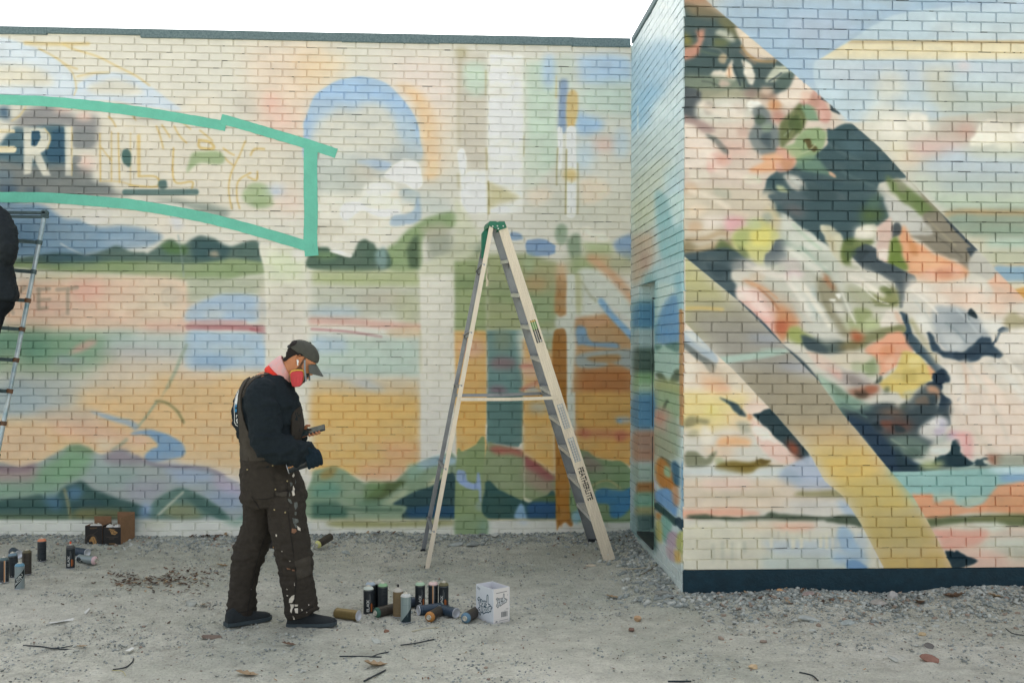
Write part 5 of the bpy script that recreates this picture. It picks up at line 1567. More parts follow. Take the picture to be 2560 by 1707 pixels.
jb = [(DR/2+.006, (a+b)/2, DR-.012, b-a-JOINT*.92) for a, b in zip(rows[:-1], rows[1:]) if Z_DB < (a+b)/2 < Z_DT]
def key_side(b):
    q = np.array(Vector((X_CORNER, b[0], b[1]))-EYE) @ np.array(R_CAM); py = -q[1]/-q[2]*F_PX+853
    return -9 if py < 5 else b[2]*b[3]/dist(Vector((X_CORNER, b[0], b[1])))**2
lay_bricks(side, bl, M_SIDE, fr_side, 240, key_side); lay_bricks(side, jb, M_SIDE, fr_jamb, 60, lambda b: 1); mortar_gaps(side, fr_side, rows[34:], Y_FRONT+.1, Y_REAR, 160, 5, .2115)
# painted steel door standing back in the opening
dmb = MB(); dmb.cbox((X_CORNER+DR+.02, (YA+YB)/2, (Z_DT-.14+Z_DB+.05)/2), (.04, YB-YA-.07, Z_DT-.14-Z_DB-.05), .004)
dpart = dmb.build('door', M_SIDE, side)
fm = MB()
fm.box((X_CORNER+DR+.015, YB-.015, (Z_DT+Z_DB)/2), (.07, .03, Z_DT-Z_DB)); fm.box((X_CORNER+DR+.015, YA+.015, (Z_DT+Z_DB)/2), (.07, .03, Z_DT-Z_DB))
fm.box((X_CORNER+DR+.015, (YA+YB)/2, Z_DT-.065), (.07, YB-YA-.062, .13)); fm.build('door_frame', M_SIDE, side)
M_STEEL_DK = mat('dark_steel', '#3b4344', .5, .3, var=.3)
tm = MB(); tm.box((X_CORNER+DR*.5, (YA+YB)/2, Z_DB+.012), (DR+.05, YB-YA-.004, .02)); tm.build('threshold', M_STEEL_DK, side)
gm_ = MB(); gm_.box((X_CORNER+DR-.003, YB-.038, (Z_DT+Z_DB)/2-.05), (.004, .007, Z_DT-Z_DB-.2)); gm_.box((X_CORNER+DR-.003, (YA+YB)/2, Z_DT-.137), (.004, YB-YA-.07, .008)); gm_.build('door_gap', M_STEEL_DK, dpart)
for zc in (1.0, 1.62):
    h = MB(); h.tube([(X_CORNER+DR-.012, YB-.035, zc-.05), (X_CORNER+DR-.012, YB-.035, zc+.05)], .008, 8)
    h.box((X_CORNER+DR-.004, YB-.05, zc), (.006, .03, .08)); h.build('hinge', M_SIDE, dpart)
kn = MB(); kn.tube([(X_CORNER+DR, YA+.1, 1.0), (X_CORNER+DR-.06, YA+.1, 1.0)], [.012, .02], 10); kn.build('handle', M_STEEL_DK, dpart, 40)

# --- flashing along the top edges
M_FLASH = mat('flashing', '#74868a', .75, .0, var=.18, vscale=60, bump=.3, bscale=300, hex2='#4f656a')
def xr_(px): return on_y(px, 95, Y_REAR).x
cuts = [-700, -260, 119, 357, 608, 858, 1097, 1187, 1432, 1574]; lows = [.0, .0, .012, -.012, -.012, -.018, -.012, -.012, -.018, -.026]
for k, (a, b) in enumerate(zip(cuts[:-1], cuts[1:])):
    x0, x1 = xr_(a), xr_(b); hgt = .064-lows[k]*.9; m_ = MB(); off = (k % 2)*.004
    zc = Z_TOP+.036+lows[k]*.5
    m_.cbox(((x0+x1)/2-.004, Y_REAR+.135-off, zc), (x1-x0+.014, .34, hgt), .003)
    m_.build('coping_strip', M_FLASH, rear)
fm = MB(); fm.box(((X_LEFT+X_CORNER)/2, Y_REAR+.01, Z_TOP+.004), (X_CORNER-X_LEFT-.02, .035, .024)); fm.build('top_fillet', M_REAR, rear)
m_ = MB(); m_.cbox((X_CORNER+.12, (Y_FRONT+Y_REAR)/2-.02, Z_TOP+.03), (.29, Y_REAR-Y_FRONT-.12, .055), .004); m_.build('coping_strip', M_FLASH, side)
M_SUNLIT = mat('coping_sunlit', '#d9b68c', .7, var=.2, vscale=30)  # peach colour stands for sunlight on the coping
m_ = MB(); m_.cbox((X_CORNER+.13, (Y_FRONT+Y_REAR)/2-.25, Z_TOP+.078), (.26, Y_REAR-Y_FRONT-.7, .036), .004); m_.build('coping_sun_edge', M_SUNLIT, side)  # added strip: the sunlit edge of the coping, put in as colour
m_ = MB(); m_.cbox(((X_CORNER+X_RIGHT)/2, Y_FRONT+.14, Z_TOP+.04), (X_RIGHT-X_CORNER, .34, .07), .004); m_.build('coping_strip', M_FLASH, front)
# ---------------------------------------------------------------- the dirt lot
def ground_mat():
    m = bpy.data.materials.new('packed_dirt'); m.use_nodes = True; n = m.node_tree; b = n.nodes['Principled BSDF']; L = n.links.new
    b.inputs['Roughness'].default_value = .95; b.inputs['Specular IOR Level'].default_value = .15
    ge = n.nodes.new('ShaderNodeNewGeometry')
    def noise(sc, det=6, ro=.6):
        q = n.nodes.new('ShaderNodeTexNoise'); q.inputs['Scale'].default_value = sc; q.inputs['Detail'].default_value = det; q.inputs['Roughness'].default_value = ro
        L(ge.outputs['Position'], q.inputs['Vector']); return q
    def ramp(src, stops):
        r = n.nodes.new('ShaderNodeValToRGB'); e = r.color_ramp.elements
        while len(e) < len(stops): e.new(.5)
        for k, (p, c) in enumerate(stops): e[k].position = p; e[k].color = (*lin(c), 1)
        L(src, r.inputs[0]); return r
    def mix(a, b_, fac, mode='MIX'):
        x = n.nodes.new('ShaderNodeMix'); x.data_type = 'RGBA'; x.blend_type = mode
        if isinstance(fac, float): x.inputs[0].default_value = fac
        else: L(fac, x.inputs[0])
        L(a, x.inputs[6]); L(b_, x.inputs[7]); return x.outputs[2]
    big = ramp(noise(.55, 4).outputs[0], [(.3, GC[0]), (.5, GC[1]), (.7, GC[2])])
    mid = ramp(noise(7, 8, .7).outputs[0], [(.25, '#b8b8b8'), (.5, '#e2e2e2'), (.75, '#ffffff')])
    fine = ramp(noise(75, 5, .7).outputs[0], [(.30, '#949494'), (.44, '#eaeaea'), (.72, '#ffffff')])
    c = mix(big.outputs[0], mid.outputs[0], .8, 'MULTIPLY'); c = mix(c, fine.outputs[0], .75, 'MULTIPLY')
    br = ramp(noise(2.3, 6, .7).outputs[0], [(.58, '#000000'), (.72, '#ffffff')])
    brn = n.nodes.new('ShaderNodeRGB'); brn.outputs[0].default_value = (*lin('#6d6556'), 1)
    fa = n.nodes.new('ShaderNodeMath'); fa.operation = 'MULTIPLY'; fa.inputs[1].default_value = .35; L(br.outputs[0], fa.inputs[0])
    c = mix(c, brn.outputs[0], fa.outputs[0]); L(c, b.inputs['Base Color'])
    v = n.nodes.new('ShaderNodeTexVoronoi'); v.inputs['Scale'].default_value = 55; L(ge.outputs['Position'], v.inputs['Vector'])
    n1 = noise(40, 8, .75); s_ = n.nodes.new('ShaderNodeMath'); s_.operation = 'SUBTRACT'; L(n1.outputs[0], s_.inputs[0])
    vm = n.nodes.new('ShaderNodeMath'); vm.operation = 'MULTIPLY'; vm.inputs[1].default_value = .5; L(v.outputs[0], vm.inputs[0]); L(vm.outputs[0], s_.inputs[1])
    bp = n.nodes.new('ShaderNodeBump'); bp.inputs['Strength'].default_value = 1.0; bp.inputs['Distance'].default_value = .02
    L(s_.outputs[0], bp.inputs['Height']); L(bp.outputs[0], b.inputs['Normal']); return m
GC = ('#c6cabb', '#e0e0d1', '#f3f1e3')
M_DIRT = ground_mat()
nx, ny = 520, 250; gx = np.linspace(-4.9, 4.7, nx); gy = np.linspace(4.75, 9.25, ny); GX, GY = np.meshgrid(gx, gy)
Zg = gz(GX.ravel(), GY.ravel())
PX = np.c_[GX.ravel()*16, GY.ravel()*16, np.zeros(nx*ny)]
rf = np.random.default_rng(8)
for _ in range(70):                                                  # old footprints and scuffs
    cx_, cy_, a_ = rf.uniform(-4.2, 4.2), rf.uniform(4.9, 8.5), rf.uniform(0, 3.14); L_, W_ = rf.uniform(.10, .18), rf.uniform(.045, .08)
    dx_, dy_ = GX.ravel()-cx_, GY.ravel()-cy_; u_ = (dx_*math.cos(a_)+dy_*math.sin(a_))/L_; v_ = (-dx_*math.sin(a_)+dy_*math.cos(a_))/W_; d2_ = u_*u_+v_*v_
    Zg = Zg-.008*np.exp(-d2_**2)+.004*np.exp(-((np.sqrt(d2_)-1.35)/.3)**2)
Zg = Zg+(fbm(PX, 77, 3)-.5)*.022*(.5+fbm(PX*.07, 5, 2))
inner = np.c_[GX.ravel(), GY.ravel(), Zg]
idx = np.arange(nx*ny).reshape(ny, nx)
q = np.stack([idx[:-1, :-1], idx[:-1, 1:], idx[1:, 1:], idx[1:, :-1]], -1).reshape(-1, 4)
vs = inner.tolist(); fs = q.tolist()
# skirt out to the horizon
ring = list(idx[0, :])+list(idx[1:, -1])+list(idx[-1, -2::-1])+list(idx[-2:0:-1, 0])
b0 = len(vs); far = []
for k in ring:
    x, y, _ = vs[k]; d = Vector((x+.1, y-7.0)); d = d/max(abs(d.x)/4.8, abs(d.y)/2.25); far.append((d.x*130, d.y*260+7.0, -.05))
vs += far; m_ = len(ring)
fs += [[ring[k], b0+k, b0+(k+1) % m_, ring[(k+1) % m_]] for k in range(m_)]
me = bpy.data.meshes.new('ground'); me.from_pydata(vs, [], fs); me.materials.append(M_DIRT); me.update()
bm = bmesh.new(); bm.from_mesh(me); bmesh.ops.recalc_face_normals(bm, faces=bm.faces); bm.to_mesh(me); bm.free(); smooth(me)
if me.polygons[1000].normal.z < 0: me.flip_normals()
tag(link('ground', me), 'grey packed dirt lot strewn with gravel and dead leaves', kind='structure')

# ---------------------------------------------------------------- gravel, pebbles, leaf litter
ICO_V, ICO_F = None, None
def ico():
    bm = bmesh.new(); bmesh.ops.create_icosphere(bm, subdivisions=1, radius=1.0); v = np.array([tuple(q.co) for q in bm.verts]); f = np.array([[w_.index for w_ in q.verts] for q in bm.faces]); bm.free(); return v, f
ICO_V, ICO_F = ico()
rg = np.random.default_rng(5)
def scatter(n, fx, size, sink=.35):
    P = fx(n); n = len(P); s_ = size(n)
    V = ICO_V[None]*(1+rg.normal(0, .16, (n, len(ICO_V), 1)))
    ax = np.stack([s_*rg.uniform(.8, 1.3, n), s_*rg.uniform(.6, 1.1, n), s_*rg.uniform(.4, .75, n)], -1)
    V = V*ax[:, None]; a = rg.uniform(0, 6.28, n); c, s2 = np.cos(a)[:, None], np.sin(a)[:, None]
    X = V[..., 0]*c-V[..., 1]*s2; Y = V[..., 0]*s2+V[..., 1]*c
    t = rg.normal(0, .25, n)[:, None]; Z = V[..., 2]+X*t
    z = gz(P[:, 0], P[:, 1])
    return np.stack([X+P[:, :1], Y+P[:, 1:2], Z+(z+ax[:, 2]*sink)[:, None]], -1)
def uni(x0, x1, y0, y1):
    def f(n):
        P = np.c_[rg.uniform(x0, x1, n*2), rg.uniform(y0, y1, n*2)]; c = np.c_[P, np.zeros(len(P))]
        d = fbm(c*1.3, 91, 3)*.6+fbm(c*5, 93, 2)*.4; return P[np.argsort(-(d+rg.normal(0, .07, len(d))))[:n]]
    return f
def nearwall(x0, x1, y, spread): return lambda n: np.c_[rg.uniform(x0, x1, n), y-np.abs(rg.normal(0, spread, n))-.015]
sz = lambda a, b, p=2.2: (lambda n: a+(b-a)*rg.random(n)**p)
groups = {
 'g1': [scatter(15000, uni(-4.6, 4.4, 4.9, 9.1), sz(.0025, .010, 2.6)), scatter(2600, nearwall(X_LEFT+.9, X_CORNER, Y_REAR, .22), sz(.004, .020)),
        scatter(3600, nearwall(X_CORNER, 4.4, Y_FRONT, .28), sz(.0035, .018)), scatter(900, lambda n: np.c_[X_CORNER-np.abs(rg.normal(0, .18, n))-.01, rg.uniform(6.7, 9.1, n)], sz(.005, .026))],
 'g2': [scatter(9000, uni(-4.6, 4.4, 4.9, 9.1), sz(.0025, .011, 2.6)), scatter(900, nearwall(X_LEFT+.9, X_CORNER, Y_REAR, .25), sz(.005, .022)),
        scatter(1500, nearwall(X_CORNER, 4.4, Y_FRONT, .40), sz(.004, .022)), scatter(300, lambda n: np.c_[X_CORNER-np.abs(rg.normal(0, .2, n))-.01, rg.uniform(6.7, 9.1, n)], sz(.006, .03))],
 'g3': [scatter(380, uni(-4.6, 4.4, 4.9, 9.1), sz(.004, .014)), scatter(260, nearwall(X_CORNER, 4.4, Y_FRONT, .4), sz(.006, .022)), scatter(160, nearwall(X_LEFT+.9, X_CORNER, Y_REAR, .3), sz(.006, .02))]}
groups['g4'] = [scatter(5200, uni(-4.6, 4.4, 4.9, 9.1), sz(.0025, .009, 2.2), .1), scatter(700, nearwall(X_CORNER, 4.4, Y_FRONT, .4), sz(.004, .016))]
GRM = {'g4': mat('gravel_dark', '#747872', .9, var=.3, vscale=6), 'g1': mat('gravel_grey', '#8f9693', .9, var=.25, vscale=6, bump=.3, bscale=120), 'g2': mat('gravel_pale', '#b5b8b1', .9, var=.2, vscale=6, bump=.3, bscale=120),
       'g3': mat('gravel_brown', '#968779', .9, var=.3, vscale=6, bump=.3, bscale=120)}
vs = []; fcs = []; mi = []; b0 = 0
for k, key in enumerate(groups):
    for V in groups[key]:
        n = len(V); vs.append(V.reshape(-1, 3)); fcs.append((ICO_F[None]+(np.arange(n)*len(ICO_V))[:, None, None]+b0).reshape(-1, 3)); mi.append(np.full(n*len(ICO_F), k)); b0 += n*len(ICO_V)
vs = np.concatenate(vs); fcs = np.concatenate(fcs); mi = np.concatenate(mi).astype(np.int32)
me = bpy.data.meshes.new('gravel'); me.vertices.add(len(vs)); me.vertices.foreach_set('co', vs.ravel().astype(np.float32)); me.loops.add(len(fcs)*3); me.loops.foreach_set('vertex_index', fcs.ravel().astype(np.int32))
me.polygons.add(len(fcs)); me.polygons.foreach_set('loop_start', np.arange(len(fcs), dtype=np.int32)*3); me.polygons.foreach_set('loop_total', np.full(len(fcs), 3, np.int32))
for key in groups: me.materials.append(GRM[key])
me.polygons.foreach_set('material_index', mi); me.update(calc_edges=True); me.validate()
tag(link('gravel', me), 'loose grey gravel scattered over the dirt and heaped along the walls', 'gravel', kind='stuff')

M_LEAF = [mat('leaf_brown', '#715a49', .8, var=.35, vscale=9), mat('leaf_tan', '#a08a6c', .8, var=.3, vscale=9), mat('leaf_dark', '#55463b', .85, var=.3, vscale=9)]
def leaf_geo(mb, p, s_, a, curl, mi=0, tilt=0.0):
    """a curled, lobed leaf blade folded on its midrib"""
    prof = [(-1, .04), (-.6, .42), (-.35, .30), (-.05, .62), (.2, .36), (.5, .42), (.75, .15), (1, .02)]
    R = Matrix.Rotation(a, 3, 'Z') @ Matrix.Rotation(tilt, 3, 'Y'); vs = []
    for t, w_ in prof:
        for sgn in (-1, 0, 1):
            vs.append(Vector(p)+R @ Vector((t*s_, sgn*w_*s_, s_*(curl*(t*t*.5+abs(sgn)*w_*.9)-.05)+.002)))
    fs = []
    for k in range(len(prof)-1):
        i = k*3; fs += [(i, i+1, i+4, i+3), (i+1, i+2, i+5, i+4)]
    mb.add(vs, fs, mi)
lm = MB(); rl = random.Random(4)
def litter(n, fx, s0, s1):
    for _ in range(n):
        x, y = fx(); leaf_geo(lm, (x, y, g1(x, y)+rl.uniform(.0, .008)), rl.uniform(s0, s1), rl.uniform(0, 6.3), rl.uniform(.1, .9), rl.choice((0, 0, 1, 2, 2)), rl.uniform(-.5, .5))
def pxs(cx, cy, sx, sy):
    def f():
        p = on_ground(cx+rl.gauss(0, sx), min(max(cy+rl.gauss(0, sy), 1352), 1700)); return p.x, p.y
    return f
litter(120, pxs(345, 1452, 45, 9), .010, .026); litter(80, pxs(480, 1447, 40, 11), .010, .026); litter(45, pxs(400, 1470, 70, 12), .008, .022)
litter(36, pxs(540, 1352, 45, 5), .015, .035); litter(60, pxs(300, 1480, 190, 45), .006, .018)
litter(50, pxs(900, 1450, 250, 40), .005, .014); litter(90, pxs(2100, 1495, 220, 22), .010, .03); litter(50, pxs(1700, 1580, 500, 70), .005, .013); litter(26, pxs(1530, 1360, 60, 14), .01, .03)
litter(1300, pxs(1000, 1540, 900, 95), .003, .010); litter(20, pxs(1000, 1350, 200, 4), .012, .03)
lo = lm.build('leaf_litter', M_LEAF); tag(lo, 'small dead brown leaves littered and drifted across the dirt', 'leaves', kind='stuff')
# ---------------------------------------------------------------- masking tape on the rear wall
M_TAPE = mat('masking_tape', '#68bda6', .6, var=.10, vscale=5, bump=.25, bscale=40, detail=8)
def tape(pxs_, width_px, label, seed, lift=.0035):
    P = catmull(np.array(pxs_, float), False, 10); r = random.Random(seed); vs = []; n = len(P)
    for i in range(n):
        t = P[min(i+1, n-1)]-P[max(i-1, 0)]; t = t/np.hypot(*t); nn = np.array([-t[1], t[0]])*width_px/2
        for k in range(5):
            s_ = (k/4-.5)*2; jag = r.uniform(-.5, .5) if k in (0, 4) else 0
            q_ = P[i]+nn*s_+nn/max(width_px/2, 1)*jag
            p = on_y(q_[0], q_[1], Y_REAR); vs.append((p.x, Y_REAR-PROUD-lift-r.uniform(0, .0016)-(.0012 if k == 2 else 0), p.z))
    for v in list(vs): vs.append((v[0], v[1]+.0012, v[2]))
    fs = []; m_ = n*5
    for i in range(n-1):
        for k in range(4):
            a = i*5+k; fs += [(a, a+1, a+6, a+5), (m_+a, m_+a+5, m_+a+6, m_+a+1)]
        for k in (0, 4): a = i*5+k; fs.append((a, a+5, m_+a+5, m_+a))
    for a0 in (0, (n-1)*5):
        for k in range(4): fs.append((a0+k, m_+a0+k, m_+a0+k+1, a0+k+1))
    mb = MB(); mb.add(vs, fs); o = mb.build('masking_tape', M_TAPE, None, 60)
    return tag(o, label, 'tape', 'strips of green masking tape on the wall')
k_ = 1/2.936
sc_ = lambda pts, ox=0, oy=0: [(x*k_+ox, y*k_+oy) for x, y in pts]
tape(sc_([(-700, 735), (-300, 728), (0, 736), (330, 748), (700, 782), (1060, 828), (1400, 884), (1660, 930)]), 25, 'long upper strip of green tape curving above the painted letters', 1)
tape(sc_([(1625, 876), (1800, 925), (2000, 985), (2260, 1062), (2470, 1130)]), 24, 'short sloping strip of green tape with a torn end, upper right of the panel', 2, .006)
tape(sc_([(2284, 1085), (2280, 1300), (2284, 1568), (2280, 1760), (2290, 1880)]), 34, 'vertical strip of green tape closing the right end of the lettered panel', 3, .0035)
tape([(x*k_, y*k_+oy) for x, y, oy in ((-700, 1480, 0), (-300, 1456, 0), (0, 1450, 0), (400, 1456, 0), (800, 1488, 0), (1000, 40, 500), (1400, 108, 500), (1800, 205, 500), (2295, 352, 500))], 26, 'long lower strip of green tape running beneath the painted letters', 4, .006)

# ---------------------------------------------------------------- the aluminium step ladder
M_ALU = mat('aluminium', '#ded2bd', .40, .22, var=.10, vscale=14, bump=.1, bscale=50, stretch=(1, 1, .12))  # cream base colour carries the warm light that the metal reflects
M_ALU_SHADED = mat('aluminium_shaded', '#92969a', .42, .45, var=.14, vscale=10)  # far and inner ladder parts: their shade put in as a darker grey
M_STEP = mat('step_aluminium', '#d0cfc8', .4, .3, var=.08, vscale=14)
M_GREEN = mat('green_plastic', '#1b6b52', .45, var=.08)
M_GREEN2 = mat('green_plastic_dark', '#0a6f56', .45, var=.25, vscale=25)
M_BLACK = mat('black_print', '#1c1e20', .6)
M_WHITE = mat('white_plastic', '#dfdfda', .5)
M_RUB = mat('black_rubber', '#23282a', .8)
lad = tag(empty('step_ladder', gp(1290, 1395)), 'tall bare aluminium step ladder with green top cap, opened in front of the wall', 'ladder')
LO = lad.location
bpy.context.view_layer.update()
def lb(mb, name, m, parent=lad, sm=None):
    """build with coordinates given in the world but stored relative to the ladder"""
    mb.v = [tuple(Vector(q)-LO) for q in mb.v]; return mb.build(name, m, parent, sm)
nS, nR, fS, fR = gp(1525, 1403), gp(1068, 1421), gp(1483, 1362), gp(1057, 1379)
dn, df = 8.20, 8.56
tS, tR, tfS, tfR = at_depth(1256, 566, dn), at_depth(1229, 566, dn), at_depth(1238, 572, df), at_depth(1214, 590, df)
def channel(a, b, w0, w1, inward, flange=.026, th=.003):
    """C-section rail: web facing outwards, two flanges turned inwards"""
    a, b = Vector(a), Vector(b); d = (b-a).normalized(); inw = (Vector(inward)-d*Vector(inward).dot(d)).normalized(); wv = d.cross(inw).normalized(); mb = MB()
    def slab(c0, c1, u, v):
        vs = [c+u*i/2+v*j for c, u in ((a, c0[0]), (b, c1[0])) for i, j in ((-1, 0), (1, 0), (1, 1), (-1, 1))]
    def sect(p, w_):
        rib = [] if w_ < .05 else [p_ for k_r in (-.32, -.11, .11, .32) for p_ in ((w_*k_r-.003, 0), (w_*k_r-.0015, -.0022), (w_*k_r+.0015, -.0022), (w_*k_r+.003, 0))]
        o = [(-w_/2, 0)]+rib+[(w_/2, 0), (w_/2, flange), (w_/2-th, flange), (w_/2-th, th), (-w_/2+th, th), (-w_/2+th, flange), (-w_/2, flange)]
        return [p+wv*x+inw*y for x, y in o]
    mb.loft([sect(a, w0), sect(b, w1)]); return mb, d, wv, inw
depth_dir = (fS-nS).normalized()
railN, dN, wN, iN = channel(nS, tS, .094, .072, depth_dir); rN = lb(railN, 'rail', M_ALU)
railF, _, wF, iF = channel(fS, tfS, .094, .072, -depth_dir); lb(railF, 'rail', M_ALU_SHADED)
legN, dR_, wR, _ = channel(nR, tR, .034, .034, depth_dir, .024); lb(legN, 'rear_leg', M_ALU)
legF, _, _, _ = channel(fR, tfR, .034, .034, -depth_dir, .024); lb(legF, 'rear_leg', M_ALU_SHADED)
for p, wv in ((nS, wN), (fS, wF), (nR, wR), (fR, wR)):
    f = MB(); wd = .1 if p in (nS, fS) else .045
    f.cbox(p+Vector((0, 0, .010))+(depth_dir if p in (nS, nR) else -depth_dir)*.016, (wd*.95, .026, .024), .006, Matrix.Rotation(.05, 3, 'Z')); lb(f, 'foot', M_RUB)
# steps between the two front rails
stepy = [650, 735, 817, 898, 979, 1057, 1137, 1216, 1296]
for py in stepy:
    t = (1403-py)/(1403-566); a = nS.lerp(tS, t); b = fS.lerp(tfS, t)
    ax = (b-a).normalized(); up = Vector((0, 0, 1)); back = up.cross(ax).normalized()
    if back.x > 0: back = -back
    R = Matrix((ax, back, up)).transposed(); L = (b-a).length-.012
    m_ = MB(); c = (a+b)/2+back*.0
    m_.box(c+up*.0, (L, .082, .004), R); m_.box(c-back*.041-up*.018, (L, .004, .040), R); m_.box(c+back*.041-up*.012, (L, .004, .028), R)
    for k in (-.026, -.013, 0, .013, .026): m_.box(c+back*k+up*.0035, (L, .004, .0035), R)
    lb(m_, 'step', M_STEP)
    br = MB()
    for e, s_ in ((a, 1), (b, -1)):
        br.prism([e+ax*.03*s_-up*.02+back*.0, e+ax*.004*s_-up*.02, e+ax*.004*s_-up*.075], back*.002-back*.03, back*.004-back*.03)
    lb(br, 'step_brace', M_ALU_SHADED)
# rear horizontals
for py in (667, 840, 973, 1180, 1333):
    t = (1421-py)/(1421-566); a = nR.lerp(tR, t); b = fR.lerp(tfR, t); ax = (b-a); m_ = MB()
    d = ax.normalized(); up = Vector((0, 0, 1)); R = Matrix((d, up.cross(d).normalized(), up)).transposed()
    m_.box((a+b)/2, (ax.length, .012, .03), R); m_.box((a+b)/2+R @ Vector((0, .012, .013)), (ax.length, .026, .004), R); lb(m_, 'rear_bar', M_ALU_SHADED)
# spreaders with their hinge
for (p0, p1, dep0, dep1, m0) in (((1152, 998), (1394, 994), 8.04, 8.2, M_ALU), ((1140, 988), (1358, 983), 8.57, 8.75, M_ALU_SHADED)):
    a, b = at_depth(*p0, dep0), at_depth(*p1, dep1); mid = (a+b)/2-Vector((0, 0, .006)); m_ = MB()
    for q0, q1 in ((a, mid+(b-a)*.02), (mid-(b-a)*.02, b)):
        d = (q1-q0).normalized(); up = Vector((0, 0, 1)); R = Matrix((d, up.cross(d).normalized(), up)).transposed()
        m_.box((q0+q1)/2, ((q1-q0).length, .004, .026), R)
    for t in (0, .46, .54, 1): 
        c = a.lerp(b, t); m_.tube([c-depth_dir*.001, c-depth_dir*.009], .007, 8)
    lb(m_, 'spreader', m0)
# green top cap, bolted
cap = MB()
z1 = [(530, 145), (625, 145), (640, 155), (662, 155), (672, 148), (762, 148), (797, 245), (672, 290), (545, 232), (505, 190)]
cap_px = [(1140+x/6.27, 530+y/6.27) for x, y in z1]
poly = [at_depth(x, y, dn-.012) for x, y in cap_px]; away = (at_depth(1224, 560, df+.02)-at_depth(1237, 553, dn-.012)); away.z = -.004
cap.prism(poly, (0, 0, 0), depth_dir*.016)
top5 = [poly[9], poly[0], poly[1], poly[2], poly[3], poly[4], poly[5], poly[5]+(poly[6]-poly[5])*.5]
low = [p-Vector((0, 0, .03)) for p in reversed(top5)]
cap.prism(top5+low, depth_dir*.0161, depth_dir*.375); cap.prism(poly, depth_dir*.3751, depth_dir*.390)
lb(cap, 'top_cap', M_GREEN)
for x, y in ((577, 226), (650, 220), (741, 222), (664, 262)):
    c = at_depth(1140+x/6.27, 530+y/6.27, dn-.013); m_ = MB(); m_.tube([c, c-depth_dir*.006], [.0065, .004], 8); lb(m_, 'bolt', M_WHITE)
# stickers and lettering on the near rail
def on_rail(t, s_, lift=.001):
    """t: metres from the foot along the rail, s_: across the web, seen right way up"""
    return nS+dN*t+wN*s_-iN*lift
if wN.x < 0: sg = -1
else: sg = 1
def rail_rect(t0, t1, s0, s1, lift):
    a, b, c, d = on_rail(t0, s0*sg, lift), on_rail(t0, s1*sg, lift), on_rail(t1, s1*sg, lift), on_rail(t1, s0*sg, lift)
    return [a, b, c, d]
RL = (tS-nS).length; T_ = lambda py: RL*(1403-py)/(1403-566)
def sticker(t0, t1, s0, s1, base_m, rects, name='sticker', more=()):
    m_ = MB(); mats_ = [base_m]+[m for _, m in rects]
    m_.prism(rail_rect(t0, t1, s0, s1, .0006), (0, 0, 0), -iN*.0006)
    for i, (r, m) in enumerate(rects):
        for (a, b, c, d) in r: m_.prism(rail_rect(t0+(t1-t0)*a, t0+(t1-t0)*b, s0+(s1-s0)*c, s0+(s1-s0)*d, .0012), (0, 0, 0), -iN*.0004, i+1)
    o = lb(m_, name, mats_, None); o.parent = lad; return o
M_YEL = mat('yellow_print', '#c9a83a', .6); M_GRN = mat('green_print', '#6f9a57', .6); M_BRN = mat('black_brown_print', '#2c2723', .6); M_SILV = mat('silver_label', '#c6c8c5', .5); M_GREY = mat('grey_print', '#8d9090', .6)
rr = random.Random(8)
txt = [(.05+.055*k, .05+.055*k+.03, .12, .12+rr.uniform(.4, .75)) for k in range(9)]
sticker(T_(856), T_(800), -.024, .022, M_BRN, [([(.92, .985, .06, .94)], M_YEL), ([(.58, .9, .06, .94)], M_GRN), (txt, M_GREY), ([(.03, .10, .66, .92)], M_WHITE)])
for (ya, yb) in ((1071, 1010), (1154, 1094)):
    lines = [(.06+.105*k, .06+.105*k+.075, .10+.2*j, .10+.2*j+.13) for k in range(8) for j in range(4)]
    sticker(T_(ya), T_(yb), -.026, .024, M_SILV, [([(0.01, .03, .04, .96), (.97, .99, .04, .96), (.03, .97, .04, .08), (.03, .97, .92, .96)], M_GREY), (lines, M_GREY)])
def text_mesh(body, size, bold=.0):
    cu = bpy.data.curves.new('text', 'FONT'); cu.body = body; cu.size = size; cu.offset = bold; cu.resolution_u = 3; cu.align_x = 'CENTER'; cu.align_y = 'CENTER'
    o = bpy.data.objects.new('text', cu); COL.objects.link(o); dg = bpy.context.evaluated_depsgraph_get(); me = bpy.data.meshes.new_from_object(o.evaluated_get(dg)); bpy.data.objects.remove(o)
    v = [tuple(q.co) for q in me.vertices]; f = [tuple(p.vertices) for p in me.polygons]; return np.array(v), f
v, f = text_mesh('FEATHERLITE', .075, .0022)
wid = np.ptp(v[:, 0]); tlen = T_(1169)-T_(1250); vv = []
for x, y, _ in v:
    t = (T_(1169)+T_(1250))/2-x/wid*tlen; s_ = y*.80
    vv.append(on_rail(t, s_*sg, .0015))
m_ = MB(); m_.add(vv, f); lb(m_, 'lettering', M_BLACK)
m_ = MB()
for t, s_ in ((.02, -.03), (.02, .03), (.055, 0), (T_(994), .012)):
    c = on_rail(t, s_, .001); m_.tube([c, c-iN*.004], .005, 6)
lb(m_, 'rivets', M_WHITE)
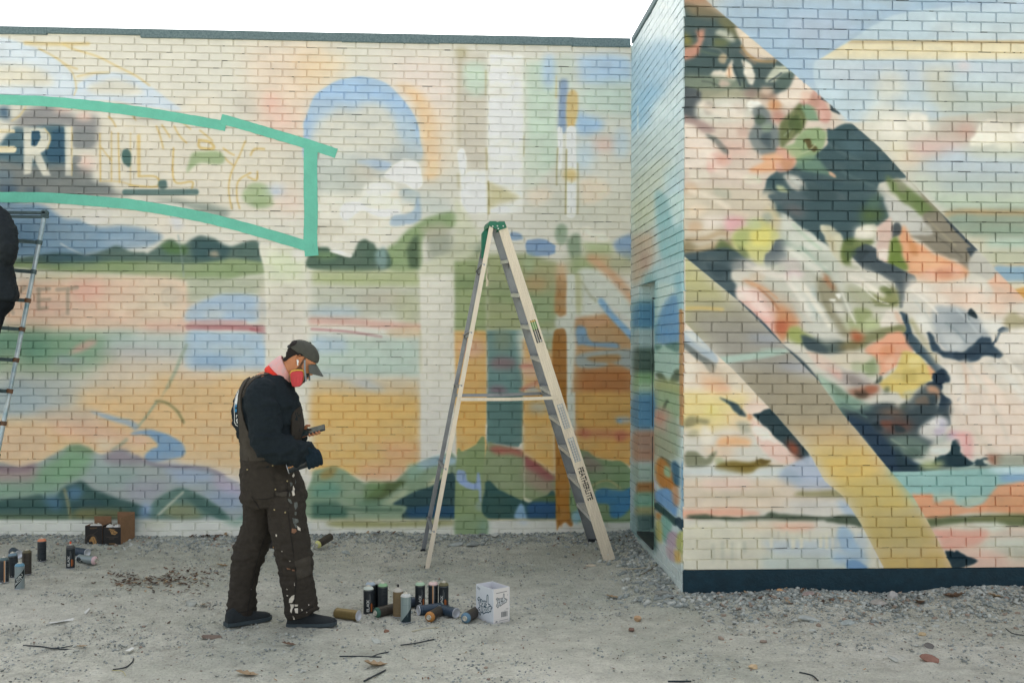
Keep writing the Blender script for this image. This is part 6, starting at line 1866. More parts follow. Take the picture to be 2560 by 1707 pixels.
# a green tool pouch and a cord hanging from the rear side under the cap
pz = [(1140+x/6.27, 530+y/6.27) for x, y in ((455, 275), (525, 285), (520, 400), (490, 520), (452, 715), (405, 722), (408, 520), (412, 330), (440, 292))]
m_ = MB(); pp = [at_depth(x, y, 8.44) for x, y in pz]; m_.prism(pp, (0, 0, 0), depth_dir*.09)
for y in (470, 600): 
    a, b = at_depth(1140+410/6.27, 530+y/6.27, 8.438), at_depth(1140+(500-y*.06)/6.27, 530+y/6.27, 8.438); m_.tube([a, b], .004, 6)
o = m_.build('tool_pouch', M_GREEN2); tag(o, 'dark green plastic pouch hanging below the cap of the step ladder', 'pouch')
M_CORD = mat('cream_cord', '#d8cfb4', .7)
m_ = MB(); m_.tube([at_depth(1140+x/6.27, 530+y/6.27, 8.4) for x, y in ((488, 880), (487, 960), (480, 1030), (495, 1080), (490, 1165))], [.004, .004, .005, .011, .011], 8); o = m_.build('cord', M_CORD, None, 60); tag(o, 'cream cord end dangling beside the rear leg of the step ladder', 'cord')
# orange-ish plank of wood behind the far rear leg
# ---------------------------------------------------------------- the long ladder leaning at the left edge
M_GALV = mat('galvanised_tube', '#bcc8cc', .4, .4, hex2='#7396a2', vscale=9, thresh=(.42, .72), bump=.15, bscale=60, detail=8)
M_RUST = mat('rusty_clamp', '#8d5a33', .75, .2, hex2='#5b5248', vscale=25, thresh=(.35, .65), bump=.3, bscale=120)
M_RUNG = mat('rung_steel', '#4f6366', .55, .3, var=.25, vscale=18)
YL = 8.62
top, bot = on_y(112, 536, YL+.22), on_y(-57, 1414, YL-.18)
bot.z = g1(bot.x, bot.y)
lad2 = tag(empty('ladder', bot), 'long paint-spattered tube ladder with rusty rung clamps, leaning at the left edge', 'ladder'); LO2 = bot.copy()
def lb2(mb, name, m, sm=None): mb.v = [tuple(Vector(q)-LO2) for q in mb.v]; return mb.build(name, m, lad2, sm)
off = Vector((-.62, -.03, .045))
for e in (Vector((0, 0, 0)), off):
    m_ = MB(); m_.tube([bot+e, top+e], .0185, 14); lb2(m_, 'rail', M_GALV, 40)
for k, py in enumerate((612, 690, 766, 841, 921, 1001, 1083, 1165, 1250, 1335)):
    t = (1414-py)/(1414-536); c = bot.lerp(top, t); m_ = MB(); m_.box(c+off/2-Vector((.01, 0, 0)), (off.length-.02, .022, .03), Matrix.Rotation(math.atan2(-.045, -.62)-math.pi, 3, 'Y')); lb2(m_, 'rung', M_RUNG)
    for e, s_ in ((c, -1), (c+off, 1)):
        q = MB(); d = (top-bot).normalized(); q.tube([e-d*.018, e+d*.018], .025, 12); q.cbox(e+Vector((.045*s_, -.004, .004)), (.06, .03, .026), .006); lb2(q, 'clamp', M_RUST if k >= 2 else M_RUNG, 40)
m_ = MB(); c = top+Vector((-.27, -.005, .0)); m_.cbox(c+Vector((0, 0, .012)), (.60, .05, .022), .004); m_.cbox(c-Vector((0, 0, .022)), (.60, .04, .022), .004); m_.cbox(top+Vector((0, 0, .005)), (.05, .06, .06), .01)
lb2(m_, 'top_bar', M_RUNG)
# ---------------------------------------------------------------- spray cans
def label_black(back=False, stripe=None):
    c = Canvas(256, 192, '#20272c', 0, 0, 1, wob=0)
    t = ["l #c9ccc8 2 .5 .8 0,6 256,6", "l #8c8f8c 2 .5 .6 0,186 256,186"]
    if not back:                                                     # lettering up the side
        x0 = 112
        S_ = {'B': [[(0, 0), (0, 10)], [(0, 0), (6, 0), (6, 4.5), (0, 5)], [(0, 5), (7, 5.5), (7, 10), (0, 10)]], 'L': [[(0, 0), (0, 10), (6, 10)]],
              'A': [[(0, 10), (3.3, 0), (6.6, 10)], [(1.5, 6.5), (5.2, 6.5)]], 'C': [[(6.5, 1.5), (3.5, 0), (.5, 2.5), (.5, 7.5), (3.5, 10), (6.5, 8.5)]], 'K': [[(0, 0), (0, 10)], [(6.5, 0), (.5, 5.2), (6.5, 10)]]}
        y = 168
        for ch in 'BLACK':
            for st in S_[ch]:
                pts = ' '.join(f'{x0+py_*1.9:.1f},{y-px_*2.3:.1f}' for px_, py_ in st)
                c.run('C 1\nl #d9dad4 4 .6 1 '+pts if len(st) > 2 else 'C 1\nl #d9dad4 4 .6 1 '+pts, {'1': (0, 0)}, 1.0)
            y -= 19
        t += ["l #b9642f 15 2 .9 152,165 152,112", "l #8a4a28 9 2 .8 166,160 166,118", "l #9b9d98 2 .5 .8 138,100 138,30", "l #85888a 3 .8 .7 146,98 146,48", "l #777a7a 2 .6 .6 131,70 131,36"]
    else:
        rr_ = random.Random(3)
        for k in range(16): t.append(f"l #5c6365 2.5 .8 .6 70,{22+k*9} {120+rr_.randint(-10, 60)},{22+k*9}")
        t += ["e #c9c9c4 .8 .9 84,178 4,4", "e #c9c9c4 .8 .9 108,178 4,4", "e #c9c9c4 .8 .9 132,178 4,4"]
    if stripe: t += [f"l {stripe} 9 .6 1 126,2 126,190", "l #efe6d8 3 .6 1 134,2 134,190"]
    c.run('C 1\n'+'\n'.join(t), {'1': (0, 0)}, 1.0); return c.a
def label_loop(base='#8b989a', dark='#1d2a2f', word=True):
    c = Canvas(256, 192, base, 0, 0, 1, wob=0)
    if word:
        c.run(f"C 1\nq {dark} .6 1 60,192 60,150 190,10 190,75 95,192\nl #c9cecb 2 .5 1 60,148 190,8\nl #c9cecb 2 .5 1 97,192 190,78", {'1': (0, 0)}, 1.0)
        for st in ([(86, 120), (100, 148), (118, 134)], [(112, 116), (120, 124), (128, 112), (118, 102), (110, 112)], [(128, 96), (136, 106), (144, 94), (134, 84), (127, 94)], [(140, 80), (160, 108)], [(146, 80), (158, 84), (164, 70), (152, 62)], [(96, 160), (150, 112)]):
            c.run('C 1\nl #d5dad6 5 .7 1 '+' '.join(f'{x},{y}' for x, y in st), {'1': (0, 0)}, 1.0)
    else:
        c.run(f"C 1\nq {dark} .6 1 90,192 170,96 256,60 256,192\nq {dark} .6 1 0,192 0,150 30,192\nl #b9c2c1 2 .6 .8 95,4 95,130\nl #dfe3df 3 2 .5 150,0 150,150\nl #65767a 1.5 .5 .7 100,60 160,60", {'1': (0, 0)}, 1.0)
    return c.a
def label_plain(col, dk='#4c4436'):
    c = Canvas(256, 192, col, 0, 0, 1, wob=0); rr_ = random.Random(5)
    t = [f"l {dk} 2 .8 .35 {90+rr_.randint(0, 9)},{50+k*8} {130+rr_.randint(0, 40)},{50+k*8}" for k in range(14)]+[f"l {dk} 3 1 .6 96,176 150,176"]
    c.run('C 1\n'+'\n'.join(t), {'1': (0, 0)}, 1.0); return c.a
LBL = {'black': print_mat('label_black', label_black(), .42), 'back': print_mat('label_back', label_black(True), .42), 'stripe': print_mat('label_stripe', label_black(True, '#d9a070'), .42),
       'loop': print_mat('label_diagonal', label_loop(), .35, .35), 'teal': print_mat('label_grey_teal', label_loop('#8b9b9a', '#1f3238', False), .38, .25),
       'brown': print_mat('label_brown', label_plain('#7b6a4e'), .42), 'gold': print_mat('label_gold', label_plain('#86744a'), .38, .3), 'navy': print_mat('label_navy', label_plain('#27394a', '#aab3b8'), .38),
       'plain': print_mat('label_dark', label_plain('#20262a', '#33393c'), .42), 'umber': print_mat('label_umber', label_plain('#3c3731', '#8d8a80'), .45)}
M_CUP = mat('valve_cup', '#c9c6ba', .35, .6); M_BASE = mat('can_base', '#c9cdd4', .4, .4); M_NOZ = mat('nozzle_black', '#191b1d', .5); M_NOZO = mat('nozzle_orange', '#e2562e', .5)
RC, HB = .0325, .160
CANS = []
def can(loc, axis, roll, body, dome, label, nozzle=None, group=None, name='spray_can'):
    """axis: direction from base to valve; the wrapped print's middle is turned towards roll (degrees)"""
    z = Vector(axis).normalized(); x = Vector((0, -1, 0)) if abs(z.y) < .9 else Vector((1, 0, 0)); x = (x-z*x.dot(z)).normalized(); y = z.cross(x)
    R = Matrix((x, y, z)).transposed().to_4x4(); root = empty(name, loc); root.rotation_euler = (R @ Matrix.Rotation(math.radians(roll), 4, 'Z')).to_euler()
    tag(root, label, 'spray can', group)
    dm = mat('dome_'+dome.lstrip('#'), dome, .45, var=.06)
    Rz = Matrix.Rotation(math.pi, 4, 'Z')                            # print centre (u = .5) on +x
    b = MB(); b.lathe([(RC, .004), (RC, HB)], 22, Rz, uv=True, capb=False, capt=False); b.build('body', LBL[body], root, 50)
    b = MB(); b.lathe([(0, .012), (RC*.55, .010), (RC*.86, .003), (RC*.9, .0), (RC*1.03, .0008), (RC*1.03, .004), (RC, .0042)], 22, capb=False, capt=False); b.build('base', M_BASE, root, 50)
    b = MB(); b.lathe([(RC, HB), (RC*1.03, HB+.001), (RC*1.03, HB+.004), (RC*.97, HB+.005), (RC*.93, HB+.009), (RC*.80, HB+.0145), (RC*.62, HB+.018), (RC*.50, HB+.019)], 22, capb=False, capt=False); b.build('dome', dm, root, 50)
    b = MB(); b.lathe([(RC*.50, HB+.018), (RC*.52, HB+.022), (RC*.44, HB+.024), (RC*.36, HB+.021), (RC*.2, HB+.021), (RC*.16, HB+.029), (.0, HB+.029)], 18, capb=False, capt=False); b.build('valve', M_CUP, root, 50)
    if nozzle:
        b = MB(); b.lathe([(.0055, HB+.027), (.007, HB+.031), (.0068, HB+.042), (.005, HB+.045), (0, HB+.0455)], 12, capt=False); b.tube([Vector((0, 0, HB+.038)), Vector((.0085, 0, HB+.038))], .0022, 6); b.build('nozzle', M_NOZO if nozzle == 'orange' else M_NOZ, root, 50)
    CANS.append(root); return root
def lying(px_, py_, ang, body, dome, label, roll, group, end='base', dz=0.0, pitch=0.0):
    """a can on its side: (px_, py_) is where the visible end rests; ang: heading of base -> valve, degrees from +x towards +y"""
    p = gp(px_, py_); ax = Vector((math.cos(math.radians(ang)), math.sin(math.radians(ang)), math.tan(math.radians(pitch)))).normalized()
    c = Vector((p.x, p.y, p.z+RC+dz))
    if end == 'valve': c = c-ax*(HB+.02)
    return can(c, ax, roll, body, dome, label, None, group)
def standing(px_, py_, body, dome, label, roll, group, nozzle=None, lean=(0, 0)):
    p = gp(px_, py_-4); return can(p+Vector((0, 0, .001)), (lean[0], lean[1], 1), roll, body, dome, label, nozzle, group)
GM, GL = 'spray cans by the white carton', 'spray cans at the left edge'
standing(921, 1535, 'black', '#c6cfc4', 'upright black spray can with pale mint top, leftmost standing by the gold can', 8, GM)
standing(926, 1523, 'back', '#aab8c2', 'black spray can with pale blue top, half hidden behind the leftmost upright can', 40, GM)
standing(949, 1519, 'back', '#b9b8ad', 'black spray can with plain grey top, behind the can with the leaf green top', 70, GM)
standing(957, 1527, 'back', '#8fb58c', 'upright black spray can with leaf green top and an orange line', 10, GM)
standing(995, 1542, 'brown', '#bdb9ae', 'upright brown spray can with grey top and a black nozzle', 0, GM, 'black')
standing(1014.5, 1555, 'teal', '#c6c9c4', 'front silver grey spray can with a dark slanted foot, in front of the brown can', -6, GM)
standing(1050, 1524, 'black', '#a9c4a8', 'upright black spray can with mint green top behind the navy lying can', 12, GM)
standing(1083, 1522, 'stripe', '#e0c4be', 'black spray can with pale pink top and a cream vertical stripe', 0, GM)
standing(1109, 1525, 'black', '#6f6a4c', 'upright black spray can with olive top, rightmost of the standing cans', -14, GM)
lying(897, 1547, 153, 'gold', '#7a6a42', 'gold brown spray can lying by the toe of the painter\'s shoe', 0, GM)
lying(938, 1541, 226, 'umber', '#2f5c4c', 'lying dark spray can with bottle green top, left of the brown upright can', 0, GM, 'valve')
lying(984, 1514, 4, 'navy', '#44586a', 'dark blue lying spray can furthest back, behind the brown and silver cans', 0, GM)
lying(1045, 1537, 24, 'navy', '#7d8f88', 'navy lying spray can with its pale base to the left, below the mint topped can', 0, GM)
lying(1072, 1552, 247, 'umber', '#b0793c', 'lying spray can with orange ochre top facing forward, centre front of the heap', 0, GM, 'valve')
lying(1141, 1543, 134, 'navy', '#55606a', 'dark spray can lying with its white base facing the white carton', 0, GM)
lying(1162, 1557, 246, 'umber', '#5a7d92', 'lying spray can with steel blue top, touching the white carton', 0, GM, 'valve')
lying(47, 1399, 128, 'navy', '#44586a', 'dark blue can lying on the dirt at left with its pale base turned right', 0, GL)
standing(10, 1460, 'stripe', '#566a6c', 'upright black can with dark teal top, cut by the left edge', 30, GL)
standing(36, 1449, 'back', '#6f8794', 'leaning black can with slate blue top, behind the silver can with the slanted word', 20, GL, None, (-.08, 0))
standing(67, 1441, 'umber', '#5c563f', 'upright brown black can with olive brown top, right of the slate blue topped can', 0, GL)
standing(49, 1476, 'loop', '#5f8da3', 'silver can with a slanted black band and script word, nearest at left', 6, GL)
standing(104.5, 1409, 'back', '#d98a66', 'lone upright black can with salmon orange top', 0, GL)
standing(176, 1425, 'black', '#4d4f4d', 'upright black can with a bright orange nozzle', 4, GL, 'orange')
lying(219, 1393, 152, 'navy', '#3d4d58', 'dark can lying behind the orange nozzled can, pale base to the right', 0, GL)
lying(240, 1413, -28, 'loop', '#d3b5b8', 'silver and black can lying with a pale pink top pointing right', 60, GL, 'valve')
p = on_ground(799, 1372); lying(792, 1379, 236, 'umber', '#c9c77f', 'black can with pale yellow top lying against the rubble at the wall foot', 0, None, 'valve', .012, -14)

# ---------------------------------------------------------------- cartons
def carton_face(w_, h_, base): return Canvas(int(w_), int(h_), base, 0, 0, 1, wob=0)
YARD = [[(8, 30), (14, 24), (20, 30), (17, 44), (24, 50), (32, 30)], [(32, 30), (26, 66), (16, 84), (10, 76), (20, 66)], [(46, 34), (38, 38), (38, 50), (46, 48), (48, 34), (50, 48)], [(55, 48), (57, 33), (64, 32)], [(76, 33), (68, 36), (68, 48), (76, 44), (80, 2), (80, 44), (86, 42)]]
MASTER = [[(22, 92), (30, 58), (36, 80), (46, 52), (48, 82)], [(60, 58), (53, 62), (54, 78), (60, 72), (62, 58), (64, 74)], [(76, 54), (70, 58), (76, 66), (70, 72)], [(84, 38), (82, 68), (88, 66)], [(74, 48), (96, 40)], [(90, 60), (97, 54), (95, 48), (90, 54), (92, 64), (98, 60)], [(102, 62), (103, 46), (109, 48)]]
def script_logo(c, ox, oy, k, dark):
    for wd, colr in ((k*12.5, dark), (k*4.0, '#e3e6e6')):
        for st in YARD+MASTER:
            P = catmull(np.array([(ox+x*k, oy+y*k) for x, y in st], float), False, 6)
            a = c.area(P, wd+3); c.put(line_mask(P, wd, *a), a[0], a[1], colr, 1.0)
fa = carton_face(190, 215, '#d3d9de'); script_logo(fa, 14, 48, 1.42, '#1d4256')
fa.run("C 1\nl #5a6a76 4 .5 .9 14,14 46,22\nl #5a6a76 4 .5 .9 14,22 40,29\nl #b3bac0 1.2 .4 .8 30,34 180,170\ne #7a8790 .6 .9 178,112 4,5", {'1': (0, 0)}, 1.0)
fb = carton_face(190, 330, '#ddd9d4'); script_logo(fb, 24, 60, 1.25, '#2b3136')
t = ["l #4b4d4e 5 .6 .9 30,42 160,38", "l #a8a6a2 1.2 .4 .9 0,292 190,286", "l #66686a 5 .7 .8 66,308 180,304", "e #77797a .8 .8 34,310 14,8", "l #66686a 4 .6 .8 150,204 180,202", "l #88898a 3 .6 .7 130,216 180,214", "e #8a8c8e .6 .9 172,74 4,5"]
xx = 92
for wd in (7, 3, 10, 5, 9, 8, 2, 3, 2): t.append(f"q #30383d .4 .95 {xx},226 {xx+wd},226 {xx+wd},276 {xx},276"); xx += wd+4
fb.run('C 1\n'+'\n'.join(t), {'1': (0, 0)}, 1.0)
def box_thing(name, corners, h_, m_faces, m_in, label, cat, flaps=None, bottom=True, rot_open=.0):
    """corners: left, front, right, back on the ground; an open-topped carton with real walls"""
    L_, Fr, Rr, Bk = [Vector(c) for c in corners]; o = Fr.copy(); root = tag(empty(name, o), label, cat); th = .004; names = ('side_panel', 'end_panel', 'side_panel', 'end_panel')
    for k, (a, b) in enumerate(((L_, Fr), (Fr, Rr), (Rr, Bk), (Bk, L_))):
        d = (b-a); n = Vector((-d.y, d.x, 0)).normalized()
        if n.dot((L_+Fr+Rr+Bk)/4-(a+b)/2) < 0: n = -n
        d2 = d.normalized(); a2, b2 = (a, b) if k % 2 == 0 else (a+d2*th*1.05, b-d2*th*1.05)
        q = MB(); up = Vector((0, 0, h_)); A, B, Cc, D = a2-o, b2-o, b2-o+up, a2-o+up
        q.add([A, B, Cc, D], [(0, 1, 2, 3)], 0, [(0, 0), (1, 0), (1, 1), (0, 1)])
        q.add([A+n*th, B+n*th, Cc+n*th, D+n*th], [(3, 2, 1, 0)], 1)
        q.add([A, B, Cc, D, A+n*th, B+n*th, Cc+n*th, D+n*th], [(0, 4, 5, 1), (1, 5, 6, 2), (2, 6, 7, 3), (3, 7, 4, 0)], 1)
        me = bpy.data.meshes.new(names[k]); me.from_pydata(q.v, [], q.f); me.materials.append(m_faces[k]); me.materials.append(m_in); me.polygons.foreach_set('material_index', np.array(q.m, np.int32))
        ul = me.uv_layers.new(name='UVMap')
        for pl in me.polygons:
            u = q.uv.get(pl.index)
            if u:
                for li, uvv in zip(pl.loop_indices, u): ul.data[li].uv = uvv
        me.update(); link(names[k], me, root)
    q = MB(); q.prism([v-o+Vector((0, 0, .004)) for v in (L_, Fr, Rr, Bk)], (0, 0, 0), (0, 0, .004)); q.build('bottom_panel', m_in, root)
    if flaps:
        for (a, b, tilt, ln, m0) in flaps:
            a, b = [(L_, Fr, Rr, Bk)[i] for i in (a, b)]; d = b-a; n = Vector((-d.y, d.x, 0)).normalized()
            if n.dot((L_+Fr+Rr+Bk)/4-(a+b)/2) < 0: n = -n
            up = Vector((0, 0, h_)); e = (-n*math.sin(tilt)+Vector((0, 0, math.cos(tilt))))*ln; th_ = (n*math.cos(tilt)+Vector((0, 0, math.sin(tilt))))*.004
            q = MB(); q.prism([a-o+up, b-o+up, b-o+up+e, a-o+up+e], (0, 0, 0), th_); q.build('flap', m0, root)
    return root
M_CWHITE = mat('white_card', '#d9dade', .7)
L_, Fr, Rr = gp(1188, 1541), gp(1233, 1557.5), gp(1282, 1554.5); zb = max(L_.z, Fr.z, Rr.z)-.004
for q in (L_, Fr, Rr): q.z = zb
d1 = L_-Fr; d2 = Rr-Fr; d1 = d1.normalized()*.185; d2 = (d2-d1*d2.dot(d1)/d1.length_squared).normalized()*.128
L_, Rr = Fr+d1, Fr+d2; Bk = L_+d2
MFA, MFB = print_mat('carton_side_print', fa.a, .65), print_mat('carton_end_print', fb.a, .65)
wb = box_thing('carton', (L_, Fr, Rr, Bk), .218, (MFA, MFB, M_CWHITE, M_CWHITE), M_CWHITE, 'small open white carton printed with dark script lettering, among the spray cans', 'carton')
M_CARD = mat('brown_card', '#8a6a4e', .85, var=.12, vscale=14)
M_CARDK = mat('dark_card', '#262321', .7, var=.2)
def dark_face(seed, rings):
    c = carton_face(180, 210, '#262423'); rr_ = random.Random(seed); t = ["l #8a6a45 7 .8 .8 50,24 120,22", "l #6a5236 4 .8 .7 50,36 96,35"]
    if rings:
        for k, r_ in enumerate((58, 52)): t.append('l #80705a 1.6 .5 .8 '+' '.join(f'{66+r_*math.cos(a):.0f},{150+r_*math.sin(a):.0f}' for a in np.linspace(2.6, 6.9, 14)))
        t += ["p #a57f4e .8 1 58,128 82,112 102,124 112,150 120,176 108,206 88,208 78,176 62,160", "l #80705a 1.6 .5 .8 70,100 130,52", "l #262423 3 .6 1 84,130 96,160 104,190", "p #a57f4e .8 1 44,150 60,140 62,160 48,172"]
        for k in range(5): t.append('l #80705a 1.2 .5 .7 '+' '.join(f'{128+(14+k*8)*math.cos(a):.0f},{196+(14+k*8)*math.sin(a):.0f}' for a in np.linspace(3.4, 5.4, 8)))
    else:
        t += ["l #80705a 3 .7 .8 30,112 150,108", "l #80705a 4 .7 .7 58,128 112,126", "l #80705a 1.5 .6 .7 20,98 160,94", "l #a57f4e 7 .8 .9 60,184 124,184", "q #a57f4e .6 1 60,10 100,24 150,58 120,84 84,78", "l #262423 4 .6 1 74,26 90,52", "l #262423 4 .6 1 94,34 110,56", "l #262423 5 .6 1 104,66 130,62"]
    c.run('C 1\n'+'\n'.join(t), {'1': (0, 0)}, 1.0); return c.a
MD1, MD2 = print_mat('dark_carton_figure', dark_face(1, True), .7), print_mat('dark_carton_text', dark_face(2, False), .7)
def dark_box(x0, x1, y, h_, depth_m, dx, faces, label, flaps):
    a, b = gp(x0, y), gp(x1, y); z = (a.z+b.z)/2-.012; a.z = b.z = z; n = Vector((dx, depth_m, 0))
    return box_thing('carton', (a, b, b+n, a+n), h_, faces, M_CARD, label, 'carton', flaps)
b1 = dark_box(212.5, 256, 1369, .168, .17, .02, (MD1, M_CARDK, M_CARDK, M_CARDK), 'open black carton printed with a gold ringed figure, by the wall foot', [(2, 3, -.12, .055, M_CARD)])
b2 = dark_box(258, 302, 1369, .158, .20, .055, (MD2, M_CARD, M_CARDK, M_CARDK), 'open black carton with brown side and a tall raised flap, right of its twin', [(2, 3, -.05, .10, M_CARD), (1, 2, -.03, .085, M_CARD)])
a, b = gp(676, 1375), gp(694, 1375); a.z = b.z = a.z-.01
dark_box(672, 712, 1376, .11, .15, .02, (MD1, M_CARDK, M_CARDK, M_CARDK), 'low black carton half hidden behind the painter\'s legs', None)
M_CAP = mat('can_cap_white', '#d2d3cf', .5)
for k, (root, pts) in enumerate(((b1, ((.05, .045), (.10, .05))), (b2, ((.055, .045), (.115, .05))))):
    pass
for k, (px_, py_, dep, lbl) in enumerate(((261, 1324, .05, 'white topped can standing inside the right black carton, left one'), (279, 1324, .06, 'white topped can standing inside the right black carton, right one'), (218, 1315, .05, 'white topped can inside the left black carton, at its left corner'), (230, 1315, .05, 'white topped can inside the left black carton, second from its left corner'))):
    p = gp(px_, 1369); q = p+Vector((.035 if k > 1 else .03, dep, -.02)); can(q, (0, 0, 1), 90*k, 'back', '#d2d3cf', lbl, None, 'cans standing in the black cartons')
# ---------------------------------------------------------------- people: bodies grown as one skin, clothes over them
def evaluated_mesh(vs, fs, voxel, it, name):
    me = bpy.data.meshes.new(name); me.from_pydata([tuple(v) for v in vs], [], fs); me.update()
    bm = bmesh.new(); bm.from_mesh(me); bmesh.ops.recalc_face_normals(bm, faces=bm.faces); bm.to_mesh(me); bm.free()
    o = bpy.data.objects.new(name, me); COL.objects.link(o); md = o.modifiers.new('r', 'REMESH'); md.mode = 'VOXEL'; md.voxel_size = voxel; md.use_smooth_shade = True
    dg = bpy.context.evaluated_depsgraph_get(); m2 = bpy.data.meshes.new_from_object(o.evaluated_get(dg)); bpy.data.objects.remove(o); bpy.data.meshes.remove(me)
    laplace(m2, it); m2.name = name; return m2
def coords(me): a = np.empty(len(me.vertices)*3, np.float32); me.vertices.foreach_get('co', a); return a.reshape(-1, 3).astype(float)
def set_coords(me, V): me.vertices.foreach_set('co', V.ravel().astype(np.float32)); me.update()
def laplace(me, it, lam=.5):
    V = coords(me); e = np.empty(len(me.edges)*2, np.int32); me.edges.foreach_get('vertices', e); e = e.reshape(-1, 2)
    deg = np.bincount(e.ravel(), minlength=len(V)).astype(float)[:, None]
    for k in range(it):
        s_ = np.zeros_like(V); np.add.at(s_, e[:, 0], V[e[:, 1]]); np.add.at(s_, e[:, 1], V[e[:, 0]])
        V = V+(s_/np.maximum(deg, 1)-V)*(lam if k % 2 == 0 else -lam*.96 if it > 3 else lam)
    set_coords(me, V)
def normals(me): a = np.empty(len(me.vertices)*3, np.float32); me.vertices.foreach_get('normal', a); return a.reshape(-1, 3).astype(float)
def wrinkle(me, amp, scale, seed, mask=None, sharp=1.6):
    V = coords(me); N = normals(me); a = fbm(V*np.array(scale)+fbm(V*4, seed+3, 2)[:, None]*1.5, seed, 3); r = 1-np.abs(2*a-1)*2.2; r = np.clip(r, -.6, 1)
    r = np.sign(r)*np.abs(r)**sharp
    w_ = amp*r*(1 if mask is None else mask(V)); set_coords(me, V+N*w_[:, None])
def ell(c, a, b, n=20, p=2.3, z=None):
    """horizontal super-ellipse ring"""
    out_ = []
    for k in range(n):
        t = 2*math.pi*k/n; cx, sx = math.cos(t), math.sin(t)
        out_.append(Vector((c[0]+a*math.copysign(abs(cx)**(2/p), cx), c[1]+b*math.copysign(abs(sx)**(2/p), sx), c[2])))
    return out_
def limb(mb, pts, rad, n=14, flat=1.0, ref=(0, 1, 0)):
    """tapering tube with elliptical sections; rad entries are (across, along ref)"""
    P = catmull3(pts, 5); Rr = np.interp(np.linspace(0, len(pts)-1, len(P)), range(len(pts)), [r if not isinstance(r, tuple) else r[0] for r in rad])
    R2 = np.interp(np.linspace(0, len(pts)-1, len(P)), range(len(pts)), [r if not isinstance(r, tuple) else r[1] for r in rad]); rings = []
    for i, p in enumerate(P):
        d = (Vector(P[min(i+1, len(P)-1)])-Vector(P[max(i-1, 0)])).normalized(); b = Vector(ref); b = (b-d*b.dot(d)).normalized(); a = d.cross(b)
        rings.append([Vector(p)+a*math.cos(2*math.pi*k/n)*Rr[i]+b*math.sin(2*math.pi*k/n)*R2[i] for k in range(n)])
    # rounded ends
    def endcap(i, s_):
        c = Vector(P[i]); d = (Vector(P[i])-Vector(P[i-s_])).normalized() if s_ > 0 else (Vector(P[0])-Vector(P[1])).normalized(); r0 = min(Rr[i], R2[i])
        return [[c+(q-c)*math.cos(t)+d*r0*math.sin(t)*.8 for q in rings[i]] for t in (.55, 1.05, 1.4)]
    e1 = endcap(len(P)-1, 1); e0 = endcap(0, -1)
    mb.loft(list(reversed(e0))+rings+e1)
def catmull3(pts, n):
    P = np.array([tuple(p) for p in pts], float)
    if len(P) < 3: return [P[0]+(P[1]-P[0])*t for t in np.linspace(0, 1, n+1)]
    out_ = []; m = len(P)
    for i in range(m-1):
        p0, p1, p2, p3 = P[max(i-1, 0)], P[i], P[i+1], P[min(i+2, m-1)]
        for t in np.arange(n)/n: out_.append(.5*((2*p1)+(-p0+p2)*t+(2*p0-5*p1+4*p2-p3)*t*t+(-p0+3*p1-3*p2+p3)*t**3))
    out_.append(P[-1]); return out_
def bvh_of(me): return BVHTree.FromPolygons([v.co.copy() for v in me.vertices], [tuple(p.vertices) for p in me.polygons])
def patch(outline, bvh, lift, thick, name, m, parent, step=.012, direction=(0, 1, 0), start=-1.2, to3=None, sm=True, curve=True):
    """lay a piece of cloth or paint with the given outline (u, z) onto a surface by dropping it along 'direction'"""
    P = catmull(np.array(outline, float), True, 5) if curve else np.array(outline, float)
    L = []
    for a, b in zip(P, np.roll(P, -1, 0)):
        k = max(1, int(np.hypot(*(b-a))/step)); L += [a+(b-a)*t for t in np.arange(k)/k]
    L = np.array(L); x0, y0 = L.min(0); x1, y1 = L.max(0); inside = []
    for gx_ in np.arange(x0+step/2, x1, step):
        for gy_ in np.arange(y0+step/2, y1, step):
            c = (L[:, 1] <= gy_) != (np.roll(L[:, 1], -1) <= gy_); A, B = L[c], np.roll(L, -1, 0)[c]
            if len(A) and (np.sum(gx_ < A[:, 0]+(gy_-A[:, 1])*(B[:, 0]-A[:, 0])/(B[:, 1]-A[:, 1])) % 2) and np.min(np.hypot(L[:, 0]-gx_, L[:, 1]-gy_)) > step*.45: inside.append((gx_, gy_))
    V2 = [Vector(q) for q in L]+[Vector(q) for q in inside]; n = len(L)
    r = geometry.delaunay_2d_cdt(V2, [], [list(range(n))], 1, 1e-5); D = Vector(direction).normalized(); top = []
    for q in r[0]:
        o = to3(q.x, q.y) if to3 else Vector((q.x, start, q.y)); h = bvh.ray_cast(o, D)
        top.append(h)
    good = [h[0] is not None for h in top]; vs = []
    for q, h in zip(r[0], top):
        if h[0] is None: vs.append(None)
        else: nn = h[1]; nn = nn if nn.dot(D) < 0 else -nn; vs.append((h[0]+nn*lift, h[0]+nn*(lift-thick)))
    ix = {}; V = []
    for i, q in enumerate(vs):
        if q: ix[i] = len(V); V.append(q[0])
    nt_ = len(V); V += [q[1] for q in vs if q]; Fq = [tuple(ix[i] for i in f) for f in r[2] if all(good[i] for i in f)]
    ed = {}
    for f in Fq:
        for a, b in zip(f, f[1:]+f[:1]): ed[(a, b)] = 1
    fs = list(Fq)
    if thick > 0:
        fs += [tuple(nt_+i for i in reversed(f)) for f in Fq]+[(a, nt_+a, nt_+b, b) for (a, b) in ed if (b, a) not in ed]
    mb = MB(); mb.add(V, fs); return mb.build(name, m, parent, 50 if sm else None)

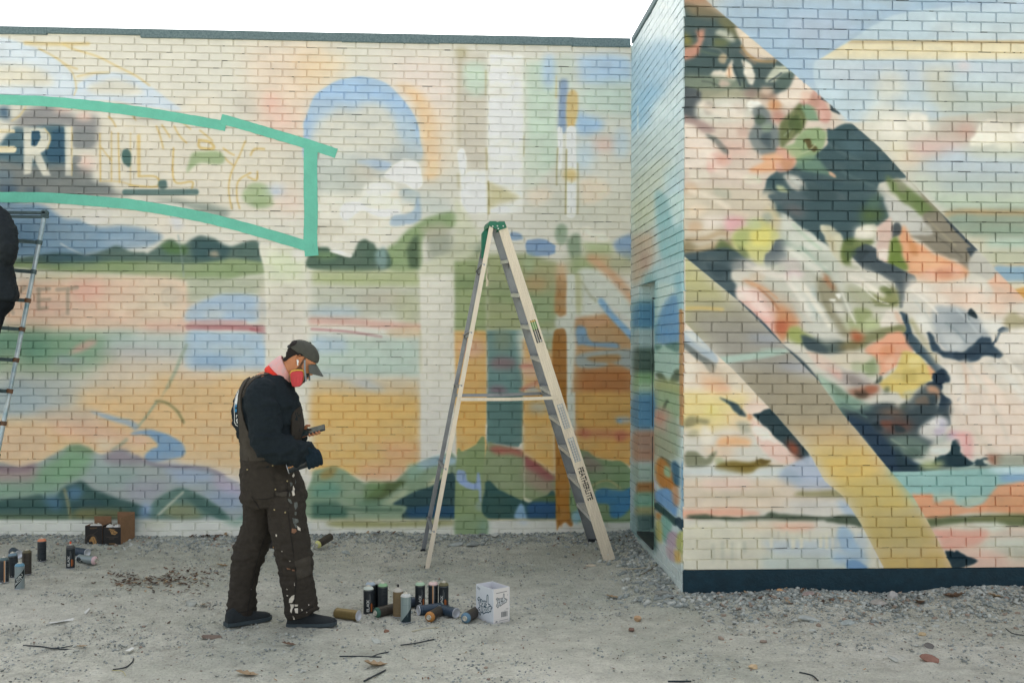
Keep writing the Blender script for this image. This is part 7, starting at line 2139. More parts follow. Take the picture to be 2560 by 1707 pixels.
M_SKIN = mat('skin', '#b47a55', .5, var=.10, vscale=18, spec=.35)
M_HOOD = mat('black_fleece', '#20282d', .92, var=.12, vscale=60, bump=.5, bscale=260, spec=.12)
M_OVER = mat('brown_black_canvas', '#38342f', .88, var=.16, vscale=22, bump=.4, bscale=300, spec=.15)
M_OVER2 = mat('worn_canvas', '#45413b', .88, var=.2, vscale=22, bump=.4, bscale=300, spec=.15)
M_CAPC = mat('grey_cotton_cap', '#4a4b45', .85, var=.12, vscale=40, bump=.3, bscale=260, spec=.15)
M_CAPD = mat('cap_dark_strap', '#2c302f', .8)
M_PINK = mat('pink_bandana', '#dba4a0', .8, hex2='#c3abab', vscale=24, thresh=(.45, .7), bump=.4, bscale=40)
M_REDC = mat('red_cloth', '#d6301c', .75, var=.12, vscale=30)
M_CART = mat('red_cartridge', '#c23a42', .45, hex2='#b52f33', vscale=12)
M_CARTY = mat('yellow_cartridge_rim', '#d8b44a', .5)
M_MASK = mat('dark_rubber_mask', '#23282a', .6)
M_STRAP = mat('grey_strap', '#7d858a', .7)
M_HAIR = mat('dark_hair', '#241f1d', .8, var=.3, vscale=160, bump=.6, bscale=300, spec=.2)
M_BEARD = mat('stubble', '#4a3527', .8, hex2='#6d4a35', vscale=160, bump=.4, bscale=300)
M_GLOVE = mat('dark_knit_glove', '#1c2a33', .9, var=.12, vscale=90, bump=.5, bscale=400, spec=.12)
M_SHOE = mat('black_suede_shoe', '#262c2f', .85, var=.2, vscale=30, bump=.3, bscale=300)
M_SOLE = mat('shoe_sole', '#39454a', .7, var=.15, vscale=30)
M_BUD = mat('white_earbud', '#e6e6e3', .3)
M_RIVET = mat('brass_rivet', '#c9b98a', .4, .6)
M_PRW = mat('white_print', '#d9dbd8', .8); M_PRB = mat('blue_print', '#2f83b5', .8)
M_SPLAT = mat('dried_white_paint', '#cfc8bb', .6, var=.1, vscale=60); M_SPLAT2 = mat('dried_peach_paint', '#7d5a44', .6); M_SPLAT3 = mat('dried_teal_paint', '#3b4242', .7, hex2='#6a6e6a', vscale=60)

# ------------------------------------------------ the painter looking at a phone
PO = gp(690, 1556); PK = F_PX/6.46
man = tag(empty('person', PO), 'painter in black hoodie, paint-splashed overalls and red respirator, looking down at a phone', 'person')
lx = lambda px_: (px_-690)/PK
lz = lambda py_: (1556-py_)/PK
L3 = lambda px_, py_, y=0.0: Vector((lx(px_), y, lz(py_)))
def ring(px0, px1, py_, hw, yc=0.0, n=22, p=2.4): return ell(((lx(px0)+lx(px1))/2, yc, lz(py_)), (lx(px1)-lx(px0))/2, hw, n, p)
# head frame: bent forward 32 degrees about the ear
HD = math.radians(32); EAR = L3(746, 907, 0)
def hd(x, y, h): return EAR+Vector((x*math.cos(HD)+h*math.sin(HD), y, -x*math.sin(HD)+h*math.cos(HD)))
def hring(h, xb, xf, w_, n=20, p=2.2): return [hd((xb+xf)/2+(xf-xb)/2*math.copysign(abs(math.cos(t))**(2/p), math.cos(t)), w_*math.copysign(abs(math.sin(t))**(2/p), math.sin(t)), h) for t in (2*math.pi*k/n for k in range(n))]
sk = MB()
sk.loft([hring(-.122, .035, .085, .018), hring(-.112, .0, .094, .036), hring(-.09, -.035, .098, .052), hring(-.06, -.066, .100, .060), hring(-.025, -.088, .099, .068), hring(.01, -.098, .096, .073), hring(.045, -.100, .094, .075), hring(.075, -.092, .082, .070), hring(.10, -.070, .058, .055), hring(.116, -.035, .022, .028)])
sk.loft([[hd(.092+x, y, h) for x, y in ((-.02, -.016*w_), (k_x, -.007*w_), (k_x, .007*w_), (-.02, .016*w_))] for h, k_x, w_ in ((-.048, .006, 1.0), (-.040, .024, 1.1), (-.026, .024, .9), (-.005, .012, .7), (.012, .004, .6))])   # nose
limb(sk, [hd(.094, -.022, -.072), hd(.103, 0, -.070), hd(.094, .022, -.072)], [.006, .008, .006], 8)                                  # lips
for s_ in (-1, 1):                                                                                                                      # ears
    c = [(.014, .030), (-.004, .038), (-.022, .026), (-.024, .006), (-.014, -.014), (-.002, -.026), (.008, -.018)]
    limb(sk, [hd(x, s_*(.074+.010*(x < .0)), h) for x, h in c], [.0055]*7, 8); limb(sk, [hd(.004, s_*.072, .018), hd(-.012, s_*.073, .004), hd(-.002, s_*.072, -.014)], [.008, .009, .006], 8)
    limb(sk, [hd(.088, s_*.018, .030), hd(.086, s_*.034, .033), hd(.072, s_*.052, .026)], [.006, .008, .006], 8)                       # brow
limb(sk, [hd(-.03, 0, -.06), L3(712, 930), L3(690, 960)], [(.062, .058), (.064, .062), (.075, .085)], 16, ref=(0, 1, 0))
# core of the body under the clothes
limb(sk, [L3(668, 965), L3(664, 1060), L3(664, 1160), L3(672, 1215)], [(.10, .15), (.13, .165), (.11, .15), (.12, .15)], 18)
near_arm = [L3(668, 975, -.17), L3(672, 1045, -.235), L3(681, 1108, -.262), L3(728, 1124, -.235), L3(778, 1131, -.185)]
far_arm = [L3(668, 975, .17), L3(676, 1048, .235), L3(692, 1108, .225), L3(722, 1100, .14), L3(747, 1092, .045)]
for A in (near_arm, far_arm): limb(sk, A, [.055, .05, .045, .04, .028], 12)
near_leg = [L3(696, 1200, -.09), L3(728, 1300, -.10), L3(744, 1378, -.095), L3(754, 1450, -.085), L3(758, 1524, -.075)]
far_leg = [L3(668, 1200, .085), L3(644, 1300, .09), L3(622, 1378, .075), L3(606, 1450, .06), L3(601, 1526, .045)]
for A in (near_leg, far_leg): limb(sk, A, [.085, .075, .055, .05, .038], 12)
# bare far hand under the phone
hp = L3(752, 1091, .03)
sk.loft([[L3(745, 1094, .045)+Vector((0, math.sin(t)*.020, math.cos(t)*.030)) for t in np.arange(10)*.628], [L3(758, 1091, .03)+Vector((0, math.sin(t)*.034, math.cos(t)*.016)) for t in np.arange(10)*.628], [L3(773, 1087, .02)+Vector((0, math.sin(t)*.036, math.cos(t)*.012)) for t in np.arange(10)*.628]])
PH_C = L3(778.5, 1080.5, -.012); PH_U = Vector((.955, .06, .262)).normalized(); PH_V = Vector((.02, -.92, -.40)); PH_V = (PH_V-PH_U*PH_V.dot(PH_U)).normalized(); PH_N = PH_U.cross(PH_V).normalized()
if PH_N.z < 0: PH_N = -PH_N
pt = lambda u, v, n_: PH_C+PH_U*u+PH_V*v+PH_N*n_
for u0, l_ in ((-.028, .9), (-.006, 1.0), (.016, .98), (.036, .85)):       # fingers under the phone, tips curling up its near edge
    limb(sk, [pt(u0-.012, -.030, -.016), pt(u0, .0, -.016), pt(u0+.004, .036*l_, -.012), pt(u0+.006, .047, .0), pt(u0+.006, .046, .008*l_)], [.0095, .0092, .0085, .0078, .0065], 8)
limb(sk, [L3(748, 1088, .05), pt(-.045, -.052, .002), pt(-.032, -.047, .020), pt(-.010, -.036, .022)], [.013, .012, .0105, .008], 8)        # thumb along the far edge
body_me = evaluated_mesh(sk.v, sk.f, .0042, 2, 'body'); body_me.materials.append(M_SKIN); smooth(body_me); link('body', body_me, man); BV_BODY = bvh_of(body_me)
eye = MB()
for s_ in (-1, 1): eye.lathe([(0, -.012), (.008, -.009), (.012, 0), (.008, .009), (0, .012)], 10, Matrix.Translation(hd(.078, s_*.032, .008)))
eye.build('eyes', mat('eye_white', '#cfc8bf', .2), man, 60)
hdz = lambda x, h: (hd(x, 0, h).x, hd(x, 0, h).z)
for s_, nm in ((-1, 'hair'), (1, 'hair')):
    patch([hdz(x, h) for x, h in ((-.102, .03), (-.10, -.01), (-.088, -.045), (-.07, -.052), (-.055, -.02), (-.03, .02), (.02, .045), (.0, .075), (-.06, .07))], BV_BODY, .004, .006, nm, M_HAIR, man, .008, (0, -s_, 0), s_*1.2)
    patch([hdz(x, h) for x, h in ((.022, .04), (.036, .03), (.036, -.02), (.06, -.035), (.09, -.05), (.095, -.10), (.05, -.118), (.0, -.095), (.012, -.06), (.022, -.02))], BV_BODY, .002, .004, 'beard', M_BEARD, man, .008, (0, -s_, 0), s_*1.2)
# hoodie
hm = MB()
HRINGS = ([ring(664, 716, 938, .085), ring(644, 716, 946, .125), ring(622, 719, 957, .175), ring(603, 730, 975, .212), ring(594, 735, 994, .225), ring(586, 740, 1030, .226), ring(588, 746, 1062, .222), ring(598, 746, 1086, .212), ring(609, 735, 1118, .195), ring(612, 724, 1165, .185)])
hm.loft(HRINGS)
limb(hm, [L3(668, 978, -.165), L3(664, 1000, -.205), L3(676, 1050, -.238), L3(684, 1102, -.262), L3(728, 1121, -.238), L3(768, 1129, -.195), L3(779, 1132, -.18)], [.085, .090, .086, .082, .078, .060, .050], 16)
limb(hm, [L3(668, 978, .165), L3(666, 1000, .205), L3(680, 1050, .235), L3(696, 1102, .22), L3(722, 1099, .14), L3(742, 1093, .06)], [.085, .090, .084, .078, .068, .050], 16)
                                                 # hood folded at the nape
hood_me = evaluated_mesh(hm.v, hm.f, .0075, 4, 'hoodie')
wrinkle(hood_me, .026, (8, 6, 14), 31, lambda V: np.clip((lz(985)-V[:, 2])/.06, 0, 1)*np.clip((V[:, 2]-lz(1172))/.03, .1, 1)*(.35+.65*np.clip((V[:, 0]-lx(655))/.08, 0, 1)))
wrinkle(hood_me, .005, (24, 18, 36), 35); laplace(hood_me, 1, .3)
hood_me.materials.append(M_HOOD); smooth(hood_me); link('hoodie', hood_me, man); BV_HOOD = bvh_of(hood_me)
cuff = MB(); limb(cuff, [L3(771, 1129, -.193), L3(782, 1133, -.176)], [.045, .040], 14); cuff.build('cuff', M_HOOD, man, 60)
# overalls: trousers
om = MB()
om.loft([ring(607, 727, 1128, .198), ring(607, 723, 1160, .197), ring(604, 742, 1186, .198), ring(605, 758, 1222, .196), ring(606, 762, 1240, .19), ring(614, 752, 1262, .17)])
def leg(rows_):
    rg_ = []
    for a, b, py_, yc, hw in rows_: rg_.append(ring(a, b, py_, hw, yc, 20, 2.2))
    om.loft(rg_)
leg([(676, 757, 1222, -.095, .098), (677, 763, 1250, -.10, .105), (681, 769, 1307, -.10, .105), (690, 775, 1345, -.10, .102), (699, 781, 1384, -.098, .100), (707, 783, 1432, -.092, .098), (713, 790, 1473, -.088, .096), (718, 794, 1503, -.084, .095), (723, 795, 1531, -.082, .094)])
leg([(606, 700, 1222, .09, .098), (605, 690, 1260, .09, .102), (604, 678, 1307, .085, .100), (594, 672, 1340, .08, .097), (583, 663, 1372, .075, .095), (578, 647, 1420, .065, .092), (575, 637, 1455, .058, .090), (571, 635, 1500, .05, .089), (570, 633, 1538, .046, .088)])
over_me = evaluated_mesh(om.v, om.f, .0075, 4, 'overalls')
kn_ = lambda V: .45+.9*np.exp(-((V[:, 2]-lz(1382))/.10)**2)+.8*np.exp(-((V[:, 2]-lz(1520))/.06)**2)+.6*np.exp(-((V[:, 2]-lz(1250))/.07)**2)
wrinkle(over_me, .011, (7, 7, 17), 41, kn_); wrinkle(over_me, .006, (18, 18, 34), 45); laplace(over_me, 1, .3)
V = coords(over_me); V[:, 2] = np.maximum(V[:, 2], np.where(V[:, 0] > lx(690), lz(1536)-.10*(V[:, 0]-lx(760)), lz(1540))*1.0); 
V[:, 2] = np.where((V[:, 0] > lx(690)) & (V[:, 2] < .16), V[:, 2]+np.clip((V[:, 0]-lx(735))*.32, 0, .05)*np.clip((.16-V[:, 2])/.12, 0, 1), V[:, 2]); set_coords(over_me, V)
over_me.materials.append(M_OVER); smooth(over_me); ov = link('overalls', over_me, man); BV_OVER = bvh_of(over_me)
# side of the bib, strap and back panel lie on the hoodie
both = MB(); both.v = [tuple(v.co) for v in hood_me.vertices]; torso = MB()
torso.loft(HRINGS)
tme = evaluated_mesh(torso.v, torso.f, .012, 4, 'tmp'); BV_TOR = bvh_of(tme); bpy.data.meshes.remove(tme)
c5 = lambda x, y: (lx(550+x/4.125), lz(820+y/4.125))
bibo = [c5(*q) for q in ((318, 515), (300, 548), (280, 640), (272, 760), (276, 900), (282, 1040), (280, 1180), (268, 1330), (420, 1345), (560, 1340), (660, 1350), (560, 1290), (450, 1180), (385, 1080), (335, 960), (308, 830), (300, 720), (312, 640), (335, 575), (330, 520))]
patch(bibo, BV_TOR, .019, .012, 'bib_side', M_OVER2, man, .014)
patch([(x, z) for x, z in bibo], BV_TOR, .019, .012, 'bib_side', M_OVER2, man, .014, (0, -1, 0), 1.2)
strap = [c5(*q) for q in ((535, 462), (470, 472), (400, 505), (345, 560), (312, 640), (300, 720), (322, 700), (345, 620), (385, 565), (450, 520), (525, 497))]
patch(strap, BV_HOOD, .006, .006, 'strap', M_OVER2, man, .010); patch(strap, BV_HOOD, .006, .006, 'strap', M_OVER2, man, .010, (0, -1, 0), 1.2)
# bib front panel seen at the belly
patch([(y, z) for y, z in ((-.12, lz(1030)), (.12, lz(1030)), (.15, lz(1100)), (.17, lz(1165)), (-.17, lz(1165)), (-.15, lz(1100)))], BV_TOR, .026, .014, 'bib_front', M_OVER, man, .02, (-1, 0, 0), 0, lambda u, v: Vector((1.2, u, v)))
# print on the back of the hoodie, wrapping to the edge we see
bk = lambda pts: [c5(*q) for q in pts]
patch(bk(((240, 640), (214, 760), (218, 790), (240, 790))), BV_HOOD, .0025, .001, 'back_print', M_PRW, man, .006)
for i, (cx, cy) in enumerate(((230, 805), (231, 850))): patch([c5(cx+11*math.cos(a), cy+18*math.sin(a)) for a in np.linspace(0, 6.28, 11)[:-1]], BV_HOOD, .0025, .001, 'back_print', M_PRB, man, .006)
for pts in (((211, 660), (203, 800), (206, 970), (216, 1000), (248, 1008), (248, 1001), (220, 993), (212, 965), (209, 800), (217, 662)), ((232, 895), (246, 893), (246, 902), (238, 905), (238, 922), (232, 922)), ((236, 938), (250, 934), (250, 944), (242, 948), (250, 960), (248, 978), (236, 978), (243, 968), (236, 955)), ((300, 636), (292, 660), (283, 690), (290, 722), (296, 700), (304, 690)), ((304, 560), (352, 580), (350, 588), (302, 568))):
    patch(bk(pts), BV_HOOD, .0025, .001, 'back_print', M_PRW, man, .006, curve=False)
# pockets, seams, rivets and dried paint on the trousers
c6 = lambda x, y: (lx(550+x/3.92), lz(1180+y/3.92))
def pz_(pts, m, name, lift=.004, th=.004, step=.012, curve=False): return patch([c6(*q) for q in pts], BV_OVER, lift, th, name, m, man, step, curve=curve)
pz_(((335, -40), (560, -75), (590, 140), (580, 205), (400, 225), (360, 140)), M_OVER, 'hip_pocket')
pz_(((585, 150), (640, 165), (705, 168), (700, 196), (630, 200), (592, 188)), M_OVER2, 'hammer_loop', .012, .005)
pz_(((575, 215), (705, 205), (722, 310), (585, 320)), M_OVER, 'tool_pocket')
pz_(((775, 800), (905, 770), (912, 950), (795, 985)), M_OVER2, 'knee_patch')
pz_(((760, 560), (880, 545), (905, 770), (775, 800)), M_OVER, 'knee_patch')
def seam(pts, name='seam', m=None):
    q = MB(); P = catmull(np.array([c6(*p) for p in pts]), False, 4); pp = []
    for x, z in P:
        h = BV_OVER.ray_cast(Vector((x, -1.2, z)), Vector((0, 1, 0)))
        if h[0]: pp.append(h[0]+h[1]*.001)
    if len(pp) > 2: q.tube(pp, .0028, 5); q.build(name, m or M_OVER, man)
M_SEAM = mat('seam_dark', '#1f1c1a', .9)
seam(((690, 60), (705, 220), (722, 400), (745, 600), (770, 760), (790, 950), (775, 1120), (760, 1350)), m=M_SEAM)
seam(((500, 640), (455, 600), (400, 760), (345, 960), (305, 1200), (285, 1370)), m=M_SEAM)
seam(((85, 1335), (200, 1345), (325, 1330)), m=M_SEAM); seam(((690, 1330), (820, 1300), (960, 1245)), m=M_SEAM); seam(((400, 225), (520, 225), (600, 190)), m=M_SEAM)
seam(((370, 200), (420, 290), (470, 360), (492, 420)), m=M_SEAM)
rv = MB()
for x, y in ((590, 136), (587, 321), (330, -48), (562, -86), (690, 65), (690, 345)):
    u, z = c6(x, y); h = BV_OVER.ray_cast(Vector((u, -1.2, z)), Vector((0, 1, 0)))
    if h[0]: rv.lathe([(.0045, -.004), (.0045, .005), (.002, .008), (0, .008)], 8, Matrix.Translation(h[0]) @ h[1].to_track_quat('Z', 'Y').to_matrix().to_4x4())
rv.build('rivets', M_RIVET, man)
SP = [(((742, 115), (755, 140), (768, 195), (752, 200), (740, 160)), 0), (((668, 262), (690, 268), (688, 292), (668, 292)), 0), (((775, 1125), (772, 1160), (748, 1205), (718, 1208), (722, 1170), (745, 1140)), 0), (((728, 1220), (805, 1222), (800, 1240), (765, 1240), (750, 1270), (742, 1305), (728, 1290), (735, 1255)), 0), (((770, 1262), (803, 1255), (806, 1300), (780, 1298)), 0), (((755, 1330), (768, 1345), (772, 1378), (758, 1375)), 0),
      (((597, 555), (610, 560), (608, 578), (598, 574)), 0), (((752, 400), (800, 420), (806, 445), (780, 460), (800, 490), (785, 500), (760, 450)), 2), (((748, 500), (785, 508), (790, 530), (770, 548), (745, 540)), 1), (((795, 480), (820, 505), (822, 530), (800, 515)), 0), (((708, 220), (735, 230), (750, 270), (735, 270), (715, 245)), 2), (((712, 80), (730, 84), (736, 105), (722, 120)), 2), (((765, 262), (790, 258), (797, 300), (780, 330), (768, 300)), 2), (((752, 60), (762, 90), (755, 104)), 2), (((775, 345), (790, 350), (785, 380), (772, 372)), 2), (((720, 160), (730, 190), (722, 205)), 2), (((735, 5), (742, 30), (735, 42), (725, 25)), 0), (((750, 885), (772, 890), (772, 903), (752, 900)), 1), (((700, 870), (735, 876), (735, 884), (705, 884)), 1), (((692, 1070), (708, 1078), (700, 1085)), 0), (((695, 1135), (712, 1138), (705, 1146), (694, 1142)), 0), (((896, 1225), (906, 1232), (898, 1238)), 0), (((880, 1292), (890, 1297), (884, 1302)), 0), (((835, 1262), (850, 1270), (838, 1282)), 0), (((655, 708), (664, 712), (660, 720)), 0), (((725, 798), (740, 802), (732, 810)), 0), (((770, 1010), (776, 1040), (770, 1040)), 0), (((310, 1135), (318, 1137), (314, 1146)), 0)]
for pts, k in SP: pz_(pts, (M_SPLAT, M_SPLAT2, M_SPLAT3)[k], 'paint_splash', .0015 if k == 2 else .0022, .001, .007)
# shoes
def shoe(heel, yaw, length, name='shoe', pitch=0.0):
    R = Matrix.Rotation(yaw, 3, 'Z') @ Matrix.Rotation(pitch, 3, 'Y'); T_s = [(0, .030, .090, .0), (.06, .036, .104, 0), (.14, .038, .108, 0), (.24, .040, .106, 0), (.36, .042, .096, 0), (.5, .045, .082, 0), (.64, .050, .068, 0), (.78, .051, .059, 0), (.9, .046, .051, .001), (.97, .033, .042, .004), (1.0, .018, .032, .007)]
    up_, so = MB(), MB(); ru, rs = [], []
    for t, hw, top_, sb in T_s:
        u = t*length; ru.append([Vector(heel)+R @ Vector((u, hw*math.cos(a)*(.93 if math.sin(a) > 0 else 1), .020+max(math.sin(a), -.15)**1*(top_-.020) if math.sin(a) > 0 else .018)) for a in np.linspace(0, 2*math.pi, 17)[:-1]])
        u2 = t*(length+.008)-.004; rs.append([Vector(heel)+R @ Vector((u2, x*(hw+.004), z)) for x, z in ((-1, .004+sb), (-.9, sb), (.9, sb), (1, .004+sb), (1, .024+sb*.5), (-1, .024+sb*.5))])
    up_.loft(ru); so.loft(rs); me_ = evaluated_mesh(up_.v, up_.f, .005, 3, name); me_.materials.append(M_SHOE); smooth(me_); o = link(name, me_, man); so.build('sole', M_SOLE, o, 35)
    la = MB()
    for t in (.30, .37, .44, .51): la.tube([Vector(heel)+R @ Vector((t*length, y, .02+(np.interp(t, [q[0] for q in T_s], [q[2] for q in T_s])-.02)*math.sqrt(max(0, 1-(y/.046)**2))+.002)) for y in (-.026, -.012, 0, .012, .026)], .0032, 6)
    la.build('laces', M_MASK, o)
    return o
fy = -.075
shoe((lx(722), fy, .0), math.radians(4), .300)
hz = g1(PO.x+lx(574), PO.y-.09)-PO.z
shoe((lx(575), -.075, hz+.004), math.radians(36), .292)
V = coords(over_me)
# cap
cm = MB()
cm.loft([hring(.030, -.108, .106, .083, 24), hring(.05, -.109, .105, .084, 24), hring(.075, -.104, .098, .080, 24), hring(.098, -.088, .078, .067, 24), hring(.116, -.060, .050, .046, 24), hring(.126, -.026, .018, .02, 24)])
cm_me = cm.mesh('cap', [M_CAPC], 60); co = link('cap', cm_me, man); sd_ = co.modifiers.new('s', 'SUBSURF'); sd_.levels = 1; sd_.render_levels = 1
br = MB(); rows_ = []
for t in np.linspace(0, 1, 7):
    r_ = []
    for a in np.linspace(-1, 1, 13):
        y = a*.072*(1-.12*t); x = .098-.018*a*a*1.6+t*(.078*(1-.62*a*a)); h = .034-.040*t-.022*a*a; r_.append((x, y, h))
    rows_.append(r_)
vs = [hd(*q) for r_ in rows_ for q in r_]; nv = len(vs); vs += [hd(q[0], q[1], q[2]-.004) for r_ in rows_ for q in r_]; fs = []
for i in range(6):
    for k in range(12): a = i*13+k; fs += [(a, a+1, a+14, a+13), (nv+a, nv+a+13, nv+a+14, nv+a+1)]
for i in range(6): fs += [(i*13, i*13+13, nv+i*13+13, nv+i*13), (i*13+12, nv+i*13+12, nv+i*13+25, i*13+25)]
for k in range(12): fs += [(k, nv+k, nv+k+1, k+1), (78+k, 78+k+1, nv+78+k+1, nv+78+k)]
br.add(vs, fs); br.build('brim', mat('brim_worn', '#565a58', .7, hex2='#44463f', vscale=30), co, 50)
bt = MB(); bt.lathe([(.008, 0), (.007, .004), (0, .006)], 10, Matrix.Translation(hd(-.004, 0, .126)) @ Matrix.Rotation(HD, 4, 'Y')); bt.build('button', M_CAPC, co)
BV_CAP = bvh_of(cm_me)
for s_ in (-1, 1): patch([hdz(x, h) for x, h in ((-.109, .046), (-.106, .066), (-.094, .088), (-.076, .096), (-.066, .086), (-.072, .062), (-.088, .048))], BV_CAP, .001, .0005, 'back_opening', M_HAIR, co, .008, (0, -s_, 0), s_*1.2)
patch([hdz(x, h) for x, h in ((-.106, .030), (-.106, .046), (-.084, .044), (-.084, .030))], BV_CAP, .004, .003, 'buckle', M_CAPD, co, .008, (0, 1, 0), -1.2, curve=False)
# neck gaiter
def nring(pa, pb, hw, n=22, bulge=0.0):
    a, b = L3(*pa), L3(*pb); c = (a+b)/2; u = (a-b)/2; return [c+u*math.cos(t)*(1+bulge)+Vector((0, 1, 0))*hw*math.sin(t) for t in (2*math.pi*k/n for k in range(n))]
bm_ = MB(); bm_.loft([nring((701, 897), (726, 948), .060), nring((697, 896), (727, 948), .072), nring((686, 903), (725, 954), .082), nring((676, 912), (723, 960), .092), nring((668, 919), (721, 964), .100), nring((664, 923), (719, 966), .094)], cap=False)
bme = bm_.mesh('bandana', [M_PINK]); bo = link('bandana', bme, man); wrinkle(bme, .006, (30, 12, 30), 61); smooth(bme); sd_ = bo.modifiers.new('s', 'SUBSURF'); sd_.levels = sd_.render_levels = 1; so_ = bo.modifiers.new('t', 'SOLIDIFY'); so_.thickness = .004
b2_ = MB(); b2_.loft([nring((671, 917), (722, 963), .099), nring((664, 923), (720, 968), .106), nring((660, 929), (716, 972), .108), nring((662, 933), (714, 973), .100)], cap=False)
b2m = b2_.mesh('bandana_fold', [M_REDC]); wrinkle(b2m, .004, (30, 14, 30), 66); smooth(b2m); b2o = link('bandana_fold', b2m, bo); so_ = b2o.modifiers.new('t', 'SOLIDIFY'); so_.thickness = .004
# respirator
rm = MB(); rm.loft([hring(-.122, .03, .090, .040), hring(-.10, .02, .099, .050), hring(-.07, .03, .100, .056), hring(-.045, .05, .100, .046), hring(-.02, .075, .098, .020)])
rme = evaluated_mesh(rm.v, rm.f, .006, 3, 'respirator'); rme.materials.append(M_MASK); smooth(rme); ro = link('respirator', rme, man)
for s_ in (-1, 1):
    def crt(k, y, grow=0.0): # rounded trapezoid seen from the side
        base = [(732, 934.5), (744, 932), (757, 932.5), (760, 937), (760, 946), (758.5, 957), (754.5, 967), (750, 970.5), (738, 972), (733, 969), (730, 958), (728.3, 946), (728, 940)]
        cx, cy = 744.5, 951.5; return [L3(cx+(x-cx)*k-(7 if y > 0 else 0), cy+(y_-cy)*k, y) for x, y_ in base]
    q = MB(); q.loft([crt(.96, s_*.062), crt(1.0, s_*.066), crt(1.0, s_*.094), crt(.93, s_*.102), crt(.80, s_*.104)]); q.build('filter_cartridge', M_CART, ro, 30)
    q = MB(); q.loft([[q_+Vector((-.002, 0, .006)) for q_ in crt(k_, y_)] for k_, y_ in ((1.03, s_*.050), (1.06, s_*.054), (1.06, s_*.080), (1.0, s_*.0805))]); q.build('cartridge_rim', M_CARTY, ro, 40)
    q = MB()
    for dx in (-8, 0, 8): q.tube([L3(744+dx, 946, s_*.1035), L3(744+dx*.85, 964, s_*.1035)], .003, 6)
    q.build('cartridge_ribs', M_CART, ro, 60)
    q = MB(); P = [L3(762, 904, s_*.070), L3(762.5, 916, s_*.080), L3(763, 930, s_*.084), L3(764.5, 945, s_*.080), L3(765.5, 958, s_*.075)]
    for a, b in zip(P[:-1], P[1:]): q.prism([a-Vector((.005, 0, 0)), a+Vector((.005, 0, 0)), b+Vector((.005, 0, 0)), b-Vector((.005, 0, 0))], (0, 0, 0), (0, .002, 0))
    q.build('head_strap', M_STRAP, ro)
q = MB(); q.tube([hd(-.004, -.078, .0), hd(.004, -.086, -.004), hd(.008, -.087, -.014), hd(.016, -.086, -.026)], [.006, .0065, .0042, .0036], 8); q.build('earbud', M_BUD, man, 60)
# gloved near hand closed over the can
CB0, CB1 = L3(731, 1163, -.235), L3(805, 1139, -.20); CU = (CB1-CB0).normalized(); cen = lambda t: CB0+CU*t
gm = MB(); CA = Vector((0, -1, 0)); CA = (CA-CU*CA.dot(CU)).normalized(); CZ = CU.cross(CA).normalized()
if CZ.z < 0: CZ = -CZ
cy = lambda t, ang, r: cen(t)+(CA*math.cos(ang)+CZ*math.sin(ang))*r
limb(gm, [L3(776, 1131, -.185), L3(787, 1128, -.182), cy(.150, 1.45, .052), cy(.165, 1.0, .046)], [.034, .040, (.050, .022), (.044, .015)], 14, ref=tuple(CU))
limb(gm, [L3(783, 1127, -.18), cy(.155, 1.6, .048), cy(.19, 1.2, .047)], [.034, .034, .02], 12)
for k, (t, l_) in enumerate(((.126, .92), (.150, 1.0), (.175, 1.0), (.200, .93))):
    limb(gm, [cy(t, 1.15, .047), cy(t+.004, .55, .050), cy(t+.005, -.05, .048), cy(t+.003, -.55*l_, .046), cy(t, -1.0*l_, .044), cy(t-.002, -1.3*l_, .042)], [.0145, .0140, .0132, .0124, .0115, .0095], 10)
limb(gm, [cy(.135, 1.9, .046), cy(.15, 2.4, .047), cy(.168, 2.9, .046), cy(.18, 3.4, .044)], [.016, .015, .0135, .011], 10)
gme = evaluated_mesh(gm.v, gm.f, .0045, 2, 'glove'); gme.materials.append(M_GLOVE); smooth(gme); link('glove', gme, man)
hc = can(PO+CB0, CU, 0, 'plain', '#2b2f31', 'dark spray can with orange lettering gripped in the painter\'s gloved hand', 'black')
orl = MB()
for k in range(9): orl.box((RC+.0003, (-.004+(k % 2)*.002), .012+k*.0115), (.0008, .006, .008))
q = MB(); 
for v_ in [orl]: 
    o = v_.build('orange_lettering', mat('orange_print', '#c98a45', .6), hc)
hc.rotation_mode = 'XYZ'
# the phone: a top-level thing held in the hand
ph_ = tag(empty('phone', PO+PH_C), 'dark phone in a rugged case held up in the painter\'s bare hand', 'phone')
Rp = Matrix((PH_U, PH_V, PH_N)).transposed()
q = MB(); q.cbox((0, 0, 0), (.158, .078, .011), .004, Rp); q.build('case', mat('phone_case', '#1f292d', .55, var=.15, vscale=60), ph_)
q = MB(); q.box(PH_N*.0058, (.146, .067, .0006), Rp); q.build('screen', mat('phone_screen', '#2b3a38', .12, spec=.6), ph_)

# ------------------------------------------------ the second painter on the tube ladder, mostly out of frame
PO2_y = 8.40; KK = F_PX/PO2_y; base2 = on_y(-46, 998, PO2_y)
two = tag(empty('person', base2), 'second painter in black jacket and trousers up on the ladder at the left edge', 'person')
def M3(px_, py_, y=0.0): p = on_y(px_, py_, PO2_y); return Vector((p.x-base2.x, y, p.z-base2.z))
def r2(px0, px1, py_, hw, yc=0.0, p=2.4):
    a, b = M3(px0, py_), M3(px1, py_); return ell(((a.x+b.x)/2, yc, a.z), (b.x-a.x)/2, hw, 20, p)
j = MB(); j.loft([r2(-70, -24, 500, .06), r2(-95, 2, 518, .10), r2(-112, 20, 540, .13), r2(-114, 24, 580, .145), r2(-110, 26, 640, .145), r2(-108, 33, 700, .15), r2(-110, 42, 742, .155), r2(-108, 40, 750, .15)])
limb(j, [M3(0, 545, -.02), M3(22, 580, -.06), M3(32, 628, -.10), M3(10, 650, .02), M3(-22, 640, .18)], [.075, .078, .072, .060, .045], 14)
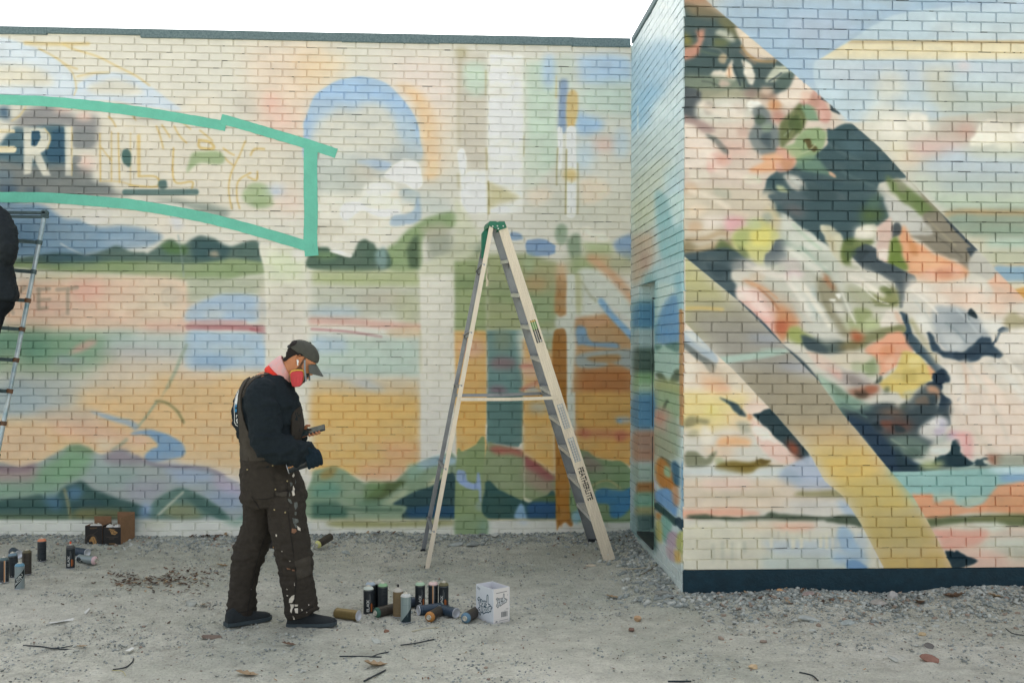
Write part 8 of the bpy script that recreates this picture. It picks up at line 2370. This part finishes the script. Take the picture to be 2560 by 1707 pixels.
limb(j, [M3(-95, 545, -.02), M3(-125, 570, .08), M3(-130, 520, .24), M3(-120, 470, .40)], [.075, .07, .06, .045], 14)
jm = evaluated_mesh(j.v, j.f, .011, 4, 'jacket'); wrinkle(jm, .012, (8, 8, 13), 71); wrinkle(jm, .004, (24, 24, 30), 73); jm.materials.append(mat('black_jacket', '#20272c', .75, var=.2, vscale=30, bump=.4, bscale=150, spec=.2)); smooth(jm); link('jacket', jm, two)
t2 = MB(); limb(t2, [M3(-4, 735, .0), M3(-16, 800, -.04), M3(-34, 870, .0), M3(-40, 960, .02), M3(-42, 985, .02)], [.10, .085, .07, .06, .055], 14); limb(t2, [M3(-72, 735, .0), M3(-72, 830, .02), M3(-72, 900, .02), M3(-70, 985, .03)], [.105, .09, .07, .055], 14)
t2.loft([r2(-106, 36, 735, .13), r2(-104, 30, 770, .12), r2(-90, 10, 790, .10)])
tm2 = evaluated_mesh(t2.v, t2.f, .011, 4, 'trousers'); wrinkle(tm2, .008, (9, 9, 18), 75); tm2.materials.append(mat('black_trousers', '#181d21', .85, var=.2, vscale=30, spec=.15)); smooth(tm2); link('trousers', tm2, two)
b2 = MB(); hc_ = M3(-50, 455)
b2.loft([ell((hc_.x, hc_.y+.01, hc_.z+h), a, b, 18) for h, a, b in ((-.12, .04, .05), (-.07, .062, .085), (0, .076, .10), (.05, .074, .098), (.09, .055, .07), (.11, .02, .03))])
limb(b2, [M3(-48, 480), M3(-46, 512), M3(-46, 560)], [.055, .06, .09], 14); limb(b2, [M3(-46, 560), M3(-42, 730)], [.10, .10], 14)
limb(b2, [M3(-22, 640, .18), M3(-26, 634, .25), M3(-30, 628, .29)], [.035, .042, .03], 12); limb(b2, [M3(-120, 470, .40), M3(-120, 455, .46), M3(-120, 446, .50)], [.035, .042, .03], 12)
for k in range(4):
    limb(b2, [M3(-30, 624+k*5, .285), M3(-28, 622+k*5, .32), M3(-30, 620+k*5, .345)], [.011, .010, .008], 8); limb(b2, [M3(-124+k*4, 446, .49), M3(-124+k*4, 438, .53), M3(-124+k*4, 434, .56)], [.011, .010, .008], 8)
limb(b2, [M3(-22, 625, .25), M3(-16, 616, .29)], [.013, .010], 8); limb(b2, [M3(-108, 455, .46), M3(-104, 446, .50)], [.013, .010], 8)
limb(b2, [M3(-14, 740), M3(-32, 870), M3(-42, 985)], [.06, .05, .04], 12); limb(b2, [M3(-72, 740), M3(-70, 985)], [.06, .04], 12)
bm2 = evaluated_mesh(b2.v, b2.f, .008, 2, 'body'); bm2.materials.append(M_SKIN); smooth(bm2); link('body', bm2, two)
c2 = MB(); c2.loft([ell((hc_.x, hc_.y+.01, hc_.z+h), a, b, 18) for h, a, b in ((.0, .082, .106), (.05, .082, .106), (.09, .066, .085), (.118, .03, .04))]); c2.build('knit_cap', mat('dark_knit_cap', '#22282c', .9, bump=.4, bscale=200), two, 60)
for x0 in (-43, -71):
    s2 = MB(); p = M3(x0, 998, -.08); s2.loft([[p+Vector((x, u, z)) for x, z in ((-w_, 0), (w_, 0), (w_*1.0, h*.6), (w_*.5, h), (-w_*.5, h), (-w_, h*.6))] for u, w_, h in ((0, .03, .085), (.06, .04, .095), (.16, .045, .07), (.25, .042, .045), (.29, .02, .03))]); s2.build('shoe', M_SHOE, two, 60)
# ---------------------------------------------------------------- single stones, leaves, twigs and scraps on the dirt
def rock(px_, py_, size, hexc, label, flat=.6, sub=2, seed=1, ax=(1.25, .9)):
    bm = bmesh.new(); bmesh.ops.create_icosphere(bm, subdivisions=sub, radius=1.0); r = np.random.default_rng(seed)
    V = np.array([tuple(v.co) for v in bm.verts]); n = fbm(V*1.1+seed*3.1, seed, 3); pl = r.normal(0, 1, (7, 3)); pl /= np.linalg.norm(pl, axis=1)[:, None]
    for d in pl:                                                     # chip flat faces
        k = V @ d; V = V-np.outer(np.maximum(k-.62, 0), d)
    V = V*(.75+.5*n)[:, None]*np.array([ax[0], ax[1], flat])*size/2
    for v, c in zip(bm.verts, V): v.co = c
    me = bpy.data.meshes.new('stone'); bm.to_mesh(me); bm.free(); me.materials.append(mat('stone_'+hexc.lstrip('#'), hexc, .9, var=.18, vscale=30, bump=.5, bscale=90)); smooth(me, 28)
    o = link('stone', me); p = gp(px_, py_); o.location = (p.x, p.y, p.z+size*flat*.22); o.rotation_euler = (r.uniform(-.2, .2), r.uniform(-.2, .2), r.uniform(0, 6.3))
    return tag(o, label, 'stone')
rock(1594, 1548, .055, '#b99a78', 'tan angular stone alone on the open dirt', .8, 2, 3)
rock(1580, 1574, .042, '#7a5f52', 'dark brown clod of earth just below the tan angular stone', .8, 2, 4)
rock(1948, 1495, .045, '#c39a72', 'orange tan pebble near the foot of the dark plinth', .7, 2, 5)
rock(2022, 1504, .085, '#9b8a84', 'flat mauve grey stone slab leaning in the gravel bank', .45, 2, 6)
rock(2230, 1501, .075, '#bab7b3', 'pale lilac angular stone standing on the gravel bank', 1.0, 2, 7)
rock(2322, 1618, .075, '#6d6a66', 'dark grey block stone on the dirt at lower right', .6, 2, 8)
rock(2325, 1654, .085, '#8f6a5c', 'reddish brown broken stone at lower right', .6, 2, 9)
rock(1883, 1672, .045, '#c9b08c', 'cream rounded stone near the bottom centre right', .8, 2, 10)
rock(2306, 1586, .05, '#bda884', 'small straw coloured stone right of the gravel', .6, 2, 11)
rock(2232, 1650, .06, '#aeb0a8', 'pale flat stone left of the reddish broken one', .35, 2, 12)
rock(1714, 1467, .09, '#a9b3b2', 'pale concrete lump at the very corner of the plinth', .9, 2, 13, (1, .9))
rock(1662, 1494, .12, '#8f9088', 'low rounded grey boulder bedded in the dirt left of the plinth', .35, 2, 14)
rock(966, 1578, .04, '#7f5f4d', 'brown pebble on the dirt below the spray cans', .8, 2, 15)
rock(940, 1602, .07, '#aeb2aa', 'flat pale stone left of the black cable tie pieces', .4, 2, 16)
rock(478, 1514, .085, '#a9aca4', 'pale angular stone lying left of the painter', .6, 2, 17)
rock(530, 1594, .085, '#75675c', 'dark flat clod on the dirt in front of the painter', .35, 2, 18, (1.6, .8))
rock(1138, 1366, .11, '#a3a8a4', 'flat pale rubble stone under the step ladder, left one', .4, 2, 19)
rock(1180, 1367, .13, '#9aa09d', 'long pale rubble stone under the step ladder, right one', .4, 2, 20, (1.6, .8))
rock(1478, 1416, .08, '#bdb29e', 'flat sandy stone beside the right foot of the step ladder', .35, 2, 21)
rock(866, 1384, .075, '#9fa6a2', 'triangular grey stone near the yellow topped can', .5, 2, 22)
rock(2024, 1552, .11, '#aab0ac', 'long flat pale stone in the middle of the gravel bank', .35, 2, 23, (1.5, .8))
rock(2118, 1560, .085, '#a2aaa7', 'squarish pale stone right of the long flat one', .45, 2, 24)
rock(2195, 1515, .11, '#a6a19a', 'long mauve stone on the bank below the lilac one', .4, 2, 25, (1.6, .8))

def leaf(px_, py_, size, ang, curl, m, label, tilt=.2):
    p = gp(px_, py_); q = MB(); leaf_geo(q, (0, 0, .006), size/2, ang, curl, 0, tilt); o = q.build('dry_leaf', M_LEAF[m]); o.location = p; s_ = o.modifiers.new('thick', 'SOLIDIFY'); s_.thickness = .0012
    return tag(o, label, 'leaf', 'single dry leaves on the dirt')
leaf(556, 1418, .10, .6, .5, 1, 'curled tan leaf behind the painter, right of the leaf drift')
leaf(509, 1513, .075, 2.0, .3, 1, 'small tan leaf beside the pale stone left of the painter')
leaf(205, 1616, .07, 1.0, .3, 1, 'tan leaf at the end of the black twig at lower left')
leaf(617, 1690, .12, .1, .35, 1, 'flat tan leaf at the bottom edge below the painter')
leaf(938, 1667, .13, .3, .6, 1, 'large curled tan leaf at the bottom centre')
leaf(1533, 1493, .11, .2, .3, 1, 'amber leaf on the dirt right of the white carton')
leaf(722, 1611, .085, .1, .3, 0, 'reddish brown leaf strip below the painter\'s front shoe')
leaf(2384, 1506, .15, 2.3, .7, 0, 'big rust brown leaf on the gravel bank at right')
leaf(2300, 1512, .12, 1.0, .7, 0, 'brown curled leaf left of the rust brown one on the bank')
leaf(1785, 1482, .10, .5, .6, 0, 'copper leaf caught at the foot of the dark plinth')
leaf(2492, 1508, .12, .1, .5, 1, 'pale tan leaf at the far right of the gravel bank')
leaf(1578, 1336, .14, 1.5, .8, 0, 'large brown leaf stuck in the inner wall corner', 1.2)
leaf(1341, 1336, .12, .6, .7, 1, 'brown oak leaf at the wall foot inside the step ladder')
leaf(992, 1338, .09, .9, .7, 0, 'dark red leaf at the wall foot left of the step ladder')
leaf(31, 1342, .10, .4, .6, 0, 'rust leaf at the wall foot near the left edge')
M_TIE = mat('black_plastic_tie', '#1f2a2f', .5)
def twig(pts, r, label, m=M_TIE, name='cable_tie', cat='cable tie', lift=.006):
    q = MB(); P = catmull(np.array(pts, float), False, 4) if len(pts) > 2 else np.array(pts, float)
    P3 = [gp(x, y)+Vector((0, 0, lift)) for x, y in P]; o0 = P3[0]; q.tube([p-o0 for p in P3], r, 6); o = q.build(name, m); o.location = o0
    return tag(o, label, cat, 'black plastic strips dropped on the dirt' if name == 'cable_tie' else None)
twig([(849, 1641), (905, 1644), (954, 1646)], .0045, 'straight black strip under the large curled tan leaf, left piece')
twig([(930, 1645), (952, 1636), (973, 1632)], .004, 'short bent black strip crossing the straight one')
twig([(1002, 1614), (1045, 1608), (1085, 1601)], .004, 'black strip lying alone below the white carton')
twig([(910, 1706), (935, 1694), (964, 1680)], .005, 'black strip slanting off the bottom edge')
twig([(58, 1614), (100, 1616), (135, 1621), (180, 1624)], .004, 'long thin black twig at lower left')
twig([(134, 1620), (160, 1618), (182, 1614)], .003, 'short thin side piece of the black twig at lower left')
twig([(282, 1672), (312, 1668), (330, 1656), (334, 1647)], .004, 'bent black strip left of the bottom centre')
twig([(1998, 1684), (2030, 1690), (2045, 1704)], .004, 'curved black strip at the bottom right')
twig([(2514, 1574), (2530, 1585), (2560, 1590)], .003, 'thin black strip at the right edge')
twig([(1670, 1705), (1728, 1704)], .005, 'black strip along the bottom edge right of centre')
twig([(1552, 1431), (1580, 1436), (1615, 1437), (1640, 1430)], .004, 'pale dry stalk curving in the wall corner', mat('dry_stalk', '#b3aa94', .8), 'stalk', 'stalk', .02)
twig([(1600, 1449), (1625, 1442), (1643, 1428)], .003, 'brown dry stalk under the pale one in the wall corner', mat('dry_stalk_brown', '#7d6c54', .8), 'stalk', 'stalk', .012)
twig([(1030, 1580), (1065, 1572), (1097, 1568)], .004, 'pale splinter of wood below the cans', mat('splinter', '#b9b39c', .8), 'splinter', 'splinter')
twig([(280, 1674), (305, 1677), (314, 1690)], .002, 'thin straw coloured stem by the bent black strip', mat('straw', '#b0a878', .8), 'stem', 'stem')
M_PAPER = mat('torn_paper', '#cfd0cb', .8)
def scrap(pts, label):
    q = MB(); P = [gp(x, y)+Vector((0, 0, .006+random.uniform(0, .012))) for x, y in pts]; o0 = P[0]; q.prism([p-o0 for p in P], (0, 0, 0), (0, 0, .001)); o = q.build('paper_scrap', M_PAPER); o.location = o0; return tag(o, label, 'paper')
scrap([(121, 1559), (150, 1556), (185, 1549), (182, 1554), (160, 1560), (125, 1563)], 'long torn white paper scrap on the dirt at lower left')
scrap([(210, 1536), (218, 1527), (225, 1525), (221, 1534), (213, 1540)], 'small torn white paper corner right of the long scrap')
scrap([(312, 1631), (330, 1622), (336, 1626), (325, 1633)], 'crumpled whitish wrapper scrap below the paper pieces')
scrap([(1225, 1352), (1240, 1347), (1250, 1349), (1238, 1355)], 'white scrap at the wall foot inside the step ladder')
